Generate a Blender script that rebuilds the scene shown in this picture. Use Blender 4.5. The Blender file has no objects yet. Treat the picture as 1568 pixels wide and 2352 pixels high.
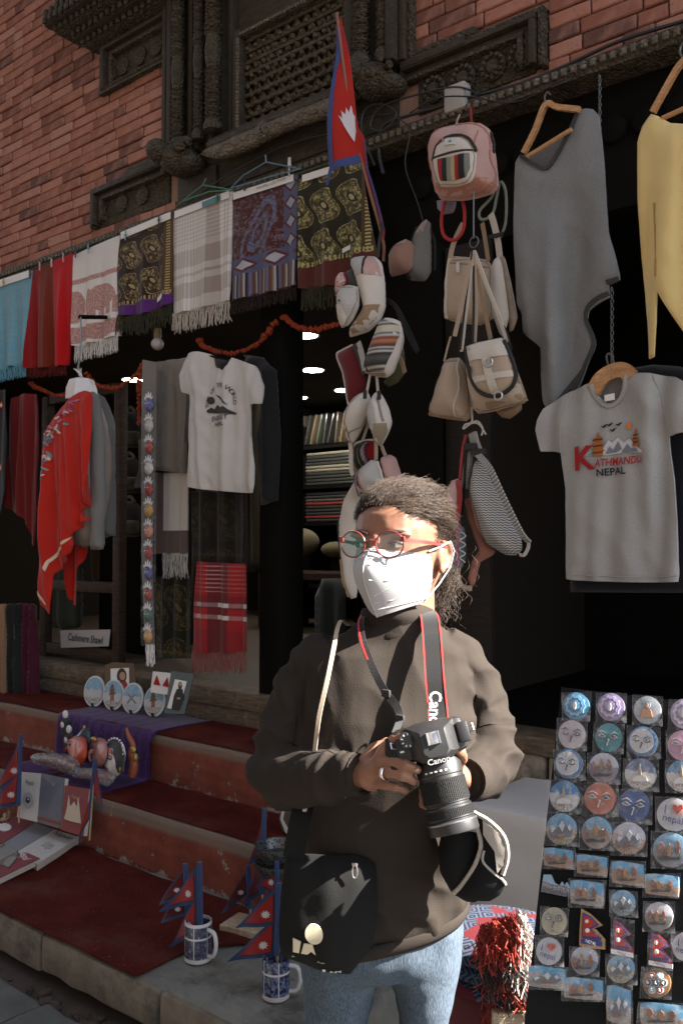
import bpy, bmesh, math, random
import numpy as np
from mathutils import Vector, Matrix, kdtree, noise as mnoise
from mathutils.geometry import delaunay_2d_cdt
R = math.radians
random.seed(7)
scene = bpy.context.scene
COL = scene.collection

# ---------------------------------------------------------------- camera
CAM = Vector((0, -2.8, 1.47))          # facade is the plane Y = 0, street level is z = 0
FPX, CX, CY = 2020.8, 784.0, 1176.0    # focal length and centre in 1568 x 2352 picture units
YAW, PITCH = R(50.96), math.atan(73.5 / 2020.8)
vh = Vector((-math.cos(YAW), math.sin(YAW), 0))
RGT = Vector((math.sin(YAW), math.cos(YAW), 0))
FWD = vh * math.cos(PITCH) + Vector((0, 0, math.sin(PITCH)))
UPV = -vh * math.sin(PITCH) + Vector((0, 0, math.cos(PITCH)))
cd = bpy.data.cameras.new('camera')
cam = bpy.data.objects.new('camera', cd); COL.objects.link(cam)
cd.sensor_fit = 'VERTICAL'; cd.sensor_height = 36.0; cd.lens = FPX / 2352 * 36
cd.clip_start = 0.05; cd.clip_end = 500
cd.dof.use_dof = True; cd.dof.focus_distance = 1.6; cd.dof.aperture_fstop = 18.0
cam.matrix_world = Matrix(((RGT.x, UPV.x, -FWD.x, CAM.x), (RGT.y, UPV.y, -FWD.y, CAM.y),
                           (RGT.z, UPV.z, -FWD.z, CAM.z), (0, 0, 0, 1)))
scene.camera = cam

# ---------------------------------------------------------------- sky, sun, exposure
SUN_EL, SUN_AZ = R(38), R(27)        # the sun stands along the street to the right (azimuth from +X to +Y)
sd = Vector((math.cos(SUN_AZ) * math.cos(SUN_EL), math.sin(SUN_AZ) * math.cos(SUN_EL), math.sin(SUN_EL)))
w = bpy.data.worlds.new('World'); scene.world = w; w.use_nodes = True
wn = w.node_tree.nodes
sky = wn.new('ShaderNodeTexSky'); sky.sky_type = 'NISHITA'; sky.sun_disc = False
sky.sun_elevation = SUN_EL; sky.sun_rotation = math.pi / 2 - SUN_AZ
sky.altitude = 1300; sky.dust_density = 1.0; sky.air_density = 1.0
hsv = wn.new('ShaderNodeHueSaturation'); hsv.inputs['Saturation'].default_value = 0.42   # the camera's white balance for open shade
w.node_tree.links.new(sky.outputs[0], hsv.inputs['Color']); w.node_tree.links.new(hsv.outputs[0], wn['Background'].inputs[0])
wn['Background'].inputs[1].default_value = 0.05
ld = bpy.data.lights.new('sun', 'SUN'); ld.energy = 5.0; ld.angle = R(0.53); ld.color = (1.0, 0.93, 0.84)
sun = bpy.data.objects.new('sun', ld); COL.objects.link(sun)
sun.rotation_euler = (-sd).to_track_quat('-Z', 'Y').to_euler(); sun.location = (6, -4, 8)
vs = scene.view_settings
vs.view_transform = 'Standard'; vs.look = 'None'; vs.gamma = 1.0; vs.use_curve_mapping = False
vs.exposure = 3.0
scene.cycles.max_bounces = 6; scene.cycles.diffuse_bounces = 3; scene.cycles.glossy_bounces = 3
scene.cycles.transmission_bounces = 6; scene.cycles.transparent_max_bounces = 12
scene.cycles.caustics_reflective = False; scene.cycles.caustics_refractive = False
scene.cycles.sample_clamp_indirect = 6.0

# ---------------------------------------------------------------- from picture to place
def rdir(x, y): return FWD + RGT * ((x - CX) / FPX) - UPV * ((y - CY) / FPX)
def atD(x, y, d): return CAM + rdir(x, y) * d
def onY(x, y, Y):
    d = rdir(x, y); return CAM + d * ((Y - CAM.y) / d.y)
def onZ(x, y, Z):
    d = rdir(x, y); return CAM + d * ((Z - CAM.z) / d.z)
class Plane:
    def __init__(s, o, ex, ey):
        s.o = Vector(o); s.ex = Vector(ex).normalized()
        ey = Vector(ey); s.ey = (ey - s.ex * ey.dot(s.ex)).normalized()
        s.n = s.ex.cross(s.ey)
        if s.n.dot(CAM - s.o) < 0: s.n = -s.n
    def px(s, x, y):
        d = rdir(x, y); t = (s.o - CAM).dot(s.n) / d.dot(s.n)
        p = CAM + d * t - s.o
        return (p.dot(s.ex), p.dot(s.ey))
    def w(s, a, b, h=0.0): return s.o + s.ex * a + s.ey * b + s.n * h
def FY(Y): return Plane((0, Y, 0), (1, 0, 0), (0, 0, 1))
def FZ(Z): return Plane((0, 0, Z), (1, 0, 0), (0, 1, 0))
def FD(x, y, d, yaw=0.0, lean=0.0):
    """upright plane through a picture point at depth d, facing the street; yaw turns it, lean tips it back"""
    o = atD(x, y, d)
    n = -vh; q = Matrix.Rotation(yaw, 3, 'Z'); n = q @ n
    ex = Vector((-n.y, n.x, 0)); ey = Vector((0, 0, 1)) * math.cos(lean) - n * math.sin(lean)
    return Plane(o, ex, ey)

# ---------------------------------------------------------------- material helper
class K:
    """a node socket that can be used in arithmetic"""
    def __init__(s, g, o): s.g = g; s.o = o
    def _m(s, op, b, rev=False): return s.g.m(op, b, s) if rev else s.g.m(op, s, b)
    def __add__(s, b): return s._m('ADD', b)
    __radd__ = __add__
    def __mul__(s, b): return s._m('MULTIPLY', b)
    __rmul__ = __mul__
    def __sub__(s, b): return s._m('SUBTRACT', b)
    def __rsub__(s, b): return s._m('SUBTRACT', b, True)
    def __truediv__(s, b): return s._m('DIVIDE', b)
    def __gt__(s, b): return s._m('GREATER_THAN', b)
    def __lt__(s, b): return s._m('LESS_THAN', b)
class G:
    def __init__(s, nt): s.nt = nt; s.c = {}
    def new(s, t): return s.nt.nodes.new(t)
    def put(s, sock, v):
        if isinstance(v, K): s.nt.links.new(v.o, sock)
        elif isinstance(v, (tuple, list)):
            v = tuple(v)
            sock.default_value = v + (1.0,) if len(v) == 3 and len(sock.default_value) == 4 else v
        else:
            try: sock.default_value = v
            except TypeError: sock.default_value = (v, v, v, 1.0)[:len(sock.default_value)]
    def m(s, op, a, b=0.0, c=0.0):
        n = s.new('ShaderNodeMath'); n.operation = op
        s.put(n.inputs[0], a); s.put(n.inputs[1], b); s.put(n.inputs[2], c)
        return K(s, n.outputs[0])
    def sin(s, a): return s.m('SINE', a)
    def frac(s, a): return s.m('FRACT', a)
    def floor(s, a): return s.m('FLOOR', a)
    def abs(s, a): return s.m('ABSOLUTE', a)
    def mx(s, a, b): return s.m('MAXIMUM', a, b)
    def mn(s, a, b): return s.m('MINIMUM', a, b)
    def sqrt(s, a): return s.m('SQRT', a)
    def sm(s, a, lo, hi):
        n = s.new('ShaderNodeMapRange'); n.interpolation_type = 'SMOOTHSTEP'
        s.put(n.inputs[0], a); n.inputs[1].default_value = lo; n.inputs[2].default_value = hi
        return K(s, n.outputs[0])
    def band(s, x, lo, hi, e=0.004):
        return s.sm(x, lo - e, lo + e) * (1.0 - s.sm(x, hi - e, hi + e))
    def tri(s, x): return s.abs(s.frac(x) - 0.5) * 2.0
    def ell(s, u, v, cx, cy, rx, ry, e=0.05):
        a = (u - cx) / rx; b = (v - cy) / ry
        return 1.0 - s.sm(a * a + b * b, 1 - e, 1 + e)
    def tc(s, k):
        if 'tc' not in s.c: s.c['tc'] = s.new('ShaderNodeTexCoord')
        return K(s, s.c['tc'].outputs[k])
    def uv(s):
        if 'uv' not in s.c:
            n = s.new('ShaderNodeSeparateXYZ'); s.put(n.inputs[0], s.tc('UV'))
            s.c['uv'] = (K(s, n.outputs[0]), K(s, n.outputs[1]))
        return s.c['uv']
    def ob(s): return s.tc('Object')
    def sep(s, v):
        n = s.new('ShaderNodeSeparateXYZ'); s.put(n.inputs[0], v)
        return [K(s, o) for o in n.outputs]
    def vec(s, x, y, z=0.0):
        n = s.new('ShaderNodeCombineXYZ')
        for i, q in enumerate((x, y, z)): s.put(n.inputs[i], q)
        return K(s, n.outputs[0])
    def scalev(s, v, sc):
        n = s.new('ShaderNodeMapping'); s.put(n.inputs[0], v); n.inputs['Scale'].default_value = sc
        return K(s, n.outputs[0])
    def noise(s, v, sc, det=3.0, rough=0.55, dist=0.0):
        n = s.new('ShaderNodeTexNoise'); s.put(n.inputs['Vector'], v)
        n.inputs['Scale'].default_value = sc; n.inputs['Detail'].default_value = det
        n.inputs['Roughness'].default_value = rough; n.inputs['Distortion'].default_value = dist
        return K(s, n.outputs[0])
    def vor(s, v, sc, feat='F1', out=0):
        n = s.new('ShaderNodeTexVoronoi'); n.feature = feat; s.put(n.inputs['Vector'], v)
        n.inputs['Scale'].default_value = sc
        return K(s, n.outputs[out])
    def rnd(s):
        n = s.new('ShaderNodeObjectInfo'); return K(s, n.outputs['Random'])
    def mix(s, f, a, b, mode='MIX'):
        n = s.new('ShaderNodeMix'); n.data_type = 'RGBA'; n.blend_type = mode
        s.put(n.inputs[0], f); s.put(n.inputs[6], a); s.put(n.inputs[7], b)
        return K(s, n.outputs[2])
    def ramp(s, f, stops):
        n = s.new('ShaderNodeValToRGB'); s.put(n.inputs[0], f); e = n.color_ramp.elements
        while len(e) < len(stops): e.new(0.5)
        for i, (p, c) in enumerate(stops): e[i].position = p; e[i].color = tuple(c) + (1.0,)
        return K(s, n.outputs[0])
MATS = {}
def mat(name, fn):
    if name in MATS: return MATS[name]
    m = bpy.data.materials.new(name); m.use_nodes = True; nt = m.node_tree
    b = nt.nodes['Principled BSDF']; g = G(nt)
    r = fn(g)
    g.put(b.inputs['Base Color'], r['col'])
    g.put(b.inputs['Roughness'], r.get('rough', 0.7))
    g.put(b.inputs['Metallic'], r.get('metal', 0.0))
    g.put(b.inputs['Specular IOR Level'], r.get('spec', 0.4))
    if 'sheen' in r: b.inputs['Sheen Weight'].default_value = r['sheen']
    if 'alpha' in r: g.put(b.inputs['Alpha'], r['alpha'])
    if 'trans' in r: b.inputs['Transmission Weight'].default_value = r['trans']
    if 'sss' in r:
        b.inputs['Subsurface Weight'].default_value = r['sss']
        b.inputs['Subsurface Radius'].default_value = (1, 0.35, 0.2); b.inputs['Subsurface Scale'].default_value = 0.006
    if 'emit' in r:
        g.put(b.inputs['Emission Color'], r['emit']); b.inputs['Emission Strength'].default_value = r['es']
    if 'bump' in r:
        n = g.new('ShaderNodeBump'); h, st, di = r['bump']
        g.put(n.inputs['Height'], h); n.inputs['Strength'].default_value = st; n.inputs['Distance'].default_value = di
        nt.links.new(n.outputs[0], b.inputs['Normal'])
    MATS[name] = m
    return m
def plain(name, c, rough=0.6, metal=0.0, var=0.12, sc=30, spec=0.4, bump=0.0, bsc=200):
    def fn(g):
        n = g.noise(g.ob(), sc, 4)
        col = g.mix(n, tuple(x * (1 - var) for x in c), tuple(min(1, x * (1 + var)) for x in c))
        d = dict(col=col, rough=rough, metal=metal, spec=spec)
        if bump: d['bump'] = (g.noise(g.ob(), bsc, 3), bump, 0.002)
        return d
    return mat(name, fn)
def fabric(name, c, c2=None, var=0.15, weave=900, bump=0.3, sheen=0.15, patt=None, rough=0.9):
    """woven or knitted cloth; patt(g, u, v) returns a colour"""
    def fn(g):
        o = g.ob(); u, v = g.uv()
        base = patt(g, u, v) if patt else g.mix(g.noise(o, 9, 3), c, c2 or tuple(x * (1 - var) for x in c))
        fine = g.noise(o, weave, 2)
        col = g.mix(g.sm(fine, 0.3, 0.7) * 0.2, base, (0.0, 0.0, 0.0)) if not patt else g.mix(g.sm(fine, .3, .7) * 0.18, base, (0, 0, 0))
        return dict(col=col, rough=rough, spec=0.15, sheen=sheen, bump=(fine, bump, 0.002))
    return mat(name, fn)

# ---------------------------------------------------------------- objects
ORG = {}
def tag(o, label=None, cat=None, group=None, kind=None):
    if label: o['label'] = label
    if cat: o['category'] = cat
    if group: o['group'] = group
    if kind: o['kind'] = kind
    return o
def thing(name, label, cat, group=None, kind=None):
    o = bpy.data.objects.new(name, None); COL.objects.link(o); o.empty_display_size = 0.05
    ORG[o] = Vector((0, 0, 0))
    return tag(o, label, cat, group, kind)
def link(o, parent, org):
    COL.objects.link(o); ORG[o] = Vector(org)
    if parent is not None:
        o.parent = parent; o.location = Vector(org) - ORG[parent]
    else: o.location = org
    return o
def settle():
    """move every top-level Empty to the base of its parts"""
    for e in [o for o in COL.objects if o.type == 'EMPTY' and o.parent is None]:
        lo = np.full(3, 1e9); hi = -lo
        for c in e.children:
            if c.type != 'MESH' or not len(c.data.vertices): continue
            a = np.array([v[:] for v in c.bound_box]); sc = np.array(c.scale)
            a = a * sc if c.rotation_euler == Matrix.Identity(3).to_euler() else np.array([(c.rotation_euler.to_matrix() @ Vector(q))[:] for q in a * sc])
            a = a + np.array(ORG[c]); lo = np.minimum(lo, a.min(0)); hi = np.maximum(hi, a.max(0))
        if hi[0] < lo[0]: continue
        p = Vector(((lo[0] + hi[0]) / 2, (lo[1] + hi[1]) / 2, lo[2]))
        for c in e.children: c.location = ORG[c] - p
        e.location = p
def join_mats(me, mats):
    for m in (mats if isinstance(mats, (list, tuple)) else [mats]): me.materials.append(m)
class MB:
    """collects shapes; obj() links them as ONE mesh object"""
    def __init__(s, xf=None): s.v = []; s.f = []; s.uv = []; s.mi = []; s.xf = xf; s.cur = 0
    def add(s, vs, fs, uvs=None):
        o = len(s.v)
        for p in vs: s.v.append((s.xf @ Vector(p)) if s.xf is not None else Vector(p))
        s.uv += list(uvs) if uvs else [(0.0, 0.0)] * len(vs)
        for f in fs: s.f.append([i + o for i in f]); s.mi.append(s.cur)
        return s
    def box(s, c, d, rot=None, bev=0.0):
        c = Vector(c); hx, hy, hz = d[0] / 2, d[1] / 2, d[2] / 2
        if bev <= 0:
            vs = [Vector((x, y, z)) for x in (-hx, hx) for y in (-hy, hy) for z in (-hz, hz)]
            fs = [(0, 1, 3, 2), (4, 6, 7, 5), (0, 4, 5, 1), (2, 3, 7, 6), (0, 2, 6, 4), (1, 5, 7, 3)]
        else:
            bm = bmesh.new(); bmesh.ops.create_cube(bm, size=1)
            for q in bm.verts: q.co = Vector((q.co.x * d[0], q.co.y * d[1], q.co.z * d[2]))
            bmesh.ops.bevel(bm, geom=bm.edges[:], offset=bev, segments=2, affect='EDGES', profile=0.5)
            bm.verts.ensure_lookup_table(); vs = [q.co.copy() for q in bm.verts]
            fs = [[q.index for q in f.verts] for f in bm.faces]; bm.free()
        if rot is not None: vs = [rot @ q for q in vs]
        return s.add([q + c for q in vs], fs)
    def span(s, a, b, bev=0.0):
        a, b = Vector(a), Vector(b)
        return s.box((a + b) / 2, (abs(b.x - a.x), abs(b.y - a.y), abs(b.z - a.z)), None, bev)
    def tube(s, pts, r, n=8, caps=True, flat=None):
        pts = [Vector(p) for p in pts]; m = len(pts); rs = r if isinstance(r, (list, tuple)) else [r] * m
        t0 = (pts[1] - pts[0]).normalized()
        up = Vector((0, 0, 1)) if abs(t0.z) < 0.9 else Vector((1, 0, 0))
        if flat: up = Vector(flat[0])
        vs = []; fs = []; a = (up - t0 * up.dot(t0)).normalized()
        for i, p in enumerate(pts):
            t = (pts[min(i + 1, m - 1)] - pts[max(i - 1, 0)]).normalized()
            a = (a - t * a.dot(t)).normalized(); b = t.cross(a); k = flat[1] if flat else 1.0
            for j in range(n):
                q = 2 * math.pi * j / n; vs.append(p + a * (math.cos(q) * rs[i]) + b * (math.sin(q) * rs[i] * k))
        for i in range(m - 1):
            for j in range(n): fs.append((i * n + j, i * n + (j + 1) % n, (i + 1) * n + (j + 1) % n, (i + 1) * n + j))
        if caps: fs += [list(range(n))[::-1], [(m - 1) * n + j for j in range(n)]]
        return s.add(vs, fs, [(j % n / n, i / max(1, m - 1)) for i in range(m) for j in range(n)])
    def ribbon(s, pts, width, thick, wdir):
        """flat strap along pts, its width along wdir"""
        pts = [Vector(p) for p in pts]; m = len(pts); vs = []; fs = []
        for i, p in enumerate(pts):
            t = (pts[min(i + 1, m - 1)] - pts[max(i - 1, 0)]).normalized()
            wd = Vector(wdir(i / (m - 1)) if callable(wdir) else wdir); wd = (wd - t * wd.dot(t)).normalized(); nn = t.cross(wd)
            for a, b in ((-1, -1), (1, -1), (1, 1), (-1, 1)): vs.append(p + wd * (a * width / 2) + nn * (b * thick / 2))
        for i in range(m - 1):
            for j in range(4): fs.append((i * 4 + j, i * 4 + (j + 1) % 4, i * 4 + 4 + (j + 1) % 4, i * 4 + 4 + j))
        fs += [(3, 2, 1, 0), [(m - 1) * 4 + j for j in range(4)]]
        return s.add(vs, fs, [((0, 1, 1, 0)[j], i / (m - 1)) for i in range(m) for j in range(4)])
    def loft(s, rings, caps=True):
        n = len(rings[0]); vs = [p for r in rings for p in r]; fs = []
        for i in range(len(rings) - 1):
            for j in range(n): fs.append((i * n + j, i * n + (j + 1) % n, (i + 1) * n + (j + 1) % n, (i + 1) * n + j))
        if caps: fs += [list(range(n))[::-1], [(len(rings) - 1) * n + j for j in range(n)]]
        return s.add(vs, fs, [(j / n, i / max(1, len(rings) - 1)) for i in range(len(rings)) for j in range(n)])
    def lathe(s, prof, o, ax=(0, 0, 1), n=24, caps=True):
        ax = Vector(ax).normalized(); u = ax.orthogonal().normalized(); v = ax.cross(u); o = Vector(o)
        return s.loft([[o + ax * z + u * (r * math.cos(2 * math.pi * j / n)) + v * (r * math.sin(2 * math.pi * j / n)) for j in range(n)] for r, z in prof], caps)
    def ball(s, c, r, nu=14, nv=9, rot=None):
        c = Vector(c); r = r if isinstance(r, (tuple, list)) else (r, r, r); rings = []
        for i in range(nv + 1):
            a = math.pi * (i / nv) ; a = min(max(a, 0.02), math.pi - 0.02)
            rg = []
            for j in range(nu):
                b = 2 * math.pi * j / nu
                p = Vector((r[0] * math.sin(a) * math.cos(b), r[1] * math.sin(a) * math.sin(b), -r[2] * math.cos(a)))
                rg.append((rot @ p if rot is not None else p) + c)
            rings.append(rg)
        return s.loft(rings)
    def mesh(s, name, mats, smooth=True, ang=40, org=None):
        me = bpy.data.meshes.new(name)
        me.from_pydata([(p - org)[:] if org is not None else p[:] for p in s.v], [], s.f)
        if any(q != (0.0, 0.0) for q in s.uv[:50] + s.uv[-50:]):
            l = me.uv_layers.new(name='UVMap'); idx = np.empty(len(me.loops), dtype=np.int32)
            me.loops.foreach_get('vertex_index', idx)
            l.data.foreach_set('uv', np.array(s.uv, dtype=np.float32)[idx].ravel())
        join_mats(me, mats)
        if max(s.mi, default=0): me.polygons.foreach_set('material_index', s.mi)
        if smooth:
            me.polygons.foreach_set('use_smooth', [True] * len(me.polygons))
            if ang < 180: me.set_sharp_from_angle(angle=R(ang))
        me.validate(); me.update()
        return me
    def obj(s, name, mats, parent=None, smooth=True, ang=40, kind=None):
        a = np.array([p[:] for p in s.v]); lo = a.min(0); hi = a.max(0)
        org = Vector(((lo[0] + hi[0]) / 2, (lo[1] + hi[1]) / 2, lo[2]))
        o = bpy.data.objects.new(name, s.mesh(name, mats, smooth, ang, org))
        if kind: o['kind'] = kind
        return link(o, parent, org)
def curve(pts, n=8):
    """Catmull-Rom through open points"""
    P = [Vector(p) for p in pts]; P = [P[0] * 2 - P[1]] + P + [P[-1] * 2 - P[-2]]; out = []
    for i in range(1, len(P) - 2):
        for k in range(n):
            t = k / n; a, b, c, d = P[i - 1], P[i], P[i + 1], P[i + 2]
            out.append(0.5 * ((2 * b) + (c - a) * t + (2 * a - 5 * b + 4 * c - d) * t * t + (3 * b - a - 3 * c + d) * t ** 3))
    return out + [P[-2]]
def outline(p2, step, smooth):
    """densify a closed 2D outline; smooth > 0 rounds its corners"""
    P = np.array(p2, float); n = len(P); out = []
    for i in range(n):
        a, b, c, d = P[i - 1], P[i], P[(i + 1) % n], P[(i + 2) % n]
        k = max(1, int(np.linalg.norm(c - b) / step))
        for j in range(k):
            t = j / k; lin = b + (c - b) * t
            if smooth:
                cr = 0.5 * (2 * b + (c - a) * t + (2 * a - 5 * b + 4 * c - d) * t * t + (3 * b - a - 3 * c + d) * t ** 3)
                lin = lin * (1 - smooth) + cr * smooth
            out.append(lin)
    return np.array(out)
def bdist(q, b):
    """distance of points q to the closed outline b"""
    a = b; c = np.roll(b, -1, 0); d = c - a; l2 = (d ** 2).sum(1) + 1e-12; res = np.empty(len(q))
    for i in range(0, len(q), 400):
        s = q[i:i + 400, None, :]; t = np.clip(((s - a) * d).sum(2) / l2, 0, 1)
        res[i:i + 400] = np.sqrt((((a + t[..., None] * d) - s) ** 2).sum(2).min(1))
    return res
def inside(q, b):
    x, y = q[:, 0], q[:, 1]; r = np.zeros(len(q), bool); c = np.roll(b, 1, 0)
    for (x1, y1), (x2, y2) in zip(b, c):
        if y1 == y2: continue
        m = ((y1 > y) != (y2 > y)) & (x < (x2 - x1) * (y - y1) / (y2 - y1) + x1); r ^= m
    return r
def cdt(b, res):
    lo, hi = b.min(0), b.max(0)
    gx = np.arange(lo[0], hi[0], res); gy = np.arange(lo[1], hi[1], res * 0.87)
    pts = []
    for k, y in enumerate(gy): pts.append(np.stack([gx + (k % 2) * res / 2, np.full(len(gx), y)], 1))
    g = np.concatenate(pts) if pts else np.zeros((0, 2))
    if len(g): g = g[inside(g, b)]
    if len(g): g = g[bdist(g, b) > res * 0.55]
    nb = len(b); allp = [Vector(p) for p in np.concatenate([b, g])]
    r = delaunay_2d_cdt(allp, [(i, (i + 1) % nb) for i in range(nb)], [list(range(nb))], 1, 1e-7)
    v = np.array([p[:] for p in r[0]]); f = [list(t) for t in r[2]]
    return v, f
class Surf: pass
def sheet(name, poly, pl, mats, parent=None, thick=0.004, bulge=0.0, back=None, ew=0.03, fold=None, res=0.012,
          smooth=0.0, world2d=False, uvbox=None, kind=None):
    """solid with a traced outline on a plane: thickness, inflated front, folds. Returns (object, surface)"""
    p2 = poly if world2d else [pl.px(*p) for p in poly]
    b = outline(p2, res, smooth)
    area = 0.5 * np.sum(b[:, 0] * np.roll(b[:, 1], -1) - np.roll(b[:, 0], -1) * b[:, 1])
    if area < 0: b = b[::-1]
    v, f = cdt(b, res); n = len(v)
    d = bdist(v, b); tt = np.clip(d / ew, 0, 1); g = (1 - (1 - tt) ** 2) ** (0.75 if bulge > 0.045 else 0.95)
    fo = fold(v[:, 0], v[:, 1]) if fold else np.zeros(n)
    if bulge >= 0.009 and res <= 0.016:      # soft creases so that no cloth stays perfectly smooth
        sd3 = abs(hash(name)) % 50 if False else len(name) * 3.7 + float(b[0, 0]) * 9
        ca = 0.0045 if bulge < 0.03 else 0.006
        fo = fo + np.array([ca * (0.5 - 2.2 * abs(mnoise.noise(Vector((p[0] * 11 + p[1] * 5, p[1] * 7, sd3)))) ) * min(1.0, dd_ / 0.02) + 0.0018 * mnoise.noise(Vector((p[0] * 34, p[1] * 30, sd3))) for p, dd_ in zip(v, d)])
    bk = bulge if back is None else back
    top = thick / 2 + bulge * g + fo; bot = -thick / 2 - bk * g + fo
    cnt = {}
    for t in f:
        for i in range(len(t)):
            e = (t[i], t[(i + 1) % len(t)]); k = (min(e), max(e)); cnt.setdefault(k, []).append(e)
    side = [e[0] for e in cnt.values() if len(e) == 1]
    ccw = pl.ex.cross(pl.ey).dot(pl.n) > 0
    lo, hi = v.min(0), v.max(0)
    if uvbox: lo, hi = np.array(uvbox[0]), np.array(uvbox[1])
    uv = (v - lo) / np.maximum(hi - lo, 1e-6)
    mb = MB()
    vs = [pl.w(v[i, 0], v[i, 1], top[i]) for i in range(n)] + [pl.w(v[i, 0], v[i, 1], bot[i]) for i in range(n)]
    fs = []
    for t in f:
        q = t if ccw else t[::-1]
        fs.append(q); fs.append([i + n for i in q[::-1]])
    for a, c in side:
        q = [c, a, a + n, c + n]
        fs.append(q if ccw else q[::-1])
    u2 = [tuple(x) for x in uv]
    mb.add(vs, fs, u2 + u2)
    o = mb.obj(name, mats, parent, ang=180 if bulge > 0.01 else 60, kind=kind)
    s = Surf(); s.pl = pl; s.kd = kdtree.KDTree(n); s.top = top
    for i in range(n): s.kd.insert((v[i, 0], v[i, 1], 0), i)
    s.kd.balance(); s.lo, s.hi = v.min(0), v.max(0)
    def h(x, y):
        a = 0; ws = 0
        for _, i, dd in s.kd.find_n((x, y, 0), 3):
            k = 1 / (dd + 1e-5); a += k * s.top[i]; ws += k
        return a / ws
    s.h = h
    return o, s
def decal(name, poly, sf, mats, parent, lift=0.001, res=0.012, smooth=0.0, world2d=False, thick=0.0012):
    """a thin piece (print, embroidery, patch) that lies on a surface made by sheet()"""
    b = outline(poly if world2d else [sf.pl.px(*p) for p in poly], res, smooth)
    area = 0.5 * np.sum(b[:, 0] * np.roll(b[:, 1], -1) - np.roll(b[:, 0], -1) * b[:, 1])
    if area < 0: b = b[::-1]
    v, f = cdt(b, res); lo, hi = v.min(0), v.max(0); uv = (v - lo) / np.maximum(hi - lo, 1e-6)
    mb = MB(); n = len(v); hs = [sf.h(x, y) + lift + 0.0016 for x, y in v]
    ccw = sf.pl.ex.cross(sf.pl.ey).dot(sf.pl.n) > 0
    fs = [t if ccw else t[::-1] for t in f]
    cnt = {}
    for t in f:
        for i in range(len(t)):
            e = (t[i], t[(i + 1) % len(t)]); cnt.setdefault((min(e), max(e)), []).append(e)
    vs = [sf.pl.w(v[i, 0], v[i, 1], hs[i] + thick) for i in range(n)] + [sf.pl.w(v[i, 0], v[i, 1], hs[i] - 0.001) for i in range(n)]
    for e in cnt.values():
        if len(e) == 1:
            a, c = e[0]; q = [c, a, a + n, c + n]; fs.append(q if ccw else q[::-1])
    mb.add(vs, fs, [tuple(x) for x in uv] * 2)
    return mb.obj(name, mats, parent, ang=60)
def text2d(body, size=1.0, shear=0.0, align='CENTER', bold=0.0):
    c = bpy.data.curves.new('t', 'FONT'); c.body = body; c.size = size; c.align_x = align; c.shear = shear
    c.offset = bold; c.fill_mode = 'FRONT'; c.resolution_u = 3
    o = bpy.data.objects.new('t', c); COL.objects.link(o)
    bpy.context.view_layer.update()
    me = bpy.data.meshes.new_from_object(o.evaluated_get(bpy.context.evaluated_depsgraph_get()))
    v = [(p.co.x, p.co.y) for p in me.vertices]; f = [list(p.vertices) for p in me.polygons]
    bpy.data.objects.remove(o); bpy.data.curves.remove(c); bpy.data.meshes.remove(me)
    return v, f
def letter(name, body, sf, x, y, hpx, mats, parent, rot=0.0, shear=0.0, lift=0.0025, bold=0.0, sx=1.0):
    """lettering on a sheet() surface or Plane; x, y picture point of its centre, hpx capital height"""
    pl = sf.pl if isinstance(sf, Surf) else sf
    v, f = text2d(body, 1.0, shear, 'CENTER', bold)
    a = Vector(pl.px(x, y)); e = Vector(pl.px(x, y - hpx)); s = (e - a).length / 0.70
    sg = 1 if (Vector(pl.px(x + 5, y)) - a).x > 0 else -1
    cr, sr = math.cos(rot), math.sin(rot); mb = MB(); vs = []
    for p in v:
        qx, qy = p[0] * s * sx, (p[1] - 0.35) * s
        X = a.x + sg * (qx * cr - qy * sr); Y = a.y + (qx * sr + qy * cr)
        vs.append(pl.w(X, Y, (sf.h(X, Y) if isinstance(sf, Surf) else 0) + lift + 0.0016))
    mb.add(vs, f)
    return mb.obj(name, mats, parent, smooth=False)
def vfold(amp, wl, seed=0, y0=None, y1=None, amp2=0.35, skew=0.0):
    """vertical hanging folds; they fade out between heights y1 (full) and y0 (none)"""
    rg = random.Random(seed); ph = [rg.uniform(0, 6.28) for _ in range(4)]
    def f(x, y):
        z = x + skew * y
        a = np.sin(2 * np.pi * z / wl + ph[0] + 0.8 * np.sin(y * 3 + ph[1])) + amp2 * np.sin(2 * np.pi * z / (wl * 0.43) + ph[2] + np.sin(y * 5 + ph[3]))
        k = 1.0
        if y0 is not None: k = np.clip((y0 - y) / (y0 - y1), 0, 1)
        return amp * a * k
    return f
def crease(A, sig, n, seed, y0, y1, lean=0.12):
    """narrow hanging creases at uneven places; none above y0, full below y1"""
    rg = random.Random(seed)
    def f(x, y):
        lo, hi = x.min(), x.max(); out = np.zeros(len(x)); k = np.clip((y0 - y) / (y0 - y1), 0, 1)
        for i in range(n):
            xc = lo + (hi - lo) * (i + rg.uniform(0.15, 0.85)) / n; sl = rg.uniform(-lean, lean); a = A * rg.uniform(0.5, 1.2); s_ = sig * rg.uniform(0.7, 1.5); ph = rg.uniform(0, 6)
            q = (x - xc - sl * (y - y1) - 0.006 * np.sin(y * 9 + ph)) / s_
            out -= a * np.exp(-q * q) * (0.6 + 0.4 * np.sin(y * 4 + ph))
            q2 = q - 2.1; out += 0.5 * a * np.exp(-q2 * q2 * 0.6)
        return out * k
    return f
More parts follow.
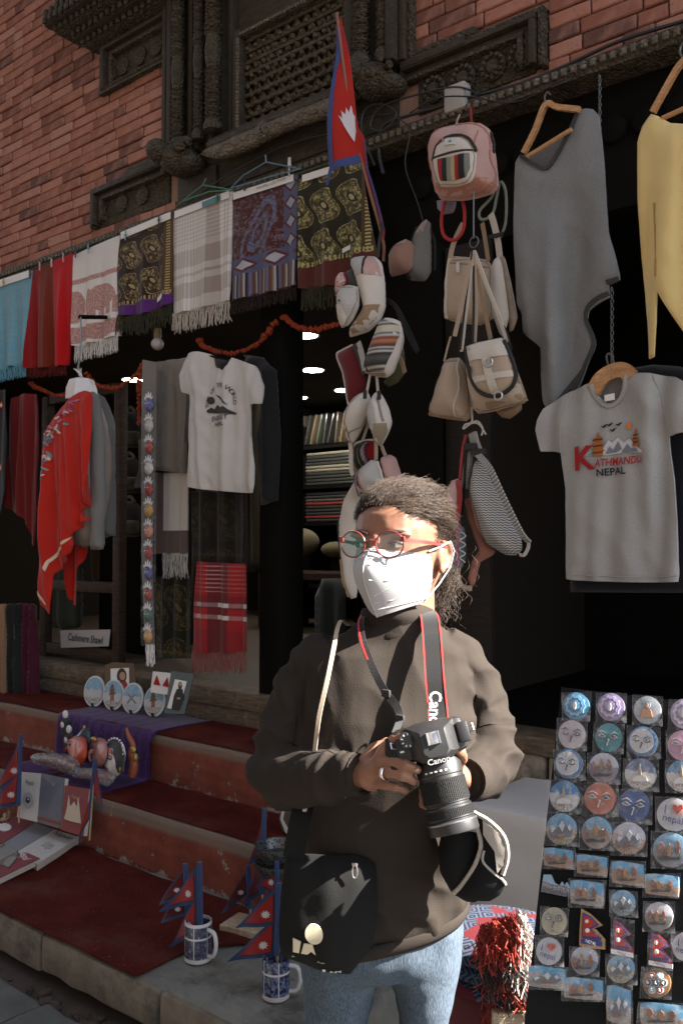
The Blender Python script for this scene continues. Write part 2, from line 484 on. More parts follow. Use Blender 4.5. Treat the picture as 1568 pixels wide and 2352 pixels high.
def strands(mb, a, b, n, length, r=0.0012, drop=(0, 0, -1), jit=0.25, seed=0, nrm=(0, -1, 0), seg=4, knot=False):
    """fringe: n hanging threads along the line a-b"""
    rg = random.Random(seed); a, b = Vector(a), Vector(b); drop = Vector(drop); nrm = Vector(nrm); ax = (b - a).normalized()
    for i in range(n):
        p = a + (b - a) * ((i + rg.random() * 0.6) / n); L = length * rg.uniform(0.8, 1.05)
        dx = rg.uniform(-jit, jit) * L * 0.35; dz = rg.uniform(-jit, jit) * L * 0.3; ph = rg.uniform(0, 6)
        pts = [p + drop * (L * k / seg) + ax * (dx * (k / seg) ** 2 + 0.003 * math.sin(ph + k * 2)) + nrm * (dz * (k / seg) ** 2 + 0.002 * math.sin(ph * 2 + k * 1.7)) for k in range(seg + 1)]
        mb.tube(pts, r * rg.uniform(0.8, 1.3), n=3, caps=False)
def remesh(mb, name, mats, parent, voxel, smooth_it=6, disp=None, uv=False, subdiv=0):
    """one continuous surface from overlapping volumes"""
    t = mb.obj('tmp', mats, None)
    md = t.modifiers.new('r', 'REMESH'); md.mode = 'VOXEL'; md.voxel_size = voxel; md.use_smooth_shade = True
    if smooth_it:
        ms = t.modifiers.new('s', 'SMOOTH'); ms.factor = 0.5; ms.iterations = smooth_it
    bpy.context.view_layer.update()
    me = bpy.data.meshes.new_from_object(t.evaluated_get(bpy.context.evaluated_depsgraph_get()))
    org = ORG[t].copy(); bpy.data.objects.remove(t)
    if disp:
        co = np.empty(len(me.vertices) * 3); me.vertices.foreach_get('co', co); co = co.reshape(-1, 3)
        no = np.empty(len(me.vertices) * 3); me.vertices.foreach_get('normal', no); no = no.reshape(-1, 3)
        co = disp(co + np.array(org), no) - np.array(org)
        me.vertices.foreach_set('co', co.ravel()); me.update()
    if not me.materials: join_mats(me, mats)
    me.polygons.foreach_set('use_smooth', [True] * len(me.polygons)); me.name = name
    o = bpy.data.objects.new(name, me)
    return link(o, parent, org)
# ================================================================ SETTING
ST = 0.08                                   # street level
Z1, Z2, Z3, ZF = 0.24, 0.45, 0.65, 0.81      # step tops and shop floor
Y1, Y2, Y3 = -1.205, -0.646, -0.333          # step fronts
def stone(name, c1, c2, sc=6, bump=0.5, grime=(0.05, 0.045, 0.04), rough=0.85):
    def fn(g):
        o = g.ob(); n = g.noise(o, sc, 6, 0.65); f = g.noise(o, sc * 9, 5, 0.7)
        col = g.mix(g.sm(n, 0.3, 0.7), c1, c2)
        col = g.mix(g.sm(g.noise(o, sc * 0.7, 5, 0.7), 0.52, 0.72) * 0.7, col, grime)
        col = g.mix(g.sm(f, 0.55, 0.75) * 0.4, col, tuple(min(1, x * 1.5) for x in c2))
        return dict(col=col, rough=rough, spec=0.25, bump=(n * 0.6 + f * 0.4, bump, 0.012))
    return mat(name, fn)
m_slab = stone('paving_stone', (0.085, 0.088, 0.082), (0.13, 0.134, 0.125), 5)
m_block = stone('step_stone', (0.13, 0.108, 0.084), (0.21, 0.175, 0.14), 7)
m_dirt = stone('street_dirt', (0.05, 0.04, 0.032), (0.085, 0.062, 0.05), 12, 0.9)
m_top = stone('step_top_stone', (0.13, 0.13, 0.118), (0.22, 0.215, 0.19), 5, 0.3)
def f_riser(g):
    o = g.ob(); n = g.noise(o, 7, 6, 0.65); x, y, z = g.sep(o)
    col = g.mix(g.sm(n, 0.35, 0.65), (0.155, 0.032, 0.020), (0.22, 0.058, 0.035))
    col = g.mix(g.sm(g.noise(o, 18, 5, 0.7), 0.5, 0.75) * 0.6, col, (0.075, 0.042, 0.032))
    worn = g.sm(g.noise(o, 9, 6, 0.75) + g.sm(z, 0.07, 0.0) * 0.17, 0.61, 0.68)
    col = g.mix(worn, col, (0.34, 0.30, 0.26))
    col = g.mix(g.sm(g.noise(o, 70, 3, 0.7), 0.70, 0.74), col, (0.55, 0.48, 0.42))
    col = g.mix(g.sm(z, 0.165, 0.19) * 0.75, col, (0.19, 0.165, 0.135))
    return dict(col=col, rough=0.8, bump=(n + worn * -0.4, 0.5, 0.01))
m_riser = mat('red_limewash', f_riser)
def f_plaster(g):
    o = g.ob(); x, y, z = g.sep(o); n = g.noise(o, 4, 6, 0.6)
    col = g.mix(n, (0.47, 0.45, 0.43), (0.60, 0.58, 0.56))
    low = g.sm(z + g.noise(o, 3, 4) * 0.25, 0.38, 0.12)
    col = g.mix(low, col, (0.46, 0.29, 0.2))
    col = g.mix(g.sm(g.noise(o, 14, 5, 0.7), 0.62, 0.72) * 0.6, col, (0.27, 0.23, 0.2))
    return dict(col=col, rough=0.85, bump=(n, 0.4, 0.008))
m_plaster = mat('pale_plaster', f_plaster)
def f_carpet(g):
    o = g.ob(); n = g.noise(o, 420, 2); b = g.noise(o, 5, 5, 0.6)
    col = g.mix(g.sm(b, 0.3, 0.75), (0.085, 0.014, 0.011), (0.135, 0.024, 0.017))
    col = g.mix(g.sm(n, 0.35, 0.7) * 0.6, col, (0.022, 0.006, 0.005))
    col = g.mix(g.sm(g.noise(o, 2.6, 6, 0.7), 0.5, 0.72) * 0.5, col, (0.105, 0.055, 0.042))
    col = g.mix(g.sm(g.noise(o, 16, 5, 0.75), 0.60, 0.70) * 0.45, col, (0.03, 0.012, 0.010))
    col = g.mix(g.sm(g.noise(o, 120, 2), 0.70, 0.74) * 0.6, col, (0.30, 0.22, 0.16))
    return dict(col=col, rough=0.95, spec=0.05, bump=(n + b * 1.5, 0.8, 0.006))
m_carpet = mat('red_carpet', f_carpet)

# street: one sheet to the horizon, with worn slabs laid in it near the step
mb = MB(); mb.add([(-120, -160, ST), (120, -160, ST), (120, Y1 + 0.3, ST), (-120, Y1 + 0.3, ST)], [(0, 1, 2, 3)])
ground = mb.obj('street_ground', m_dirt); tag(ground, kind='structure')
rg = random.Random(3)
def rough_block(mb, x0, x1, y0, y1, z0, z1, jit=0.012, seg=5, seed=0):
    """a stone with worn, uneven edges"""
    bm = bmesh.new(); bmesh.ops.create_cube(bm, size=1)
    for q in bm.verts: q.co = Vector(((x0 + x1) / 2 + q.co.x * (x1 - x0), (y0 + y1) / 2 + q.co.y * (y1 - y0), (z0 + z1) / 2 + q.co.z * (z1 - z0)))
    bmesh.ops.bevel(bm, geom=bm.edges[:], offset=min(0.016, (z1 - z0) * 0.2), segments=2, affect='EDGES', profile=0.6)
    bmesh.ops.subdivide_edges(bm, edges=[e for e in bm.edges if e.calc_length() > 0.12], cuts=seg, use_grid_fill=True)
    for q in bm.verts:
        n = mnoise.noise_vector(q.co * 9 + Vector((seed, 0, 0))) * jit + mnoise.noise_vector(q.co * 31 + Vector((seed, 5, 0))) * jit * 0.35
        q.co += n
    bm.verts.ensure_lookup_table(); bm.faces.ensure_lookup_table()
    mb.add([q.co.copy() for q in bm.verts], [[q.index for q in f.verts] for f in bm.faces]); bm.free()
yy = Y1 - 0.07
for row in range(3):
    xx = -3.6 + rg.uniform(-0.2, 0.2); hgt = rg.uniform(0.42, 0.5)
    while xx < 0.6:
        l = rg.uniform(0.5, 0.85); mb = MB()
        rough_block(mb, xx, xx + l - 0.03, yy - hgt + 0.03, yy, ST - 0.06, ST + 0.018 + rg.uniform(0, 0.012), 0.012, 4, xx * 7 + row)
        mb.obj('slab', m_slab, ground); xx += l
    yy -= hgt
# low rubble in the joint under the step
steps = thing('stone_steps', None, None, kind='structure')
mb = MB()
for k in range(110):
    x = rg.uniform(-3.4, -0.2); s = 0.006 + 0.022 * rg.random() ** 3
    mb.box((x, Y1 - rg.uniform(0.0, 0.06), ST + s * 0.3), (s * 1.6, s, s), Matrix.Rotation(rg.uniform(0, 3), 3, 'Z') @ Matrix.Rotation(rg.uniform(0, 1), 3, 'X'), s * 0.25)
mb.obj('rubble', m_dirt, steps, kind='stuff')
xs = [-7.0, -5.6, -4.7, -3.9, -3.25, -2.52, -1.95, -1.46]
for i in range(len(xs) - 1):
    mb = MB(); rough_block(mb, xs[i] + 0.006, xs[i + 1] - 0.006, Y1 + 0.004, Y1 + 0.30, 0.1 + 0.012 * (i % 3), Z1 - 0.002, 0.007, 6, i * 3.1)
    mb.obj('step_block', m_block, steps)
mb = MB(); mb.span((-7, Y1 + 0.30, 0.0), (-1.46, Y2 + 0.3, Z1 - 0.004)); mb.obj('landing', m_top, steps)
mb = MB()
rough_block(mb, -2.45, -1.47, Y1 + 0.02, Y2 + 0.02, Z1 - 0.05, Z1 + 0.001, 0.003, 5, 9); mb.obj('landing_slab', m_top, steps)
mb = MB(); rough_block(mb, -7, -1.46, Y2, Y3 + 0.28, Z1 - 0.01, Z2, 0.006, 30, 2); mb.obj('riser', m_riser, steps)
mb = MB(); rough_block(mb, -7, -1.46, Y3, 0.04, Z2 - 0.01, Z3, 0.006, 30, 4); mb.obj('riser', m_riser, steps)
# pale plastered plinth to the right of the steps
mb = MB(); rough_block(mb, -1.45, 1.0, -0.42, 0.04, 0.0, Z3 + 0.02, 0.006, 24, 6); mb.obj('plinth', m_plaster, steps)
m_stonerow = stone('plinth_stone', (0.2, 0.165, 0.125), (0.30, 0.25, 0.2), 8)
for i in range(5):
    mb = MB(); rough_block(mb, -1.9 + i * 0.55, -1.36 + i * 0.55, -0.03, 0.1, Z3 - 0.01, ZF - 0.06, 0.005, 4, i); mb.obj('plinth_stone', m_stonerow, steps)
# red carpets on the treads
def carpet(name, pts, z, label, seed, wav=0.004):
    pl = FZ(z)
    f = lambda x, y: wav * (np.sin(x * 9 + seed) * np.sin(y * 13 + seed) + 0.6 * np.sin(x * 23 + y * 17 + seed))
    o, s = sheet(name, pts, pl, m_carpet, None, thick=0.006, fold=lambda x, y: f(x, y) + wav, res=0.03, world2d=True)
    tag(o, label, 'carpet', 'red carpets on the steps')
cc = [onZ(*q, Z1 + 0.01) for q in ((-260, 1960), (300, 2247), (425, 2184))]
carpet('stair_carpet', [(-5.0, Y1 + 0.005), (cc[1].x, Y1 + 0.005), (cc[2].x, cc[2].y), (cc[2].x + 0.25, Y2 - 0.03), (-5.0, Y2 - 0.03)], Z1 + 0.006, 'worn dark red carpet on the lowest wide step', 0.3)
carpet('stair_carpet', [(-6.0, Y2 + 0.012), (-1.55, Y2 + 0.012), (-1.5, Y3 - 0.02), (-6.0, Y3 - 0.02)], Z2 + 0.004, 'dark red carpet strip on the middle narrow step', 1.7, 0.002)
carpet('stair_carpet', [(-6.0, Y3 + 0.004), (-1.5, Y3 + 0.004), (-1.5, 0.0), (-6.0, 0.0)], Z3 + 0.004, 'dark red carpet strip on the top step below the door sill', 2.9, 0.002)

# ---------------------------------------------------------------- the building
bld = thing('brick_building', 'red brick shop house with carved dark wood window and open shop fronts', 'building')
def f_brick(g):
    o = g.ob(); r = g.rnd(); n = g.noise(o, 14, 5, 0.65)
    base = g.ramp(r, [(0.0, (0.10, 0.052, 0.045)), (0.10, (0.17, 0.068, 0.052)), (0.25, (0.26, 0.100, 0.070)), (0.5, (0.33, 0.135, 0.095)), (0.75, (0.385, 0.165, 0.118)), (1.0, (0.40, 0.21, 0.16))])
    col = g.mix(g.sm(n, 0.42, 0.72) * 0.55, base, (0.43, 0.24, 0.185))
    col = g.mix(g.sm(g.noise(o, 55, 4, 0.7), 0.50, 0.74) * 0.6, col, (0.12, 0.05, 0.04))
    col = g.mix(g.sm(g.noise(o, 9, 4, 0.7), 0.64, 0.72) * 0.4, col, (0.55, 0.42, 0.36))
    return dict(col=col, rough=0.85, spec=0.2, bump=(n + g.noise(o, 90, 4) * 0.5, 0.5, 0.006))
m_brick = mat('brick', f_brick)
m_mortar = stone('mortar', (0.29, 0.17, 0.13), (0.38, 0.25, 0.20), 20, 0.4, (0.25, 0.12, 0.09))
mb = MB(); mb.span((-7.0, 0.0, 3.06), (1.0, 0.35, 6.2)); wall = mb.obj('wall', m_mortar, bld)
mb = MB(); mb.span((-7.0, 0.0, 0.0), (-5.6, 0.35, 3.06)); mb.obj('pier', m_brick, bld)
# added unseen overhang; its depth and the building's right end shape the sunlight
m_eave = plain('old_roof_timber', (0.08, 0.055, 0.04), 0.8)
mb = MB(); mb.span((-9.0, -1.0, 6.2), (1.1, 0.35, 6.32)); ev = mb.obj('shade_eave', m_eave, bld)
for k in range(10):
    mb = MB(); mb.box((-8.5 + k, -0.45, 6.12), (0.09, 1.05, 0.12)); mb.obj('shade_eave_rafter', m_eave, bld)
# added unseen house behind the photographer, dark and tall to cut sky light
opp = thing('blocker_house', 'added unseen dark grey house across the lane that blocks sky light', 'building')
b = MB(); b.span((-30, -10.5, ST), (4.0, -6.6, 11.5)); b.obj('wall', stone('grey_render', (0.055, 0.052, 0.05), (0.085, 0.08, 0.076), 3), opp)
for k in range(9):
    for z in (1.2, 4.2, 7.4):
        b = MB(); b.span((-22.5 + k * 2.9, -6.6, z), (-21.4 + k * 2.9, -6.53, z + 1.5), 0.02); b.obj('window', m_eave, opp)
b = MB(); b.span((-30.3, -10.8, 11.5), (4.3, -6.2, 11.65)); b.obj('roof', m_eave, opp)
# the bricks
CUT = [(-3.98, -3.25, 3.145, 3.37), (-3.68, -3.25, 3.3, 3.405), (-3.39, -3.2, 3.3, 3.9), (-3.9, -3.2, 3.85, 4.14), (-4.0, -3.2, 4.12, 4.2), (-4.12, -3.2, 4.19, 4.9), (-3.3, -1.89, 3.1, 6), (-1.95, -1.33, 3.12, 3.345), (-1.95, -1.60, 3.3, 3.375)]
HB, LB = 0.0555, 0.205
cells = []
for k in range(34):
    z0 = 3.092 + k * HB; zc = z0 + HB / 2; x = -5.2 + (LB / 2 if k % 2 else 0); r2 = random.Random(k)
    while x < -0.3:
        l = LB * r2.choice((1, 1, 1, 1, 0.92, 1.06, 0.5)); segs = [(x, x + l - 0.006)]
        for (a, b, c, d) in CUT:
            if c - 0.006 < zc < d + 0.006:
                nxt = []
                for (p, q) in segs:
                    if q <= a or p >= b: nxt.append((p, q)); continue
                    if p < a: nxt.append((p, a))
                    if q > b: nxt.append((b, q))
                segs = nxt
        for p, q in segs:
            if q - p > 0.02: cells.append((p, q, zc))
        x += l
cells = [c for c in cells if (c[2] - 1.47) < 0.82 * (2.8 - 0) / 2.2 * 10 and c[0] > -5.15]
def seen(c):
    rel = Vector(((c[0] + c[1]) / 2, 0, c[2])) - CAM; d = rel.dot(FWD)
    x = CX + FPX * rel.dot(RGT) / d; y = CY - FPX * rel.dot(UPV) / d
    return -60 < x < 1630 and -40 < y < 2400
vis = [c for c in cells if seen(c)]; hid = [c for c in cells if not seen(c)]
vis.sort(key=lambda c: (Vector(((c[0] + c[1]) / 2, 0, c[2])) - CAM).length)
BM = []
for s in range(5):
    me = bpy.data.meshes.new('brick'); q = bmesh.new(); bmesh.ops.create_cube(q, size=1)
    for v_ in q.verts: v_.co = Vector((v_.co.x * 0.2, v_.co.y * 0.03, v_.co.z * 0.0495))
    bmesh.ops.bevel(q, geom=q.edges[:], offset=0.004, segments=1, affect='EDGES')
    for v_ in q.verts: v_.co += mnoise.noise_vector(v_.co * 25 + Vector((s * 7, 0, 0))) * 0.0035
    q.to_mesh(me); q.free(); me.materials.append(m_brick); BM.append(me)
rb = random.Random(11)
for c in vis[:300]:
    o = bpy.data.objects.new('brick', rb.choice(BM)); link(o, wall, (((c[0] + c[1]) / 2, rb.uniform(-0.006, 0.004), c[2])))
    o.scale = ((c[1] - c[0]) / 0.2, 1, rb.uniform(0.97, 1.03))
mb = MB()
for c in vis[300:] + hid: mb.span((c[0], -0.013, c[2] - 0.024), (c[1], 0.01, c[2] + 0.024))
if mb.v: mb.obj('brick_field', m_brick, wall, smooth=False, kind='stuff')

# ---------------------------------------------------------------- carved timber
def f_wood(c1, c2, carve=0.0, csc=60, rough=0.65):
    def fn(g):
        o = g.ob(); n = g.noise(g.scalev(o, (3, 3, 20)), 6, 5, 0.6)
        d = g.noise(o, 25, 5, 0.7)
        col = g.mix(g.sm(n, 0.3, 0.7), c1, c2); col = g.mix(g.sm(d, 0.5, 0.75) * 0.5, col, tuple(min(1, x * 2.0) for x in c2))
        h = n * 0.3 + d * 0.3
        if carve:
            cv = g.vor(o, csc); h = h + g.sm(cv, 0.0, 0.6) * carve
            col = g.mix(g.sm(cv, 0.25, 0.6) * 0.55, col, tuple(x * 0.35 for x in c1))
        return dict(col=col, rough=rough, spec=0.3, bump=(h, 0.9, 0.012))
    return fn
m_tim = mat('dark_timber', f_wood((0.022, 0.018, 0.012), (0.048, 0.037, 0.024)))
m_carv = mat('carved_timber', f_wood((0.042, 0.033, 0.021), (0.115, 0.09, 0.058), 1.0, 70))
m_pale = mat('pale_carved_timber', f_wood((0.13, 0.105, 0.075), (0.24, 0.20, 0.15), 1.0, 55))
m_lat = mat('lattice_timber', f_wood((0.055, 0.042, 0.026), (0.13, 0.10, 0.06), 0.3, 90))
win = thing('carved_window', 'dark carved timber window with lattice screen and turned columns set in the brick wall', 'window')
def bar(x0, x1, z0, z1, y0, m, nm='frame', bev=0.004):
    b = MB(); b.span((x0, y0, z0), (x1, 0.05, z1), bev); return b.obj(nm, m, win)
def beads(b, p, q, n, r, y):
    for i in range(n):
        t = (i + 0.5) / n; b.ball((p[0] + (q[0] - p[0]) * t, y, p[1] + (q[1] - p[1]) * t), r, 6, 4)
def nested(x0, x1, z0, z1, side, mids=()):
    """stepped recessed frame: outer beaded strip, then three steps inwards; side = which end is closed"""
    for k, (ins, y, m) in enumerate(((0.0, -0.045, m_carv), (0.028, -0.06, m_tim), (0.055, -0.035, m_tim), (0.08, -0.045, m_carv))):
        t = 0.024
        a0 = x0 + (ins if side < 0 else 0); a1 = x1 - (ins if side > 0 else 0)
        top = z1 - ins * 0.75; bot = z0 + ins * 0.35
        bar(a0, a1, top - t * 0.75, top, y, m)
        if side < 0: bar(a0, a0 + t, bot, top - t * 0.75 - 0.001, y - 0.002, m)
        else: bar(a1 - t, a1, bot, top - t * 0.75 - 0.001, y - 0.002, m)
    bar(x0 + 0.05, x1 - 0.05, z0, z1 - 0.05, -0.012, m_carv, 'panel')
nested(-3.89, -3.30, 3.86, 4.115, -1)
b = MB(); beads(b, (-3.87, 3.872), (-3.34, 3.872), 30, 0.008, -0.05); b.span((-3.89, -0.05, 3.85), (-3.34, 0.05, 3.872)); b.obj('bead_row', m_carv, win)
nested(-3.96, -3.30, 3.15, 3.362, -1)
bar(-3.66, -3.30, 3.363, 3.395, -0.047, m_carv, 'step_frame'); bar(-3.63, -3.3, 3.33, 3.36, -0.064, m_tim, 'step_frame')
nested(-1.93, -1.335, 3.13, 3.338, 1)
bar(-1.93, -1.61, 3.3385, 3.368, -0.047, m_carv, 'step_frame'); bar(-1.93, -1.64, 3.305, 3.335, -0.064, m_tim, 'step_frame')
for i, xr in enumerate((-1.80, -1.67, -1.545, -1.43)):
    b = MB(); b.lathe([(0.05, 0), (0.052, 0.012), (0.034, 0.018), (0.03, 0.012), (0.02, 0.026), (0.001, 0.03)], (xr, -0.012, 3.20), (0, -1, 0), 16)
    for k in range(12):
        a = k * math.pi / 6; b.ball((xr + 0.041 * math.cos(a), -0.034, 3.2 + 0.041 * math.sin(a)), (0.009, 0.008, 0.009), 6, 4)
    b.obj('rosette', m_carv, win)
for (xr, zr) in ((-3.72, 3.96), (-3.58, 3.965), (-3.45, 3.97), (-3.72, 3.235), (-3.55, 3.235)):
    b = MB(); b.lathe([(0.045, 0), (0.047, 0.012), (0.033, 0.016), (0.02, 0.02), (0.001, 0.024)], (xr, -0.012, zr), (0, -1, 0), 14); b.obj('rosette', m_carv, win)
# upright frames beside the columns
for (x0, x1, y, m) in ((-3.372, -3.345, -0.05, m_carv), (-3.344, -3.318, -0.07, m_tim), (-3.317, -3.296, -0.05, m_tim), (-3.295, -3.262, -0.085, m_tim), (-1.935, -1.905, -0.07, m_tim), (-1.904, -1.884, -0.05, m_carv), (-1.975, -1.936, -0.1, m_tim)):
    bar(x0, x1, 3.36 if x0 < -2.5 else 3.34, 4.15 if x0 < -2.5 else 4.15, y, m, 'jamb')
bar(-3.262, -1.975, 3.1, 4.3, -0.012, m_tim, 'backing')
def column(x, y, r, z0, z1, seed):
    b = MB(); prof = []; rr = random.Random(seed); z = 0.0; H = z1 - z0
    prof.append((r * 1.25, 0)); prof.append((r * 1.25, 0.03))
    k = 0
    while z < H - 0.06:
        z += 0.011
        if 0.32 < z / H < 0.5: q = r * (0.86 + 0.25 * math.sin((z / H - 0.32) / 0.18 * math.pi))
        else: q = r * (0.8 if k % 2 else 1.12) * (1.15 if 0.5 <= z / H < 0.56 else 1)
        prof.append((q, 0.03 + z)); k += 1
    prof.append((r * 1.3, H)); b.lathe(prof, (x, y, z0), (0, 0, 1), 12); b.obj('column', m_carv, win, ang=50)
for i, (x, y, r) in enumerate(((-3.225, -0.07, 0.030), (-3.075, -0.07, 0.026), (-2.955, -0.09, 0.036), (-2.10, -0.09, 0.036), (-2.005, -0.07, 0.028))):
    column(x, y, r, 3.36, 4.2, i)
for x0, x1 in ((-3.185, -3.155), (-3.14, -3.11), (-3.04, -3.01), (-2.91, -2.88), (-2.165, -2.14), (-2.065, -2.04)):
    bar(x0, x1, 3.34, 4.2, -0.045, m_tim, 'jamb')
# lattice screen
LX0, LX1, LZ0, LZ1 = -2.80, -2.20, 3.335, 3.75
for (a, c, d, e) in ((LX0 - 0.045, LX0, LZ0 - 0.03, LZ1 + 0.04), (LX1, LX1 + 0.04, LZ0 - 0.03, LZ1 + 0.04)): bar(a, c, d, e, -0.075, m_tim, 'screen_frame')
bar(LX0 - 0.02, LX1 + 0.02, LZ1, LZ1 + 0.03, -0.07, m_carv, 'screen_frame'); bar(LX0 - 0.02, LX1 + 0.02, LZ0 - 0.025, LZ0, -0.07, m_carv, 'screen_frame')
b = MB(); beads(b, (LX0 - 0.012, LZ0), (LX0 - 0.012, LZ1), 26, 0.009, -0.075); beads(b, (LX0, LZ1 + 0.012), (LX1, LZ1 + 0.012), 36, 0.009, -0.075); b.obj('bead_row', m_pale, win)
b = MB(); pitch = 0.058
def clipbar(b, px_, pz, dx, dz, w_, y):
    t0, t1 = -1e9, 1e9
    for (p, d, lo, hi) in ((px_, dx, LX0, LX1), (pz, dz, LZ0, LZ1)):
        if abs(d) < 1e-9:
            if not lo < p < hi: return
            continue
        a, c = (lo - p) / d, (hi - p) / d; t0 = max(t0, min(a, c)); t1 = min(t1, max(a, c))
    if t1 - t0 < 0.02: return
    L = t1 - t0; cx, cz = px_ + dx * (t0 + t1) / 2, pz + dz * (t0 + t1) / 2
    b.box((cx, y, cz), (L, 0.016, w_), Matrix.Rotation(-math.atan2(dz, dx), 3, 'Y'), 0.003)
for ang, y in ((60, -0.018), (-60, -0.026), (0, -0.034)):
    dx, dz = math.cos(R(ang)), math.sin(R(ang)); nx, nz = -dz, dx
    for k in range(-20, 21): clipbar(b, (LX0 + LX1) / 2 + nx * k * pitch * 0.866, (LZ0 + LZ1) / 2 + nz * k * pitch * 0.866, dx, dz, 0.017, y)
rl = random.Random(5)
for iz in range(10):
    for ix in range(13):
        x = LX0 + 0.02 + (ix + (iz % 2) * 0.5) * pitch * 0.866; z = LZ0 + 0.02 + iz * pitch * 0.75
        if x < LX1 - 0.01 and z < LZ1 - 0.01: b.ball((x, -0.042, z), (0.0125, 0.012, 0.0125), 6, 4)
b.obj('lattice', m_lat, win, ang=50)
# sill and carved apron under the screen, corbels and cornice
bar(-2.97, -2.10, 3.275, 3.302, -0.12, m_carv, 'sill'); bar(-2.99, -2.08, 3.303, 3.333, -0.09, m_tim, 'sill')
fy = Plane((0, -0.105, 0), (1, 0, 0), (0, 0, 1))
sheet('carved_apron', [(-2.98, 3.272), (-2.1, 3.272), (-2.1, 3.245), (-2.2, 3.205), (-2.5, 3.215), (-2.72, 3.2), (-2.86, 3.205), (-2.94, 3.225)], fy, m_pale, win, thick=0.03, bulge=0.012, ew=0.02, res=0.02, smooth=0.6, world2d=True)
b = MB()
for k in range(3):
    r0 = 0.032 - k * 0.010; b.tube([(-2.60 + r0 * math.cos(t * 0.4), -0.135 - k * 0.004, 3.242 + r0 * math.sin(t * 0.4)) for t in range(17)], 0.005, 6)
for s in (-1, 1): b.tube([(-2.60 + s * (0.05 + t * 0.02), -0.13, 3.24 + 0.014 * math.sin(t * 0.9)) for t in range(14)], 0.006, 6)
b.obj('scroll_carving', m_pale, win)
def corbel(x, z, s):
    b = MB(); rr = random.Random(int(x * 100))
    b.ball((x, -0.08, z), (0.07 * s, 0.09 * s, 0.06 * s), 12, 8); b.ball((x - 0.04 * s, -0.14 * s, z + 0.03), (0.045 * s, 0.05 * s, 0.045 * s), 10, 7)
    b.ball((x + 0.06 * s, -0.07, z - 0.03), (0.05 * s, 0.06 * s, 0.035 * s), 10, 7)
    for k in range(14): b.ball((x + rr.uniform(-0.08, 0.08) * s, -0.1 - rr.uniform(0, 0.06), z + rr.uniform(-0.05, 0.06) * s), rr.uniform(0.013, 0.024) * s, 7, 5)
    b.obj('lion_corbel', m_carv, win)
corbel(-3.19, 3.29, 1.25); corbel(-2.03, 3.28, 1.15)
bar(-3.27, -3.0, 3.1, 3.24, -0.03, m_tim, 'apron_board'); bar(-2.99, -2.05, 3.12, 3.2, -0.02, m_tim, 'apron_board')
for k, (x0, z0, z1, y) in enumerate(((-3.97, 4.117, 4.15, -0.10), (-4.0, 4.151, 4.19, -0.14), (-4.09, 4.191, 4.225, -0.19), (-4.13, 4.226, 4.27, -0.23), (-4.15, 4.271, 4.33, -0.21), (-4.1, 4.331, 4.42, -0.17), (-4.13, 4.421, 4.5, -0.22))):
    bar(x0, -1.6, z0, z1, y, m_tim if k % 2 else m_carv, 'cornice', 0.01)
    b = MB()
    for i in range(int((-3.25 - x0) / 0.05)): b.box((x0 + 0.025 + i * 0.05, y - 0.008, (z0 + z1) / 2), (0.026, 0.02, (z1 - z0) * 0.8), None, 0.005)
    b.obj('dentil_row', m_carv, win, kind='stuff')

# ---------------------------------------------------------------- lintel, shop fronts, rooms
m_black = plain('near_black', (0.008, 0.007, 0.006), 0.9, spec=0.05)  # even near-black tone for posts, frieze, shelves and the right-hand room
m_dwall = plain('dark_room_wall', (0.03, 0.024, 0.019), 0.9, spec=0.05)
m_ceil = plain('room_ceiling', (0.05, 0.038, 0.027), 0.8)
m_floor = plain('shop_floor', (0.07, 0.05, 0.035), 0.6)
m_sill = mat('worn_sill_wood', f_wood((0.07, 0.05, 0.033), (0.15, 0.11, 0.075)))
b = MB(); b.span((-5.6, -0.055, 3.03), (1.0, 0.3, 3.088), 0.006); li = b.obj('lintel', m_carv, bld)
b = MB()
for k in range(150): b.box((-5.3 + k * 0.034, -0.058, 3.062), (0.02, 0.02, 0.026), None, 0.004)
b.obj('lintel_teeth', m_pale, li, kind='stuff')
b = MB(); b.span((-5.6, 0.06, 2.60), (1.0, 0.12, 3.03)); b.obj('frieze', m_black, bld)
b = MB()
for k in range(26): b.lathe([(0.05, 0), (0.045, 0.02), (0.02, 0.03), (0.001, 0.03)], (-1.9 + k * 0.11, 0.06, 2.87), (0, -1, 0), 10)
b.obj('frieze_carving', m_black, bld, kind='stuff')
for (x0, x1, y0, y1, nm) in ((-2.74, -2.60, 0.0, 0.14, 'post'), (-2.08, -1.80, 0.0, 0.2, 'post'), (-5.7, -5.45, 0.0, 0.14, 'post')):
    b = MB(); b.span((x0, y0, ZF), (x1, y1, 2.62), 0.006); b.obj(nm, m_black, bld)
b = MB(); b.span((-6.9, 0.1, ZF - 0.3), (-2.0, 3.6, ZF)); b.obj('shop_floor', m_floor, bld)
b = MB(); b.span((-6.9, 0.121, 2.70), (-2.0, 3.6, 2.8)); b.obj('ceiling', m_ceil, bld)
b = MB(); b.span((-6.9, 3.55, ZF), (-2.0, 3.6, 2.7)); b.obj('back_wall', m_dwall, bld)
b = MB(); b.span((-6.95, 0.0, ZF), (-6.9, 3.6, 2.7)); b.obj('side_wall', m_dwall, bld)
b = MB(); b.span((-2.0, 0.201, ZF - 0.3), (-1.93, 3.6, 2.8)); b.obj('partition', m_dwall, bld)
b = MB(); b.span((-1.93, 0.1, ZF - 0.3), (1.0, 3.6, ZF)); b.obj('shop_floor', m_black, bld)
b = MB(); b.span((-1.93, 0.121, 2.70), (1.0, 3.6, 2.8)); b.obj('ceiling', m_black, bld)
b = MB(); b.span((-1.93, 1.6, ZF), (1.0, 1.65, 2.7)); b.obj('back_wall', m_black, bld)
b = MB(); b.span((0.92, 0.0, ZF - 0.3), (1.0, 3.6, 3.03)); b.obj('side_wall', m_black, bld)
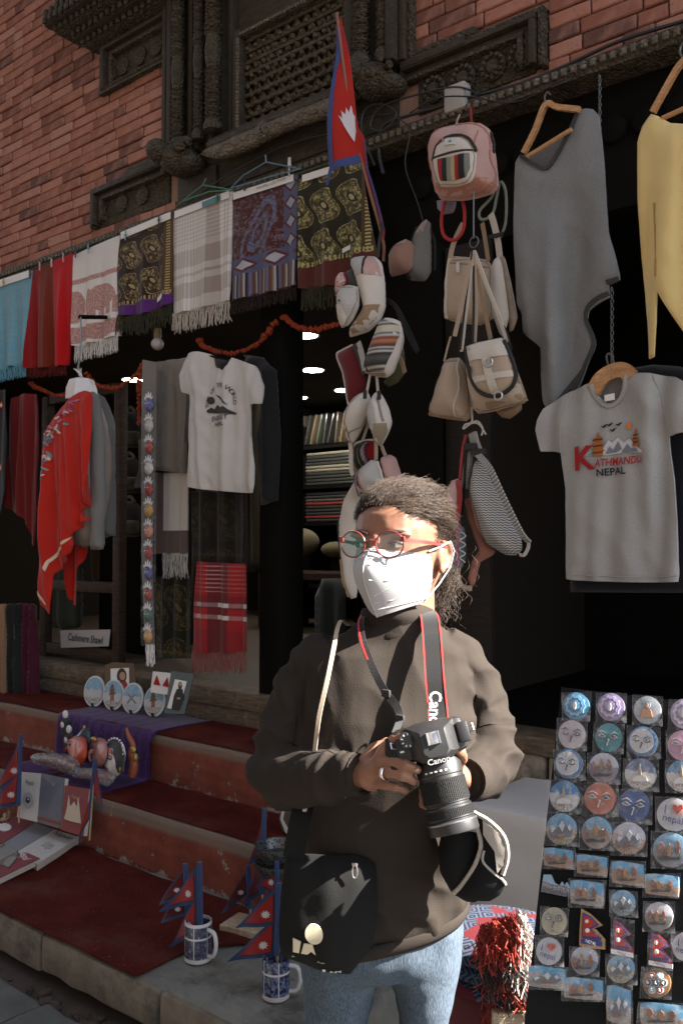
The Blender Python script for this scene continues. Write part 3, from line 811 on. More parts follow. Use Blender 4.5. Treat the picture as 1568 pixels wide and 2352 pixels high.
b = MB(); b.span((-1.79, 0.03, ZF), (-1.6, 0.07, 2.6), 0.004); b.obj('door_leaf', mat('dark_door_wood', f_wood((0.010, 0.007, 0.005), (0.016, 0.011, 0.008))), bld)
b = MB(); b.span((-5.6, -0.03, ZF - 0.075), (-1.99, 0.12, ZF + 0.004), 0.006); b.obj('door_sill', m_sill, bld)
b = MB(); b.span((-5.6, -0.012, Z3), (-2.0, 0.1, ZF - 0.076), 0.003); b.obj('sill_board', m_sill, bld)
b = MB(); b.span((-1.98, -0.04, ZF - 0.06), (1.0, 0.12, ZF + 0.004), 0.006); b.obj('door_sill', m_sill, bld)
# open glazed cabinet by the left door
cab = thing('display_cabinet', 'dark brown wooden display cabinet behind the red shawl', 'cabinet')
m_cab = mat('cabinet_wood', f_wood((0.022, 0.013, 0.009), (0.05, 0.028, 0.018)))
p0, p1 = onY(100, 1480, 0.16), onY(268, 1480, 0.16)
for x in (p0.x, p1.x):
    b = MB(); b.span((x - 0.03, 0.15, ZF), (x + 0.03, 0.2, 2.35), 0.004); b.obj('stile', m_cab, cab)
for z in (ZF + 0.02, 1.2, 2.3):
    b = MB(); b.span((p0.x + 0.031, 0.155, z), (p1.x - 0.031, 0.195, z + 0.06), 0.004); b.obj('rail', m_cab, cab)
b = MB(); b.span((p0.x, 0.55, ZF), (p1.x, 0.56, 2.3)); b.obj('back_panel', m_black, cab)
# ceiling downlights (lit)
m_lamp = mat('lit_diffuser', lambda g: dict(col=(0.9, 0.9, 0.88), emit=(1.0, 0.94, 0.84), es=14.0))
m_rim = plain('lamp_rim', (0.6, 0.58, 0.55), 0.4)
for k, (x, y) in enumerate(((700, 773), (718, 852), (685, 915), (305, 874), (790, 898))):
    p = onZ(x, y, 2.69)
    t = thing('ceiling_lamp', 'round lit recessed lamp in the shop ceiling', 'lamp', 'recessed lamps in the shop ceiling')
    b = MB(); b.lathe([(0.088, 0.012), (0.088, -0.004), (0.074, -0.004), (0.074, 0.004)], (p.x, p.y, 2.698), (0, 0, 1), 24, False); b.obj('rim', m_rim, t)
    b = MB(); b.lathe([(0.073, 0), (0.07, -0.004), (0.001, -0.006)], (p.x, p.y, 2.697), (0, 0, 1), 24); b.obj('diffuser', m_lamp, t)
# ================================================================ CLOTHES LINE AND SCARVES
m_wire = plain('grey_wire', (0.12, 0.12, 0.12), 0.4, 0.6)
m_cord = plain('green_cord', (0.07, 0.09, 0.07), 0.7)
m_whitecard = plain('white_card', (0.72, 0.71, 0.70), 0.6, var=0.04)
YS = -0.10
pl_s = FY(YS)
LINE = [(-60, 664), (40, 632), (78, 618), (168, 578), (278, 532), (402, 484), (535, 438), (684, 398), (770, 368), (850, 340)]
b = MB(); b.tube(curve([onY(x, y, YS) for x, y in LINE], 4), 0.003, 5); tag(b.obj('clothes_line', m_cord), 'thin dark cord strung under the lintel carrying the scarves', 'cord')
# patterns -------------------------------------------------------------------------
def damask(dark, mid, gold, bandcol, nx, ny, wb=0.14, side=True):
    def p(g, u, v):
        x = u * nx; y = v * ny
        wx = x + g.sin(y * 6.283) * 0.16
        a = g.sin(wx * 6.283) * g.sin(y * 6.283); c = g.m('COSINE', wx * 3.1416) * g.m('COSINE', y * 3.1416)
        og = g.abs(c); q = g.vor(g.vec(x * 1.0, y * 1.0), 9.0); q2 = g.vor(g.vec(x, y), 22.0)
        col = g.mix(g.sm(og, 0.22, 0.27), dark, mid)
        col = g.mix(g.sm(og, 0.36, 0.40) * g.sm(q, 0.70, 0.40), col, gold)
        col = g.mix(g.sm(og, 0.20, 0.22) * (1.0 - g.sm(og, 0.27, 0.29)), col, gold)
        col = g.mix(g.sm(q2, 0.42, 0.5) * 0.7, col, dark)
        col = g.mix(g.sm(og, 0.86, 0.9), col, dark)
        col = g.mix(g.sm(og, 0.955, 0.965), col, gold)
        if side:
            sb = g.sm(u, 0.845, 0.85); st = g.tri(v * 34) ; dots = g.sm(st, 0.45, 0.55) * g.band(u, 0.89, 0.95, 0.004)
            col = g.mix(sb, col, (0.085, 0.045, 0.02)); col = g.mix(dots, col, gold)
        col = g.mix(1.0 - g.sm(v, wb, wb + 0.004), col, bandcol)
        xx = g.tri(u * 24.0) * g.band(v, wb + 0.01, wb + 0.05, 0.003)
        return g.mix(g.sm(xx, 0.5, 0.6), col, gold)
    return p
def paisley(g, u, v):
    o = g.vec(u, v * 1.5); d = g.noise(o, 4.0, 2)
    cx = u - 0.46 + g.sin(v * 5.2) * 0.14; cy = (v - 0.57) * 0.62
    r = g.sqrt(cx * cx + cy * cy); rings = g.sin((r + d * 0.05) * 72.0)
    sw = g.noise(o, 7, 3, 0.6, 2.5); det = g.vor(o, 26.0)
    col = g.mix(g.sm(sw, 0.45, 0.55), (0.075, 0.022, 0.020), (0.15, 0.055, 0.042))
    col = g.mix(g.band(sw, 0.56, 0.62, 0.01), col, (0.17, 0.16, 0.23))
    col = g.mix((1.0 - g.sm(r, 0.20, 0.22)) * g.sm(rings, -0.3, 0.1), col, (0.15, 0.15, 0.24))
    col = g.mix(g.sm(det, 0.5, 0.6) * 0.5, col, (0.045, 0.02, 0.03))
    sb = g.sm(u, 0.80, 0.805); dm = g.abs(u - 0.9) * 9.0 + g.tri(v * 6.0)
    bor = g.mix(g.sm(dm, 0.62, 0.66), (0.32, 0.33, 0.40), (0.10, 0.10, 0.18)); bor = g.mix(g.band(dm, 0.62, 0.9, 0.02), bor, (0.085, 0.022, 0.03))
    col = g.mix(sb, col, bor)
    hb = 1.0 - g.sm(v, 0.37, 0.375); dm2 = g.abs(v - 0.3) * 12.0 + g.tri(u * 2.2)
    bo2 = g.mix(g.sm(dm2, 0.55, 0.6), (0.40, 0.42, 0.48), (0.095, 0.10, 0.19)); bo2 = g.mix(g.band(dm2, 0.55, 0.85, 0.02), bo2, (0.12, 0.03, 0.035))
    col = g.mix(hb, col, bo2)
    s = g.frac(u * 7.0)
    st = g.ramp(s, [(0.0, (0.055, 0.02, 0.022)), (0.2, (0.16, 0.16, 0.28)), (0.42, (0.10, 0.04, 0.03)), (0.6, (0.16, 0.085, 0.04)), (0.8, (0.45, 0.44, 0.46)), (0.9, (0.02, 0.02, 0.03))])
    return g.mix(1.0 - g.sm(v, 0.22, 0.225), col, st)
def beigecheck(g, u, v):
    W_, B_ = (0.70, 0.68, 0.66), (0.30, 0.235, 0.20)
    f = g.sm(g.tri(u * 22.0), 0.45, 0.55) * (1.0 - g.sm(u, 0.40, 0.41)) * 0.45
    a = f + g.band(u, 0.0, 0.08) * 0.5 + g.band(u, 0.58, 0.80) * 0.95 + g.band(u, 0.87, 0.89) * 0.7 + g.band(u, 0.92, 0.94) * 0.7 + g.band(u, 0.41, 0.58) * 0.25
    c = g.sm(g.tri(v * 26.0), 0.45, 0.55) * g.sm(v, 0.62, 0.63) * 0.35 + g.band(v, 0.42, 0.58) * 0.55 + g.band(v, 0.12, 0.27) * 0.6 + g.band(v, 0.33, 0.36) * 0.55
    k = g.mn((a + c) * 0.62, 1.0)
    return g.mix(k, W_, B_)
def elephant(g, u, v):
    pink = (0.42, 0.215, 0.195); wht = (0.72, 0.69, 0.68)
    n = g.noise(g.vec(u, v * 1.4), 30, 3, 0.6)
    pp = g.mix(g.sm(n, 0.45, 0.58), pink, (0.55, 0.36, 0.33))
    e = g.mx(g.ell(u, v, 0.62, 0.44, 0.30, 0.13), g.ell(u, v, 0.36, 0.40, 0.09, 0.16))
    for x in (0.42, 0.56, 0.74, 0.88): e = g.mx(e, g.band(u, x, x + 0.10) * g.band(v, 0.25, 0.42))
    e = g.mx(e, g.ell(u, v, 0.06, 0.40, 0.20, 0.17))
    e = g.mx(e, g.band(v, 0.64, 0.69)); e = g.mx(e, g.band(v, 0.02, 0.19 ) * g.sm(v + g.tri(u * 1.6) * 0.06, 0.05, 0.06))
    return g.mix(e, wht, pp)
def redstripes(g, u, v):
    return g.ramp(u + g.noise(g.vec(u, v), 3, 2) * 0.03, [(0.0, (0.26, 0.006, 0.008)), (0.33, (0.22, 0.012, 0.008)), (0.36, (0.17, 0.022, 0.010)), (0.57, (0.17, 0.022, 0.010)), (0.6, (0.48, 0.008, 0.010)), (1.0, (0.46, 0.006, 0.010))])
def bluescarf(g, u, v):
    n = g.noise(g.vec(u, v * 1.6), 7, 3, 0.6, 1.5)
    return g.mix(g.band(n, 0.46, 0.54, 0.02) * 0.5, (0.15, 0.36, 0.47), (0.27, 0.36, 0.44))
f_ = lambda n, p: fabric(n, None, patt=p)
SC = [
 ('turquoise scarf with faint paisley weave, pegged at the end of the line', [(-75, 672), (77, 622), (70, 720), (62, 832), (-92, 872)], f_('blue_scarf', bluescarf), 38, (0.14, 0.36, 0.48), 3, 0.018),
 ('bright red scarf folded in darker red bands on the clothes line', [(79, 622), (170, 582), (165, 700), (153, 838), (64, 846), (68, 740)], f_('red_scarf', redstripes), 28, (0.10, 0.01, 0.01), 2, 0.02),
 ('white scarf with pink elephant print and white fringe', [(171, 588), (277, 541), (276, 640), (272, 770), (172, 795), (171, 690)], f_('elephant_scarf', elephant), 42, (0.68, 0.65, 0.63), 4, 0.012),
 ('dark brown and gold patterned scarf with a purple hem', [(280, 538), (401, 488), (399, 600), (396, 696), (330, 722), (258, 724), (270, 640)], f_('brown_scarf', damask((0.028, 0.016, 0.011), (0.07, 0.04, 0.02), (0.40, 0.30, 0.14), (0.095, 0.022, 0.17), 3.0, 2.9)), 48, (0.045, 0.045, 0.025), 5, 0.014),
 ('beige and white chequered wool scarf with long fringe', [(403, 490), (536, 440), (533, 580), (528, 690), (397, 722), (400, 600)], f_('check_scarf', beigecheck), 46, (0.48, 0.43, 0.38), 6, 0.010),
 ('maroon and blue paisley scarf with diamond border and striped hem', [(537, 448), (684, 402), (685, 540), (682, 655), (529, 690), (533, 570)], f_('paisley_scarf', paisley), 32, (0.03, 0.018, 0.016), 7, 0.012),
 ('olive and gold patterned scarf with a maroon hem beside the big flag', [(687, 410), (826, 366), (848, 500), (862, 606), (770, 655), (692, 664), (690, 540)], f_('olive_scarf', damask((0.025, 0.02, 0.010), (0.10, 0.085, 0.03), (0.44, 0.38, 0.17), (0.10, 0.025, 0.018), 2.8, 2.9, 0.2)), 44, (0.045, 0.04, 0.022), 8, 0.016)]
for i, (lab, poly, m, fr, fc, sd_, fa) in enumerate(SC):
    t = thing('scarf', lab, 'scarf', 'scarves pegged on the clothes line')
    o, s = sheet('cloth', poly, pl_s, m, t, thick=0.012, fold=vfold(fa, 0.16, sd_, 2.98, 2.6), res=0.013, smooth=0.12)
    # fringe along the bottom edge
    pts2 = [pl_s.px(*p) for p in (poly[3:6] if i in (3, 6) else poly[3:5])][::-1]
    mb = MB(); k = Vector(pl_s.px(300, 700)); hh = abs(pl_s.px(300, 700 + fr)[1] - k.y)
    for a, c in zip(pts2[:-1], pts2[1:]):
        L = abs(c[0] - a[0]); strands(mb, pl_s.w(a[0], a[1] + 0.004, 0), pl_s.w(c[0], c[1] + 0.004, 0), int(L / 0.0042), hh, 0.0017, seed=i, jit=0.35)
    mb.obj('fringe', fabric('fringe_%d' % i, fc), t, kind='stuff')
    if i >= 3 or i == 0:   # white paper band at the top of the folded scarf
        (x0, y0), (x1, y1) = poly[0], poly[1]
        q0, q1 = ((0.02, 0.96) if i != 6 else (0.08, 0.58))
        X = lambda t_: x0 + (x1 - x0) * t_; Yy = lambda t_: y0 + (y1 - y0) * t_
        decal('paper_band', [(X(q0), Yy(q0) - 2), (X(q1), Yy(q1) - 2), (X(q1), Yy(q1) + 14), (X(q0), Yy(q0) + 14)], s, m_whitecard, t, lift=0.004, res=0.03)
        if i == 5: letter('lettering', 'ahimsa 0271 Pashmina', s, 628, 425, -7, plain('print_grey', (0.12, 0.12, 0.13)), t, rot=math.pi + 0.0, lift=0.009)
        if i == 4: decal('coloured_label', [(470, 467), (512, 450), (512, 462), (471, 479)], s, plain('teal_label', (0.10, 0.22, 0.28)), t, lift=0.008, res=0.03)
    if i in (3, 6):
        a = (372, 688) if i == 3 else (797, 575)
        decal('care_tag', [(a[0] - 10, a[1] - 3), (a[0] + 9, a[1] - 12), (a[0] + 9, a[1] - 2), (a[0] - 10, a[1] + 7)], s, m_whitecard, t, lift=0.004, res=0.03)
# pegs
PEG = [(8, 655, (0.42, 0.40, 0.20), 'yellow'), (70, 637, (0.10, 0.12, 0.14), 'dark grey'), (92, 618, (0.62, 0.42, 0.38), 'pink'), (119, 610, (0.66, 0.60, 0.56), 'white'), (146, 598, (0.6, 0.36, 0.33), 'pale pink'), (174, 588, (0.06, 0.07, 0.16), 'navy blue'), (203, 578, (0.20, 0.38, 0.38), 'teal'), (288, 547, (0.24, 0.40, 0.42), 'pale teal'), (365, 512, (0.03, 0.03, 0.04), 'black'), (498, 462, (0.05, 0.14, 0.07), 'dark green'), (562, 432, (0.03, 0.035, 0.06), 'blue black'), (664, 398, (0.55, 0.58, 0.62), 'clear white'), (757, 372, (0.45, 0.55, 0.55), 'pale aqua')]
SCN = ['turquoise scarf', 'turquoise scarf', 'red scarf', 'red scarf', 'red scarf', 'red scarf', 'elephant scarf', 'elephant scarf', 'purple hemmed scarf', 'chequered scarf', 'paisley scarf', 'paisley scarf', 'olive scarf']
for (x, y, c, cn), sn in zip(PEG, SCN):
    t = thing('clothes_peg', '%s plastic clothes peg holding the %s on the line' % (cn, sn), 'clothes peg', 'pegs on the clothes line')
    p = onY(x, y - 6, YS - 0.022); m = plain('peg_' + cn.replace(' ', '_'), c, 0.4)
    for s in (-1, 1):
        b = MB(); pts = [p + Vector((0.004 * s, -0.003 * s, 0.022)), p + Vector((0.002 * s, -0.002 * s, 0.006)), p + Vector((0.0035 * s, -0.003 * s, -0.008)), p + Vector((0.001 * s, 0, -0.022))]
        b.ribbon(pts, 0.009, 0.004, (0.6, -1, 0)); b.obj('jaw', m, t)
    b = MB(); b.tube([p + Vector((-0.006, -0.004, 0.002)), p + Vector((0.006, 0.004, 0.002))], 0.003, 8); b.obj('spring', m_wire, t)
# wire hangers hooked over the line
for k, (pts, c, lab) in enumerate(((((610, 356), (611, 372), (560, 402), (530, 432), (545, 428), (640, 400), (690, 388), (611, 372)), (0.10, 0.20, 0.28), 'thin blue wire coat hanger hooked above the paisley scarf'), (((473, 410), (466, 425), (440, 445), (405, 474), (420, 462), (480, 440), (535, 436), (466, 425)), (0.08, 0.20, 0.15), 'thin green wire coat hanger hooked above the chequered scarf'))):
    b = MB(); P = [onY(x, y, YS - 0.03) for x, y in pts]
    b.tube(P[:2], 0.003, 5); b.tube([P[1], P[2], P[3], P[4], P[5], P[6], P[7]], 0.003, 5); tag(b.obj('wire_hanger', plain('hanger_wire_%d' % k, c, 0.4)), lab, 'hanger', 'wire hangers above the scarves')
# electric cables on the wall
for k, (pts, r, lab) in enumerate(((((880, 400), (870, 350), (880, 290), (940, 265), (1010, 245), (1100, 218), (1200, 190), (1300, 150), (1420, 95), (1580, 45)), 0.012, 'thick black electric cable sagging along the wall above the lintel'),
        (((430, 465), (520, 405), (620, 350), (700, 320), (790, 300), (850, 270), (900, 262)), 0.007, 'black cable running under the carved window sill'),
        (((860, 380), (830, 300), (840, 250), (880, 240), (910, 262), (880, 300), (850, 290), (870, 250), (930, 225), (1040, 200), (1100, 215)), 0.007, 'tangled loop of black cable at the lion corbel'),
        (((905, 265), (940, 300), (930, 380), (960, 470), (985, 560)), 0.004, 'thin dark wire hanging down into the shop front'),
        (((940, 260), (1000, 226), (1080, 222), (1180, 235), (1290, 185), (1300, 190)), 0.005, 'thin wire stapled along the lintel beside the grey box'))):
    b = MB(); b.tube(curve([onY(x, y, -0.05 - 0.012 * k) for x, y in pts], 6), r * 0.6, 6); tag(b.obj('cable', plain('black_cable', (0.02, 0.02, 0.022), 0.5)), lab, 'cable', 'cables on the wall')
b = MB(); p = onY(1050, 228, -0.05); b.box((p.x, p.y, p.z), (0.09, 0.05, 0.10), None, 0.008); tag(b.obj('junction_box', plain('pale_box', (0.36, 0.34, 0.32), 0.7)), 'dirty pale square junction box under the carved panel', 'box')
# broken white insulator pegs on wall
for k, (x, y) in enumerate(((374, 353), (665, 372))):
    b = MB(); p = onY(x, y, -0.03); b.tube([p + Vector((0, 0, 0.018)), p - Vector((0, 0, 0.018))], [0.007, 0.009], 8); tag(b.obj('plastic_hook', m_whitecard), ('small white plastic hook on the brick beside the lion corbel', 'small white plastic hook above the paisley scarf')[k], 'hook')

# ================================================================ BIG FLAG ON ITS POLE
m_fred = fabric('flag_red', (0.42, 0.020, 0.014)); m_fblue = fabric('flag_blue', (0.055, 0.075, 0.22)); m_fwht = fabric('flag_white', (0.66, 0.62, 0.66))
def star(cx, cy, r1, r2, n, rot=0.0, sy=1.0):
    return [(cx + (r1 if i % 2 == 0 else r2) * math.cos(rot + i * math.pi / n), cy + sy * (r1 if i % 2 == 0 else r2) * math.sin(rot + i * math.pi / n)) for i in range(2 * n)]
t = thing('national_flag', 'tall red double pennant flag with blue border hanging limp from a pole', 'flag')
pf = FY(-0.34); fo = lambda x, y: 0.02 * np.sin(x * 30 + y * 4) + 0.01 * np.sin(y * 9)
o, s = sheet('cloth', [(776, 36), (782, 70), (790, 108), (805, 200), (818, 290), (833, 316), (838, 382), (850, 430), (866, 480), (880, 528), (876, 548), (862, 508), (846, 460), (826, 384), (823, 362), (774, 394), (770, 390), (769, 268), (776, 122), (772, 60)], pf, m_fred, t, thick=0.004, fold=fo, res=0.012, smooth=0.3)
decal('blue_border', [(772, 40), (777, 60), (783, 110), (776, 160), (775, 268), (777, 388), (764, 432), (759, 430), (767, 390), (765, 268), (772, 122), (769, 60)], s, m_fblue, t, res=0.012, lift=0.002)
decal('blue_border', [(774, 382), (821, 354), (826, 372), (774, 398)], s, m_fblue, t, res=0.012, lift=0.003)
decal('blue_border', [(836, 318), (840, 382), (868, 482), (882, 530), (879, 531), (864, 484), (836, 384)], s, m_fblue, t, res=0.012, lift=0.003)
decal('moon_emblem', [(786, 270), (793, 276), (790, 258), (797, 266), (797, 248), (803, 260), (805, 242), (810, 262), (813, 265), (816, 300), (814, 326), (806, 312), (796, 292)], s, m_fwht, t, res=0.008, lift=0.002)
b = MB(); P = [onY(773, 30, -0.335), onY(800, 230, -0.33), onY(838, 400, -0.325), onY(878, 545, -0.32), onY(880, 600, -0.3)]
b.tube(curve(P, 4), 0.006, 6); b.obj('pole', plain('brown_pole', (0.22, 0.09, 0.05), 0.5), t)

# ================================================================ MARIGOLD GARLANDS
m_mari = mat('marigold', lambda g: dict(col=g.mix(g.noise(g.ob(), 60, 3), (0.20, 0.018, 0.006), (0.40, 0.06, 0.010)), rough=0.8, bump=(g.vor(g.ob(), 160), 0.8, 0.004)))
def garland(pts, Y, lab, dark=False):
    t = thing('marigold_garland', lab, 'garland', 'marigold garlands across the shop front')
    C = curve([onY(x, y, Y) for x, y in pts], 24); rr = random.Random(int(pts[0][0])); bb = MB(); last = None
    me = None; k = 0
    for p in C:
        if last is not None and (p - last).length < 0.017: continue
        last = p; q = p + Vector((rr.uniform(-.004, .004), rr.uniform(-.004, .004), rr.uniform(-.004, .004))); r = rr.uniform(0.009, 0.013)
        b = MB(); b.ball(q, (r, r, r * 0.8), 9, 6)
        for j in range(8):
            a = j * 0.785 + k; b.ball(q + Vector((math.cos(a) * r * 0.8, math.sin(a * 1.3) * r * 0.6, math.sin(a) * r * 0.8)), r * 0.42, 5, 4)
        b.obj('flower', m_mari, t); k += 1
    bb.tube(C[::6] + [C[-1]], 0.0015, 4); bb.obj('string', m_cord, t)
garland([(455, 780), (480, 802), (530, 812), (590, 790), (636, 735)], -0.04, 'red orange marigold garland looping above the white t-shirt')
garland([(652, 728), (680, 748), (710, 757), (745, 754), (778, 744)], -0.04, 'red orange marigold garland looping beside the bag column')
garland([(70, 880), (100, 898), (140, 910), (168, 893)], -0.04, 'red orange marigold garland behind the red scarf fringe')
garland([(200, 858), (225, 885), (270, 890), (305, 868), (332, 838)], -0.02, 'red orange marigold garland between mannequin and magnet strip')
garland([(322, 850), (318, 900), (320, 940), (319, 978)], -0.02, 'short marigold string hanging straight beside the magnet strip')

# ================================================================ LEFT SHOP FRONT GOODS
m_teewhite = fabric('white_cotton', (0.62, 0.60, 0.58), (0.55, 0.53, 0.51), weave=600, bump=0.2)
m_print = plain('black_print', (0.03, 0.03, 0.032), 0.8)
m_dark = fabric('black_cloth', (0.02, 0.019, 0.02))
# white tee
pt = FY(-0.22)
TEE = [(432, 811), (420, 832), (411, 862), (418, 900), (438, 907), (437, 950), (436, 1030), (433, 1118), (510, 1128), (586, 1132), (590, 1073), (584, 1000), (578, 930), (601, 927), (607, 888), (598, 858), (582, 839), (535, 822), (528, 840), (514, 850), (498, 838), (490, 816), (460, 808)]
t = thing('white_tshirt', 'white t-shirt with round black mountain print hanging in the doorway', 't-shirt')
vf1 = vfold(0.008, 0.11, 4)
o, s = sheet('cloth', TEE, pt, m_teewhite, t, thick=0.010, bulge=0.0095, ew=0.09, fold=lambda x, y: vfold(0.005, 0.17, 4)(x, y) + crease(0.018, 0.016, 6, 3, 2.4, 2.05)(x, y) + 0.006 * np.sin((x * 1.1 - y) * 22 + 2) * np.clip((y - 2.0) / 0.15, 0, 1), res=0.011, smooth=0.25)
cx, cy = pt.px(512, 930); r0 = abs(pt.px(512, 890)[1] - cy)
for q, (body, ca, rad, flip) in enumerate((('TOP OF THE WORLD', math.pi / 2, 1.0, 1),)):
    n = len(body); mbx = MB()
    for i, ch in enumerate(body):
        if ch == ' ': continue
        a = math.pi * 1.03 - (i + 0.5) / n * math.pi * 1.06
        v_, f_2 = text2d(ch, r0 * 0.36); vs = []
        for p in v_:
            rr_ = r0 * 0.98 + p[1]; aa = a - p[0] / r0; X, Y_ = cx + rr_ * math.cos(aa), cy + rr_ * math.sin(aa); vs.append(pt.w(X, Y_, s.h(X, Y_) + 0.003))
        mbx.add(vs, f_2)
    mbx.obj('lettering', m_print, t, smooth=False)
letter('lettering', 'EVEREST', s, 512, 961, 11, m_print, t, bold=0.012); letter('lettering', 'NEPAL', s, 512, 975, 9, m_print, t, bold=0.012)
decal('mountain_print', [(480, 944), (490, 937), (497, 941), (506, 931), (514, 938), (524, 934), (533, 942), (548, 950), (547, 953), (482, 949)], s, m_print, t, res=0.01)
decal('sun_print', [(490 + 9 * math.cos(a * 0.63), 921 + 9 * math.sin(a * 0.63)) for a in range(10)], s, m_print, t, res=0.008)
decal('ridge_print', [(503, 908), (512, 912), (532, 931), (524, 928)], s, m_print, t, res=0.008)
o2, _ = sheet('inside_collar', [(492, 822), (533, 826), (530, 845), (512, 858), (496, 842)], FY(-0.216), m_dark, t, thick=0.004, res=0.02, bulge=0.026, ew=.05)
b = MB(); b.tube([onY(*q, -0.22) for q in ((505, 800), (512, 815), (470, 815), (560, 835), (512, 815))], 0.004, 6); b.obj('hanger', m_black, t)
# dark garment behind the tee, at the door post
t = thing('dark_jacket', 'dark jacket on a hanger behind the white t-shirt', 'jacket')
sheet('cloth', [(560, 815), (600, 820), (632, 850), (640, 1000), (635, 1150), (600, 1160), (592, 1000), (600, 930)], FY(-0.10), m_dark, t, thick=0.01, bulge=0.03, fold=vfold(0.01, 0.09, 2), res=0.02)
# grey shawl, brown and white scarf, dark gold scarf
g_grey = fabric('taupe_wool', (0.22, 0.195, 0.165), (0.19, 0.165, 0.14))
t = thing('grey_shawl', 'plain taupe grey wool shawl folded over beside the white t-shirt', 'shawl')
sheet('cloth', [(362, 832), (432, 822), (434, 960), (430, 1088), (395, 1084), (358, 1080), (357, 950)], FY(-0.06), g_grey, t, thick=0.02, bulge=0.01, fold=lambda x, y: vfold(0.006, 0.12, 9)(x, y) + crease(0.02, 0.012, 4, 2, 2.4, 2.2)(x, y), res=0.014)
t = thing('grey_shawl', 'narrow dark grey shawl edge hanging behind the magnet strip', 'shawl')
sheet('cloth', [(318, 1010), (345, 1000), (345, 1120), (310, 1120), (318, 1080)], FY(-0.02), fabric('dark_grey_wool', (0.09, 0.085, 0.08)), t, thick=0.01, fold=vfold(0.008, 0.1, 3), res=0.02)
def brownwhite(g, u, v):
    return g.mix(g.mx(1.0 - g.sm(u, 0.27, 0.29), 1.0 - g.sm(v, 0.28, 0.285)), (0.56, 0.53, 0.49), (0.12, 0.085, 0.075))
t = thing('brown_white_scarf', 'white scarf with brown side and brown end hanging below the grey shawl', 'scarf')
ps = FY(-0.045); sheet('cloth', [(355, 1086), (434, 1086), (433, 1180), (432, 1272), (356, 1272), (355, 1180)], ps, f_('brown_white', brownwhite), t, thick=0.008, fold=vfold(0.005, 0.1, 1), res=0.014)
mb = MB(); strands(mb, onY(374, 1270, -0.05), onY(432, 1270, -0.05), 40, 0.12, 0.0016); mb.obj('fringe', fabric('cream_fringe', (0.5, 0.47, 0.43)), t, kind='stuff')
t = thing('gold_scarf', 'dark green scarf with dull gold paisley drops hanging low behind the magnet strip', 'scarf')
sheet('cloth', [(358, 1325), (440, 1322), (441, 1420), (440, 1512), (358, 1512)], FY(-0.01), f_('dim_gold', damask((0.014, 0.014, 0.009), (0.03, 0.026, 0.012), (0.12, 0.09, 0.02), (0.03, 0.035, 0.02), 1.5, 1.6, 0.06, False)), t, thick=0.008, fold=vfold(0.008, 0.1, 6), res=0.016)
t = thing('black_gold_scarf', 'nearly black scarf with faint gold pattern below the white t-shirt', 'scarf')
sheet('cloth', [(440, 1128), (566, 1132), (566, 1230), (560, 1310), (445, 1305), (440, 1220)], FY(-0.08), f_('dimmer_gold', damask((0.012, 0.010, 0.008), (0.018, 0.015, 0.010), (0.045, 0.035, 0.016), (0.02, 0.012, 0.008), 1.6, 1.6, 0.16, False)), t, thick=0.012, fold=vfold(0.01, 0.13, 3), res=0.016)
def redplaid(g, u, v):
    r, d, w_ = (0.34, 0.020, 0.022), (0.10, 0.018, 0.022), (0.62, 0.58, 0.56)
    k = g.band(u, 0.32, 0.70) * 0.75
    base = g.mix(k, r, d); base = g.mix(g.band(v, 0.5, 0.64) * 0.5, base, d); base = g.mix(g.band(v, 0.0, 0.28) * 0.3, base, d)
    st = g.sm(g.tri(v * 22.0), 0.62, 0.7) * g.band(v, 0.68, 0.97) * 0.65
    wb = g.mx(g.band(v, 0.52, 0.565), g.band(v, 0.39, 0.435)); wc = g.mx(g.band(u, 0.48, 0.72) , g.mx(g.band(u, 0.10, 0.24) * g.sm(g.tri(u * 28), .3, .5), g.band(u, 0.93, 1.0)))
    base = g.mix(wb * g.mx(wc, 0.25), base, w_)
    return g.mix(st * g.mx(g.band(u, 0.30, 0.62), 0.35), base, (0.5, 0.30, 0.29))
t = thing('plaid_scarf', 'red white and dark plaid wool scarf hanging low with short fringe', 'scarf')
pp_ = FY(-0.12); sheet('cloth', [(452, 1290), (560, 1296), (563, 1400), (566, 1498), (441, 1500), (444, 1400)], pp_, f_('red_plaid', redplaid), t, thick=0.014, fold=vfold(0.010, 0.15, 2), res=0.012)
mb = MB(); strands(mb, onY(441, 1498, -0.12), onY(566, 1496, -0.12), 80, 0.095, 0.0017); mb.obj('fringe', fabric('plaid_fringe', (0.26, 0.08, 0.075)), t, kind='stuff')

# magnet mask strip
m_plas = mat('clear_film', lambda g: dict(col=(0.85, 0.85, 0.87), rough=0.18, spec=0.7, alpha=g.sm(g.noise(g.ob(), 55, 4, 0.6, 1.0), 0.45, 0.8) * 0.17 + 0.03, bump=(g.noise(g.ob(), 70, 3, 0.6, 1.5), 0.8, 0.006)))
t = thing('magnet_strip', 'long hanging strip of cellophane packets holding small painted mask magnets', 'souvenir strip')
pm = FY(-0.16); sheet('backing_card', [(328, 826), (360, 832), (354, 1100), (350, 1300), (356, 1512), (336, 1512), (326, 1300), (325, 1000)], pm, plain('strip_card', (0.16, 0.145, 0.14), 0.5), t, thick=0.003, res=0.03)
mb = MB(); strands(mb, onY(336, 1480, -0.17), onY(356, 1480, -0.17), 12, 0.10, 0.002); mb.obj('tassel', m_whitecard, t, kind='stuff')
mcols = [(0.10, 0.10, 0.28), (0.45, 0.42, 0.42), (0.30, 0.05, 0.04), (0.55, 0.52, 0.5), (0.28, 0.03, 0.03), (0.45, 0.27, 0.06), (0.5, 0.22, 0.16), (0.3, 0.05, 0.05), (0.07, 0.08, 0.24), (0.28, 0.06, 0.05), (0.06, 0.14, 0.10), (0.5, 0.28, 0.10)]
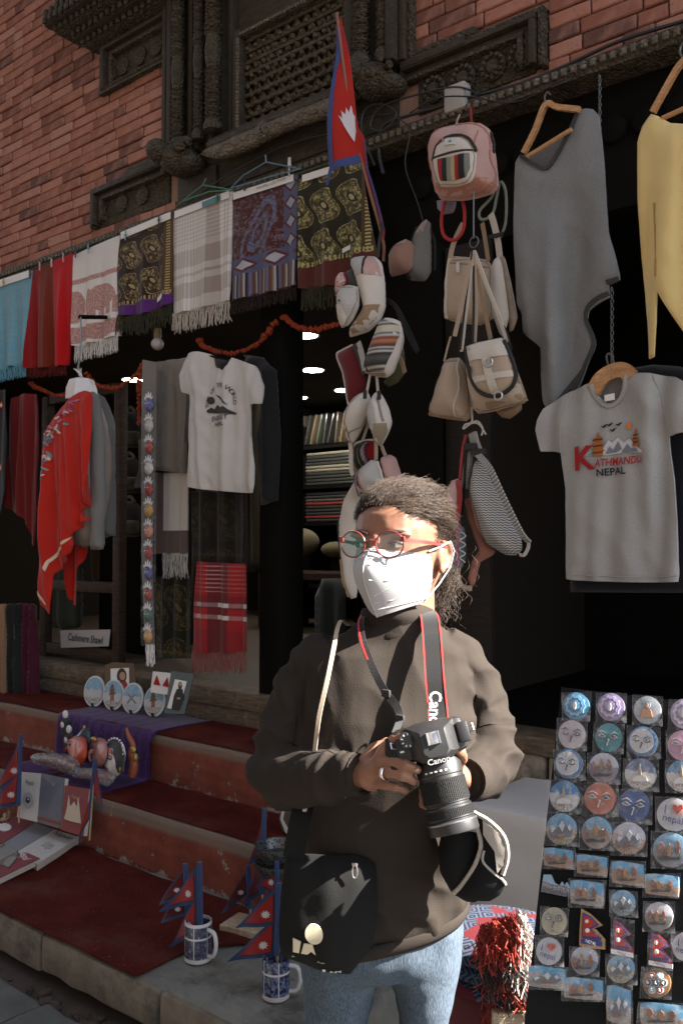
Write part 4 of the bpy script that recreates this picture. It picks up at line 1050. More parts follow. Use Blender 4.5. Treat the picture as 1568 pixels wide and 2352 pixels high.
for i, c in enumerate(mcols):
    y = 930 + i * 48.3; x = 343 - 0.2 * i; p = onY(x, y, -0.175); rr = random.Random(i)
    b = MB(); b.ball(p, (0.026, 0.016, 0.032), 12, 8); b.ball(p + Vector((0, -0.015, -0.004)), (0.006, 0.007, 0.010), 6, 5)
    for s in (-1, 1): b.ball(p + Vector((s * 0.024, 0, -0.004)), (0.006, 0.006, 0.014), 6, 5)
    mk = b.obj('mask', plain('mask_%d' % i, c, 0.4), t)
    b = MB()
    for k in range(5):
        a = math.pi * (0.14 + 0.18 * k); b.tube([p + Vector((0.022 * math.cos(a), -0.006, 0.02 + 0.012 * math.sin(a))), p + Vector((0.034 * math.cos(a), -0.004, 0.022 + 0.040 * math.sin(a)))], [0.006, 0.002], 5)
    for s in (-1, 1): b.ball(p + Vector((s * 0.010, -0.0145, 0.006)), (0.006, 0.003, 0.003), 6, 4)
    b.obj('crown', plain('mask_crown', (0.62, 0.60, 0.58), 0.4), mk)
    sheet('packet', [(x - 17, y - 23), (x + 17, y - 23), (x + 16, y + 22), (x - 16, y + 22)], FY(-0.178), m_plas, t, thick=0.001, bulge=0.02, ew=0.03, res=0.015)
# mannequin with red shawl
m_redshawl = fabric('red_wool', (0.50, 0.022, 0.012), (0.42, 0.016, 0.010), weave=500)
man = thing('mannequin', 'white headless mannequin top hung from an iron rod under the scarves', 'mannequin')
p = onY(188, 893, -0.40)
b = MB(); b.loft([[p + Vector((r_ * math.cos(a * math.pi / 3), r_ * math.sin(a * math.pi / 3), z)) for a in range(6)] for r_, z in ((0.072, -0.05), (0.07, 0.0), (0.055, 0.042), (0.02, 0.05))]); b.obj('neck_cap', plain('white_plastic', (0.62, 0.58, 0.58), 0.4), man)
b = MB(); b.ball(p + Vector((0.01, 0.02, -0.38)), (0.15, 0.10, 0.36), 16, 10); b.obj('torso', plain('beige_form', (0.25, 0.2, 0.17)), man)
b = MB(); b.tube(curve([p + Vector((0, 0, 0.045)), onY(180, 850, -0.40), onY(186, 800, -0.40), onY(186, 728, -0.40)], 4), 0.004, 5); b.obj('hook_chain', m_wire, man)
mb = MB(); strands(mb, p + Vector((-.01, 0, 0.055)), p + Vector((.01, 0, 0.055)), 10, 0.05, 0.002, drop=(0, -.4, 0.7), jit=1.5); mb.obj('knot', m_whitecard, man, kind='stuff')
b = MB(); b.tube([onY(184, 728, -0.40), onY(262, 729, -0.02)], 0.010, 8); tag(b.obj('iron_rod', m_black), 'short black iron rod sticking out below the elephant scarf', 'rod')
t = thing('red_shawl', 'bright red shawl with embroidered flowers draped on the mannequin', 'shawl')
prs = FY(-0.47)
RED = [(182, 902), (197, 897), (212, 905), (211, 970), (209, 1032), (207, 1100), (205, 1155), (186, 1174), (199, 1192), (167, 1230), (174, 1249), (158, 1280), (123, 1319), (122, 1360), (119, 1410), (84, 1362), (86, 1237), (92, 1114), (98, 1032), (107, 991), (135, 946), (165, 912)]
o, s = sheet('cloth', RED, prs, m_redshawl, t, thick=0.006, bulge=0.010, back=0.0, ew=0.06, fold=lambda x, y: vfold(0.012, 0.17, 5, 2.1, 1.7, skew=0.12)(x, y) + crease(0.03, 0.016, 6, 5, 2.15, 1.8)(x, y), res=0.012, smooth=0.3)
m_em = [plain('thread_pink', (0.42, 0.12, 0.22)), plain('thread_cream', (0.6, 0.48, 0.36)), plain('thread_teal', (0.12, 0.24, 0.24)), plain('thread_plum', (0.25, 0.05, 0.14))]
rr = random.Random(8); vine = curve([(178, 915, 0), (150, 965, 0), (128, 985, 0), (112, 1010, 0), (108, 1050, 0), (106, 1085, 0)], 6)
for k, q in enumerate(vine):
    for j in range(2):
        x, y = q.x + rr.uniform(-12, 14), q.y + rr.uniform(-14, 14); r_ = rr.uniform(3.0, 6.5)
        if x < 104 + max(0, (1000 - y) * 0.5): x = 108 + max(0, (1000 - y) * 0.5)
        an = rr.uniform(-1.2, 1.2); decal('embroidered_flower', [(x + r_ * 1.3 * math.cos(q) * math.cos(an) - r_ * .45 * math.sin(q) * math.sin(an), y + r_ * 1.3 * math.cos(q) * math.sin(an) + r_ * .45 * math.sin(q) * math.cos(an)) for q in (0, .8, 1.6, 2.4, 3.14, 3.9, 4.7, 5.5)], s, m_em[rr.randrange(4)], t, res=0.02)
decal('hem_stitching', [(113, 1304), (118, 1288), (132, 1268), (160, 1240), (172, 1232), (161, 1246), (135, 1274), (121, 1293), (116, 1312)], s, m_em[1], t, res=0.02, lift=0.0008)
decal('hem_stitching', [(88, 1346), (102, 1364), (116, 1388), (113, 1388), (99, 1368), (87, 1350)], s, m_em[1], t, res=0.02, lift=0.0008)
sheet('back_fold', [(158, 1240), (200, 1180), (196, 1270), (172, 1330), (177, 1390), (158, 1372), (152, 1310)], FY(-0.36), m_redshawl, t, thick=0.006, fold=vfold(0.012, 0.09, 2), res=0.014, smooth=0.3)
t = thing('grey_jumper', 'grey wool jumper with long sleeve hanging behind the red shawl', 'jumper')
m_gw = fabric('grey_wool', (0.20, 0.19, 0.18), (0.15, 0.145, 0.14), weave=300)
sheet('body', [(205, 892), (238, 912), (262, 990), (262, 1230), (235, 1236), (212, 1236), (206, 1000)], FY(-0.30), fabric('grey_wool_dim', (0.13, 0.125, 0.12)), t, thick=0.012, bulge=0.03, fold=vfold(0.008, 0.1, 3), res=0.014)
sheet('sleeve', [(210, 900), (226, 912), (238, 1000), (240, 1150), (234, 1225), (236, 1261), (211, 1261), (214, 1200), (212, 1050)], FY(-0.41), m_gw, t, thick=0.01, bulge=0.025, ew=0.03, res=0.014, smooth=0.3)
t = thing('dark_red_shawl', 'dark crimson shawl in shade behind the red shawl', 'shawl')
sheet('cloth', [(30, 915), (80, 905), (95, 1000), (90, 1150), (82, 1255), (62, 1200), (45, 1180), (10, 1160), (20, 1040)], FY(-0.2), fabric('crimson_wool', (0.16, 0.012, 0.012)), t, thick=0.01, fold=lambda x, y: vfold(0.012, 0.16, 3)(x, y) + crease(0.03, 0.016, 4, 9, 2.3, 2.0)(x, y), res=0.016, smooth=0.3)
t = thing('embroidered_shawl', 'black shawl with red and white embroidered roses at the edge of the shop', 'shawl')
o, s = sheet('cloth', [(-60, 895), (16, 895), (20, 1000), (16, 1130), (4, 1180), (-60, 1180)], FY(-0.25), m_dark, t, thick=0.006, fold=vfold(0.01, 0.2, 3), res=0.016)
for k in range(13):
    x, y = rr.uniform(-40, 10), 930 + k * 18
    decal('embroidered_rose', star(x, y, 10, 6, 6, k), s, m_em[1] if k % 2 else plain('rose_red', (0.32, 0.015, 0.015)), t, res=0.03)
    decal('embroidered_rose', star(x + 2, y + 1, 5, 3, 5, k), s, plain('rose_red', (0.32, 0.015, 0.015)) if k % 2 else m_em[1], t, res=0.03, lift=0.003)
# rail of long scarves at far left
b = MB(); p0, p1 = onY(-60, 1392, -0.28), onY(70, 1398, -0.06); b.tube([p0, p1], 0.012, 8)
tag(b.obj('brass_rail', plain('dull_brass', (0.30, 0.20, 0.07), 0.35, 0.8)), 'brass rail end carrying long dark scarves', 'rail')
for k, (x0, x1, y1, c, lab) in enumerate(((-40, 10, 1700, (0.33, 0.19, 0.11), 'long peach and brown scarf over the brass rail'), (8, 42, 1715, (0.02, 0.024, 0.022), 'long black scarf over the brass rail'), (40, 80, 1722, (0.075, 0.012, 0.028), 'long dark wine scarf over the brass rail'))):
    t = thing('long_scarf', lab, 'scarf', 'scarves over the brass rail')
    sheet('cloth', [(x0, 1386), (x1, 1388), (x1 + 4, 1500), (x1 + 5, 1620), (x1, y1), (x0, y1), (x0 - 1, 1600), (x0, 1500)], FY(-0.2 + 0.04 * k), fabric('long_scarf_%d' % k, c), t, thick=0.02, bulge=0.01, fold=vfold(0.014, 0.07, k), res=0.016)
# cashmere sign
t = thing('paper_sign', 'white paper sign with handwritten words Cashmere Shawl on the cabinet', 'sign')
pc = FY(0.14); sheet('paper', [(139, 1448), (254, 1446), (250, 1484), (141, 1488)], pc, plain('sign_paper', (0.42, 0.40, 0.40), 0.7), t, thick=0.002, res=0.05)
letter('lettering', 'Cashmere Shawl', pc, 197, 1466, 17, m_print, t, shear=0.25, lift=0.004, bold=0.01, sx=0.82)
# light bulb
t = thing('light_bulb', 'unlit round frosted light bulb hanging below the purple hemmed scarf', 'bulb')
p = onY(362, 790, -0.05); b = MB(); b.ball(p, 0.031, 14, 10); b.obj('globe', plain('frosted_glass', (0.38, 0.35, 0.35), 0.3), t)
b = MB(); b.lathe([(0.016, 0.024), (0.02, 0.04), (0.018, 0.075), (0.004, 0.08)], p, (0, 0, 1), 10); b.obj('socket', plain('brass_socket', (0.2, 0.13, 0.06), 0.5), t)
# ---------------------------------------------------------------- inside the left shop
sh = thing('shelf_unit', 'tall dark shelf unit at the back of the shop holding packed shawls', 'shelves')
q0, q1 = onY(640, 950, 3.2), onY(815, 1200, 3.2); X0, X1, zt, zb = q0.x, -4.55, 2.68, 1.66
for x in (X0 - 0.03, (X0 + X1) / 2 - 0.1, X1):
    b = MB(); b.span((x, 2.98, ZF), (x + 0.03, 3.4, zt), 0.003); b.obj('upright', m_black, sh)
for z in (ZF + 0.3, zb, 1.98, 2.33):
    b = MB(); b.span((X0 + 0.001, 3.0, z - 0.03), (X1 - 0.001, 3.4, z)); b.obj('shelf', m_black, sh)
def packm(i, c):
    return mat('packet_film_%d' % i, lambda g: dict(col=c, rough=0.22, spec=0.9, bump=(g.noise(g.ob(), 40, 3), 0.3, 0.004)))
pcols = [(0.30, 0.27, 0.20), (0.12, 0.10, 0.08), (0.30, 0.05, 0.05), (0.06, 0.06, 0.055), (0.20, 0.15, 0.09), (0.10, 0.12, 0.09), (0.34, 0.10, 0.07)]
PM = []
for i, c in enumerate(pcols):
    b = MB(); b.box((0, 0, 0), (0.30, 0.28, 0.026), None, 0.010); PM.append(b.mesh('packet', packm(i, c)))
cn = ['cream', 'brown', 'crimson', 'charcoal', 'tan', 'olive', 'rust red']
mid = (X0 + X1) / 2 - 0.1; rr = random.Random(4)
for (xa, xb, z0, n, tone) in ((X0, mid, 1.66, 10, (0, 4, 5)), (mid + 0.03, X1, 1.66, 9, (2, 2, 3, 1)), (X0, mid, 1.98, 10, (6, 1, 2, 4)), (mid + 0.03, X1, 1.98, 10, (3, 3, 0))):
    for k in range(n):
        i = rr.choice(tone); wh = ('lower' if z0 < 1.8 else 'upper') + (' stack by the post' if xa == X0 else ' stack by the bag column'); o = bpy.data.objects.new('shawl_packet', PM[i]); link(o, None, ((xa + xb) / 2 + rr.uniform(-0.01, 0.01), 3.16, z0 + 0.016 + k * 0.029)); o.scale = ((xb - xa - 0.05) / 0.3, 1, 1)
        tag(o, '%s shawl in shiny clear film lying flat in the %s' % (cn[i], wh), 'packet', 'packed shawls on the shop shelves')
for k in range(15):
    i = rr.choice((3, 3, 1, 4, 5)); o = bpy.data.objects.new('shawl_packet', PM[i]); x = X0 + 0.05 + k * (X1 - X0 - 0.08) / 15
    link(o, None, (x, 3.16, 2.475)); o.rotation_euler = (0, R(-90 + rr.uniform(6, 16)), 0); o.scale = (0.9, 1, 1)
    tag(o, '%s shawl in shiny clear film standing upright on the top shelf' % cn[i], 'packet', 'packed shawls on the shop shelves')
t = thing('cushion', 'dim olive round cushion on a low shelf inside the shop', 'cushion')
b = MB(); b.ball(onY(690, 1245, 2.4), (0.17, 0.12, 0.11), 16, 10); b.obj('pad', fabric('olive_pad', (0.19, 0.16, 0.09)), t)
t = thing('cushion', 'small dim olive bundle beside the round cushion inside the shop', 'cushion')
b = MB(); b.ball(onY(770, 1262, 2.4), (0.12, 0.1, 0.06), 14, 8); b.obj('pad', fabric('olive_pad', (0.19, 0.16, 0.09)), t)
b = MB(); b.span((-4.9, 2.2, 1.2), (-3.4, 2.75, 1.25)); b.span((-4.9, 2.2, ZF), (-4.85, 2.75, 1.2)); b.span((-3.45, 2.2, ZF), (-3.4, 2.75, 1.2)); tag(b.obj('shop_counter', m_cab), 'low dark wooden counter inside the shop', 'counter')
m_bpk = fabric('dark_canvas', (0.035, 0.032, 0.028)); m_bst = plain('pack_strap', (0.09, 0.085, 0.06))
for k, (x, y, s_) in enumerate(((300, 985, 1.0), (298, 1090, 1.1), (298, 1190, 1.2))):
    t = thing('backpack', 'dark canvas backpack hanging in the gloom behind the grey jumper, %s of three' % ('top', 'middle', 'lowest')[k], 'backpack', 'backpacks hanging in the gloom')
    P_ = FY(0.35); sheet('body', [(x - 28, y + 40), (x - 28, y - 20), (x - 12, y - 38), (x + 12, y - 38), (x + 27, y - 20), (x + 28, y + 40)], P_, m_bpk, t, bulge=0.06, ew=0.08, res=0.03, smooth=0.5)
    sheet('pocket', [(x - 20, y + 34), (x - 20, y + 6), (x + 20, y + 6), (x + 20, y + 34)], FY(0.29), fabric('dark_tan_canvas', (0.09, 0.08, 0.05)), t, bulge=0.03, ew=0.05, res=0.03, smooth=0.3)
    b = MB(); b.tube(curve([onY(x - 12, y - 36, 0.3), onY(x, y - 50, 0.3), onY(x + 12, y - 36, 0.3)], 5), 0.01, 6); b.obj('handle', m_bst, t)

# more dim stock hanging further inside the shop
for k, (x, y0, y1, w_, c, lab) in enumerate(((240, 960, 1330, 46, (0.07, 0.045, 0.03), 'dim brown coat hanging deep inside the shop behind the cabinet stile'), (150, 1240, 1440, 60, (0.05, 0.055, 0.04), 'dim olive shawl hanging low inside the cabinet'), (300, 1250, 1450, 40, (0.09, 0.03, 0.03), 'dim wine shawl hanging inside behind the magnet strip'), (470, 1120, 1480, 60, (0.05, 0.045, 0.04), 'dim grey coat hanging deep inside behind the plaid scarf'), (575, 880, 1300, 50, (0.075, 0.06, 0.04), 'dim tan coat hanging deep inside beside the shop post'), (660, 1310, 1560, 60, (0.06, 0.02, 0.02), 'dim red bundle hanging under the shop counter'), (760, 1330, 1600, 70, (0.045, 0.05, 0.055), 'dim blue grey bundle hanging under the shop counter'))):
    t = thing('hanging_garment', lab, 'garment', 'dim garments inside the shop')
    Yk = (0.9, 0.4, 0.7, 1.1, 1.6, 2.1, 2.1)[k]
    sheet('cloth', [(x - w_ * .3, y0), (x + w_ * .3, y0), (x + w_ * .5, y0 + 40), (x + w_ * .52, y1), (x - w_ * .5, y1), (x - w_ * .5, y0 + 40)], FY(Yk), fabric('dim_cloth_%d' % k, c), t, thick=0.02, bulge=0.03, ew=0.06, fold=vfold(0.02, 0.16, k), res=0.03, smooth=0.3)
# ================================================================ HANGING BAGS
def herring(c1, c2, n=26):
    def p(g, u, v):
        z = g.abs(g.frac(u * n * 0.5) - 0.5) * 2.0
        return g.mix(g.sm(g.tri(v * n * 1.3 + z * 0.5), 0.42, 0.58), c1, c2)
    return p
m_hemp = fabric('cream_hemp', (0.50, 0.40, 0.31), (0.43, 0.34, 0.26), weave=600)
m_hemp2 = fabric('pale_hemp', (0.64, 0.59, 0.53), (0.56, 0.51, 0.46), weave=600)
m_tan = fabric('tan_hemp', (0.36, 0.25, 0.16), (0.30, 0.20, 0.13), weave=600)
m_pink = fabric('pink_hemp', (0.52, 0.34, 0.31), (0.46, 0.28, 0.25), weave=500)
m_rosy = fabric('rose_hemp', (0.46, 0.22, 0.17), (0.38, 0.16, 0.12), weave=500)
m_herr = fabric('herringbone', None, patt=herring((0.52, 0.50, 0.47), (0.10, 0.10, 0.10), 30))
m_herf = fabric('fine_herringbone', None, patt=herring((0.58, 0.56, 0.53), (0.28, 0.27, 0.26), 26))
m_herb = fabric('brown_herringbone', None, patt=herring((0.42, 0.36, 0.26), (0.12, 0.09, 0.06), 16))
m_webb = plain('black_webbing', (0.018, 0.018, 0.019), 0.7)
m_zip = plain('zip_metal', (0.55, 0.55, 0.56), 0.3, 0.9)
m_maroon = fabric('maroon_canvas', (0.15, 0.022, 0.028), (0.12, 0.016, 0.02))
m_gcan = fabric('grey_canvas', (0.22, 0.21, 0.195), (0.17, 0.165, 0.155))
zA = lambda L: [(716.5 + x * 0.3515, 505.2 + y * 0.3515) for x, y in L]
zB = lambda L: [(753.2 + x * 0.1757, 826.7 + y * 0.1757) for x, y in L]
zC = lambda L: [(925 + x * 0.41, y * 0.41) for x, y in L]
zD = lambda L: [(1010.4 + x * 0.3905, 459.3 + y * 0.3905) for x, y in L]
def strap(par, pts, Y, m, wpx=9, nm='strap', th=0.003):
    P_ = [onY(x, y, Y if not isinstance(Y, (list, tuple)) else Y[min(i, len(Y) - 1)]) for i, (x, y) in enumerate(pts)]
    w_ = abs(onY(pts[0][0], pts[0][1], P_[0].y).x - onY(pts[0][0] + wpx, pts[0][1], P_[0].y).x)
    b = MB(); b.ribbon(curve(P_, 5), w_, th, (1, -0.25, 0)); return b.obj(nm, m, par)
def seam(par, sf, pts, m, rad=0.003, lift=0.0, nm='piping'):
    b = MB(); P_ = curve([Vector((*sf.pl.px(*q), 0)) for q in pts], 5)
    b.tube([sf.pl.w(q.x, q.y, sf.h(q.x, q.y) + lift) for q in P_], rad, 6); return b.obj(nm, m, par)
def stitch(par, sf, poly, m, k=0.9, rad=0.0022):
    """a sewn seam running round a panel just inside its outline"""
    cx = sum(q[0] for q in poly) / len(poly); cy = sum(q[1] for q in poly) / len(poly); L = [(cx + (x - cx) * k, cy + (y - cy) * k) for x, y in poly]
    return seam(par, sf, L + [L[0]], m, rad, 0.0005, 'seam')
def leaf(par, sf, x, y, r, m):
    for k in range(5):
        a = math.pi * (0.1 + 0.2 * k); dx, dy = math.cos(a), -math.sin(a); L = r * (1.0 if k == 2 else 0.8)
        decal('leaf_mark', [(x, y + r * .3), (x + dx * L * .5 - dy * L * .13, y + r * .3 + dy * L * .5 + dx * L * .13), (x + dx * L, y + r * .3 + dy * L), (x + dx * L * .5 + dy * L * .13, y + r * .3 + dy * L * .5 - dx * L * .13)], sf, m, par, res=0.02, lift=0.001)
GB = 'bags hanging in the left column'; GC = 'bags hanging in the right column'
# A1 patchwork backpack
t = thing('patchwork_backpack', 'cream pink and herringbone patchwork backpack at the top of the narrow bag column', 'backpack', GB)
P1 = FY(-0.42)
o, s = sheet('body', zA([(262, 250), (330, 236), (410, 240), (452, 280), (472, 400), (476, 560), (440, 660), (370, 730), (250, 766), (244, 740), (300, 650), (345, 590), (300, 430), (275, 330)]), P1, m_hemp2, t, bulge=0.055, back=0.05, ew=0.07, res=0.013, smooth=0.3)
decal('herringbone_panel', zA([(275, 255), (362, 242), (385, 378), (308, 385)]), s, m_herf, t, res=0.015)
decal('pink_panel', zA([(378, 242), (415, 248), (446, 285), (464, 372), (398, 376)]), s, m_pink, t, res=0.015)
decal('tan_base', zA([(350, 590), (465, 560), (435, 650), (368, 722), (254, 758), (300, 660)]), s, m_tan, t, res=0.015, lift=0.0)
seam(t, s, zA([(278, 262), (290, 340), (312, 450), (338, 580)]), m_webb, 0.008, 0.0, 'black_edging'); seam(t, s, zA([(366, 244), (384, 300), (392, 374)]), m_webb, 0.005, 0.0, 'black_edging')
o, s = sheet('pocket', zA([(165, 500), (190, 440), (240, 425), (300, 440), (305, 560), (270, 640), (235, 690), (195, 705), (172, 620)]), FY(-0.47), m_herf, t, bulge=0.04, ew=0.05, res=0.014, smooth=0.4)
stitch(t, s, zA([(165, 500), (190, 440), (300, 440), (305, 560), (235, 690), (195, 705), (172, 620)]), plain('seam_thread', (0.30, 0.23, 0.17)), .88)
decal('pale_base', zA([(170, 560), (235, 570), (250, 640), (225, 690), (196, 700), (176, 620)]), s, m_hemp2, t, res=0.015); leaf(t, s, *zA([(228, 545)])[0], 5, m_print)
o, s = sheet('printed_pocket', zA([(150, 460), (160, 380), (185, 342), (220, 345), (235, 400), (205, 450), (165, 500)]), FY(-0.45), fabric('red_print_cloth', None, patt=lambda g, u, v: g.mix(g.sm(g.noise(g.vec(u, v), 14, 2, 0.5, 2), 0.5, 0.55), (0.6, 0.55, 0.52), (0.40, 0.03, 0.03))), t, bulge=0.025, ew=0.03, res=0.014, smooth=0.4)
seam(t, s, zA([(160, 496), (205, 455), (238, 402), (222, 350)]), plain('dark_red_piping', (0.12, 0.01, 0.012)), 0.006)
sheet('grey_flap', zA([(225, 340), (262, 320), (290, 400), (296, 436), (240, 424), (238, 380)]), FY(-0.455), fabric('charcoal_canvas', (0.06, 0.06, 0.062)), t, bulge=0.015, ew=0.03, res=0.014, smooth=0.3)
strap(t, zA([(430, 245), (440, 140), (455, 60), (445, 20)]), -0.40, m_webb, 8); strap(t, zA([(478, 520), (540, 560), (610, 680), (690, 860), (640, 780), (560, 600)]), -0.38, m_webb, 9)
# A2 striped bag
def stripes(g, u, v):
    s = g.frac(v * 1.0)
    return g.ramp(s, [(0.0, (0.5, 0.45, 0.4)), (0.06, (0.03, 0.03, 0.032)), (0.10, (0.55, 0.52, 0.49)), (0.14, (0.03, 0.03, 0.03)), (0.26, (0.10, 0.095, 0.09)), (0.34, (0.03, 0.03, 0.03)), (0.37, (0.56, 0.52, 0.48)), (0.41, (0.05, 0.05, 0.06)), (0.44, (0.5, 0.48, 0.48)), (0.47, (0.04, 0.04, 0.05)), (0.50, (0.24, 0.055, 0.035)), (0.56, (0.38, 0.2, 0.12)), (0.62, (0.22, 0.04, 0.03)), (0.66, (0.5, 0.48, 0.45)), (0.70, (0.06, 0.12, 0.12)), (0.73, (0.52, 0.47, 0.38)), (0.84, (0.50, 0.45, 0.36)), (0.86, (0.03, 0.03, 0.03)), (0.91, (0.45, 0.42, 0.38)), (0.95, (0.04, 0.04, 0.04)), (1.0, (0.3, 0.28, 0.26))])
t = thing('striped_bag', 'small bag with black cream and red woven stripes under the patchwork backpack', 'bag', GB)
o, s = sheet('body', zA([(345, 985), (380, 850), (430, 740), (475, 640), (530, 645), (575, 665), (592, 760), (560, 900), (520, 1005), (490, 1030), (420, 1025), (352, 1002)]), FY(-0.44), m_hemp2, t, bulge=0.05, ew=0.06, res=0.013, smooth=0.35)
decal('striped_panel', zA([(398, 1000), (410, 880), (450, 760), (490, 655), (580, 690), (585, 760), (540, 900), (497, 1002)]), s, fabric('stripe_cloth', None, patt=stripes), t, res=0.013)
decal('black_band', zA([(370, 995), (385, 880), (430, 760), (465, 665), (488, 660), (445, 770), (408, 880), (396, 1000)]), s, m_webb, t, res=0.014)
decal('tan_base', zA([(350, 990), (420, 1008), (500, 1006), (492, 1028), (420, 1024), (352, 1001)]), s, m_tan, t, res=0.014, lift=0.0016)
t2 = thing('olive_bag', 'dark olive bag with tan strap half hidden behind the striped bag', 'bag', GB)
sheet('body', zA([(470, 1060), (520, 1000), (580, 800), (600, 860), (608, 990), (560, 1060), (500, 1090)]), FY(-0.36), fabric('olive_canvas', (0.10, 0.09, 0.045)), t2, bulge=0.03, ew=0.04, res=0.016, smooth=0.3); strap(t2, zA([(560, 880), (585, 930), (605, 1000)]), -0.40, m_tan, 10)
# A3 maroon pouch
t = thing('maroon_pouch', 'flat maroon pouch with pale edging beside the striped bag', 'pouch', GB)
o, s = sheet('body', zA([(165, 890), (190, 855), (280, 812), (320, 910), (348, 1000), (352, 1090), (300, 1160), (252, 1208), (235, 1190), (205, 1000)]), FY(-0.40), m_maroon, t, bulge=0.02, ew=0.04, res=0.014, smooth=0.2)
seam(t, s, zA([(272, 818), (190, 858), (167, 890), (206, 1000), (237, 1190), (252, 1206)]), m_hemp2, 0.004); strap(t, zA([(300, 800), (325, 880), (345, 980)]), -0.43, m_herf, 14); strap(t, zA([(275, 815), (310, 900), (340, 1010)]), -0.425, m_webb, 12)
# A4, A5 waist packs
for k, (L, zp, hb, lab, pan) in enumerate((([(340, 1122), (368, 1135), (382, 1180), (378, 1260), (330, 1350), (290, 1420), (262, 1462), (228, 1440), (216, 1400), (217, 1330), (240, 1230), (270, 1170)], [(335, 1140), (290, 1210), (255, 1330)], [(228, 1335), (270, 1335), (275, 1400), (262, 1460), (228, 1442), (220, 1400)], 'pale waist pack with brown herringbone tip hanging beside the maroon pouch', m_pink),
        ([(412, 1130), (440, 1125), (470, 1170), (500, 1230), (518, 1320), (500, 1380), (470, 1440), (450, 1482), (425, 1460), (400, 1400), (376, 1330), (368, 1260), (390, 1190)], [(440, 1140), (475, 1240), (495, 1320)], [(455, 1340), (505, 1330), (500, 1380), (470, 1440), (452, 1480), (430, 1462), (440, 1400)], 'pale waist pack with grey herringbone face below the striped bag', m_herf))):
    t = thing('waist_pack', lab, 'waist pack', GB)
    o, s = sheet('body', zA(L), FY(-0.45 - 0.02 * k), m_hemp2, t, bulge=0.045, ew=0.045, res=0.012, smooth=0.5)
    if k: decal('face_panel', zA([(385, 1190), (425, 1170), (455, 1240), (470, 1330), (440, 1360), (395, 1320), (378, 1260)]), s, m_herf, t, res=0.014)
    seam(t, s, zA(zp), plain('grey_zip', (0.25, 0.22, 0.21)), 0.005, 0.0, 'zip'); decal('tip_patch', zA(hb), s, m_herb, t, res=0.014, lift=0.0005)
    seam(t, s, zA([(376, 1260), (330, 1345), (275, 1395)] if not k else [(372, 1270), (395, 1345), (435, 1385)]), plain('grey_zip', (0.25, 0.22, 0.21)), 0.003)
    q = zA([(345, 1140) if not k else (437, 1145)])[0]; p = onY(*q, -0.50); b = MB(); b.box(p, (0.014, 0.008, 0.03), None, 0.003); b.obj('zip_pull', m_webb, t)
    strap(t, zA([(355, 1135), (370, 1060), (385, 980)] if not k else [(430, 1130), (425, 1060), (420, 1000)]), -0.43, m_hemp2, 6)
    strap(t, zA([(330, 1440), (350, 1380), (375, 1290)] if not k else [(455, 1480), (470, 1520), (480, 1540)]), -0.42, m_hemp2, 7)
# A6 patterned bag, A7 small herringbone bag, A8 pink pouch
def woven(g, u, v):
    s = g.ramp(u, [(0.0, (0.55, 0.5, 0.45)), (0.1, (0.36, 0.2, 0.3)), (0.16, (0.50, 0.40, 0.22)), (0.3, (0.015, 0.02, 0.02)), (0.55, (0.02, 0.025, 0.02)), (0.62, (0.48, 0.42, 0.46)), (0.72, (0.12, 0.06, 0.12)), (0.76, (0.02, 0.02, 0.02)), (0.85, (0.25, 0.012, 0.02)), (1.0, (0.28, 0.015, 0.02))])
    dots = g.sm(g.tri(v * 22.0), 0.5, 0.6) * g.mx(g.band(u, 0.18, 0.22), g.band(u, 0.42, 0.45))
    z = g.abs(g.frac(v * 7.0) - 0.5) * 0.16; zig = g.band(u - z, 0.58, 0.61, 0.006) * 1.0
    return g.mix(zig, g.mix(dots, s, (0.5, 0.4, 0.25)), (0.16, 0.05, 0.15))
t = thing('woven_bag', 'bag with colourful woven vertical bands and pale strap below the waist packs', 'bag', GB)
o, s = sheet('body', zB([(330, 1100), (400, 1080), (610, 1060), (612, 1180), (600, 1300), (500, 1360), (400, 1450), (345, 1480)]), FY(-0.40), fabric('woven_bands', None, patt=woven), t, bulge=0.03, ew=0.04, res=0.012, smooth=0.15)
strap(t, zB([(290, 1080), (298, 1250), (300, 1420), (325, 1510)]), -0.43, m_hemp2, 10); strap(t, zB([(350, 1090), (480, 1050), (610, 1045)]), -0.44, m_hemp2, 6); strap(t, zB([(625, 1060), (628, 1180), (625, 1310)]), -0.44, m_hemp, 9)
t = thing('small_herringbone_bag', 'small pale herringbone bag with striped side hanging just above the hair', 'bag', GB)
o, s = sheet('body', zB([(350, 1490), (450, 1400), (560, 1310), (640, 1322), (690, 1450), (742, 1650), (640, 1690), (510, 1770), (400, 1795), (370, 1650)]), FY(-0.46), m_herf, t, bulge=0.04, ew=0.05, res=0.012, smooth=0.3)
decal('striped_side', zB([(355, 1495), (470, 1405), (490, 1600), (520, 1740), (405, 1785), (372, 1640)]), s, fabric('woven_side', None, patt=woven), t, res=0.014); seam(t, s, zB([(480, 1400), (500, 1560), (530, 1740)]), m_tan, 0.004); seam(t, s, zB([(645, 1330), (690, 1450), (738, 1640)]), m_hemp2, 0.006)
t = thing('pink_pouch', 'fuzzy pink pouch with scalloped rim beside the small herringbone bag', 'pouch', GB)
o, s = sheet('body', zB([(690, 1290), (740, 1250), (810, 1240), (880, 1280), (930, 1420), (965, 1560), (940, 1655), (860, 1650), (760, 1610), (720, 1450)]), FY(-0.42), m_pink, t, bulge=0.045, ew=0.05, res=0.012, smooth=0.4)
decal('opening', zB([(705, 1320), (740, 1330), (790, 1460), (800, 1600), (760, 1590), (725, 1470)]), s, fabric('rose_lining', (0.22, 0.05, 0.045)), t, res=0.014, smooth=0.3); strap(t, zB([(700, 1140), (725, 1200), (745, 1250)]), -0.43, m_hemp, 7)
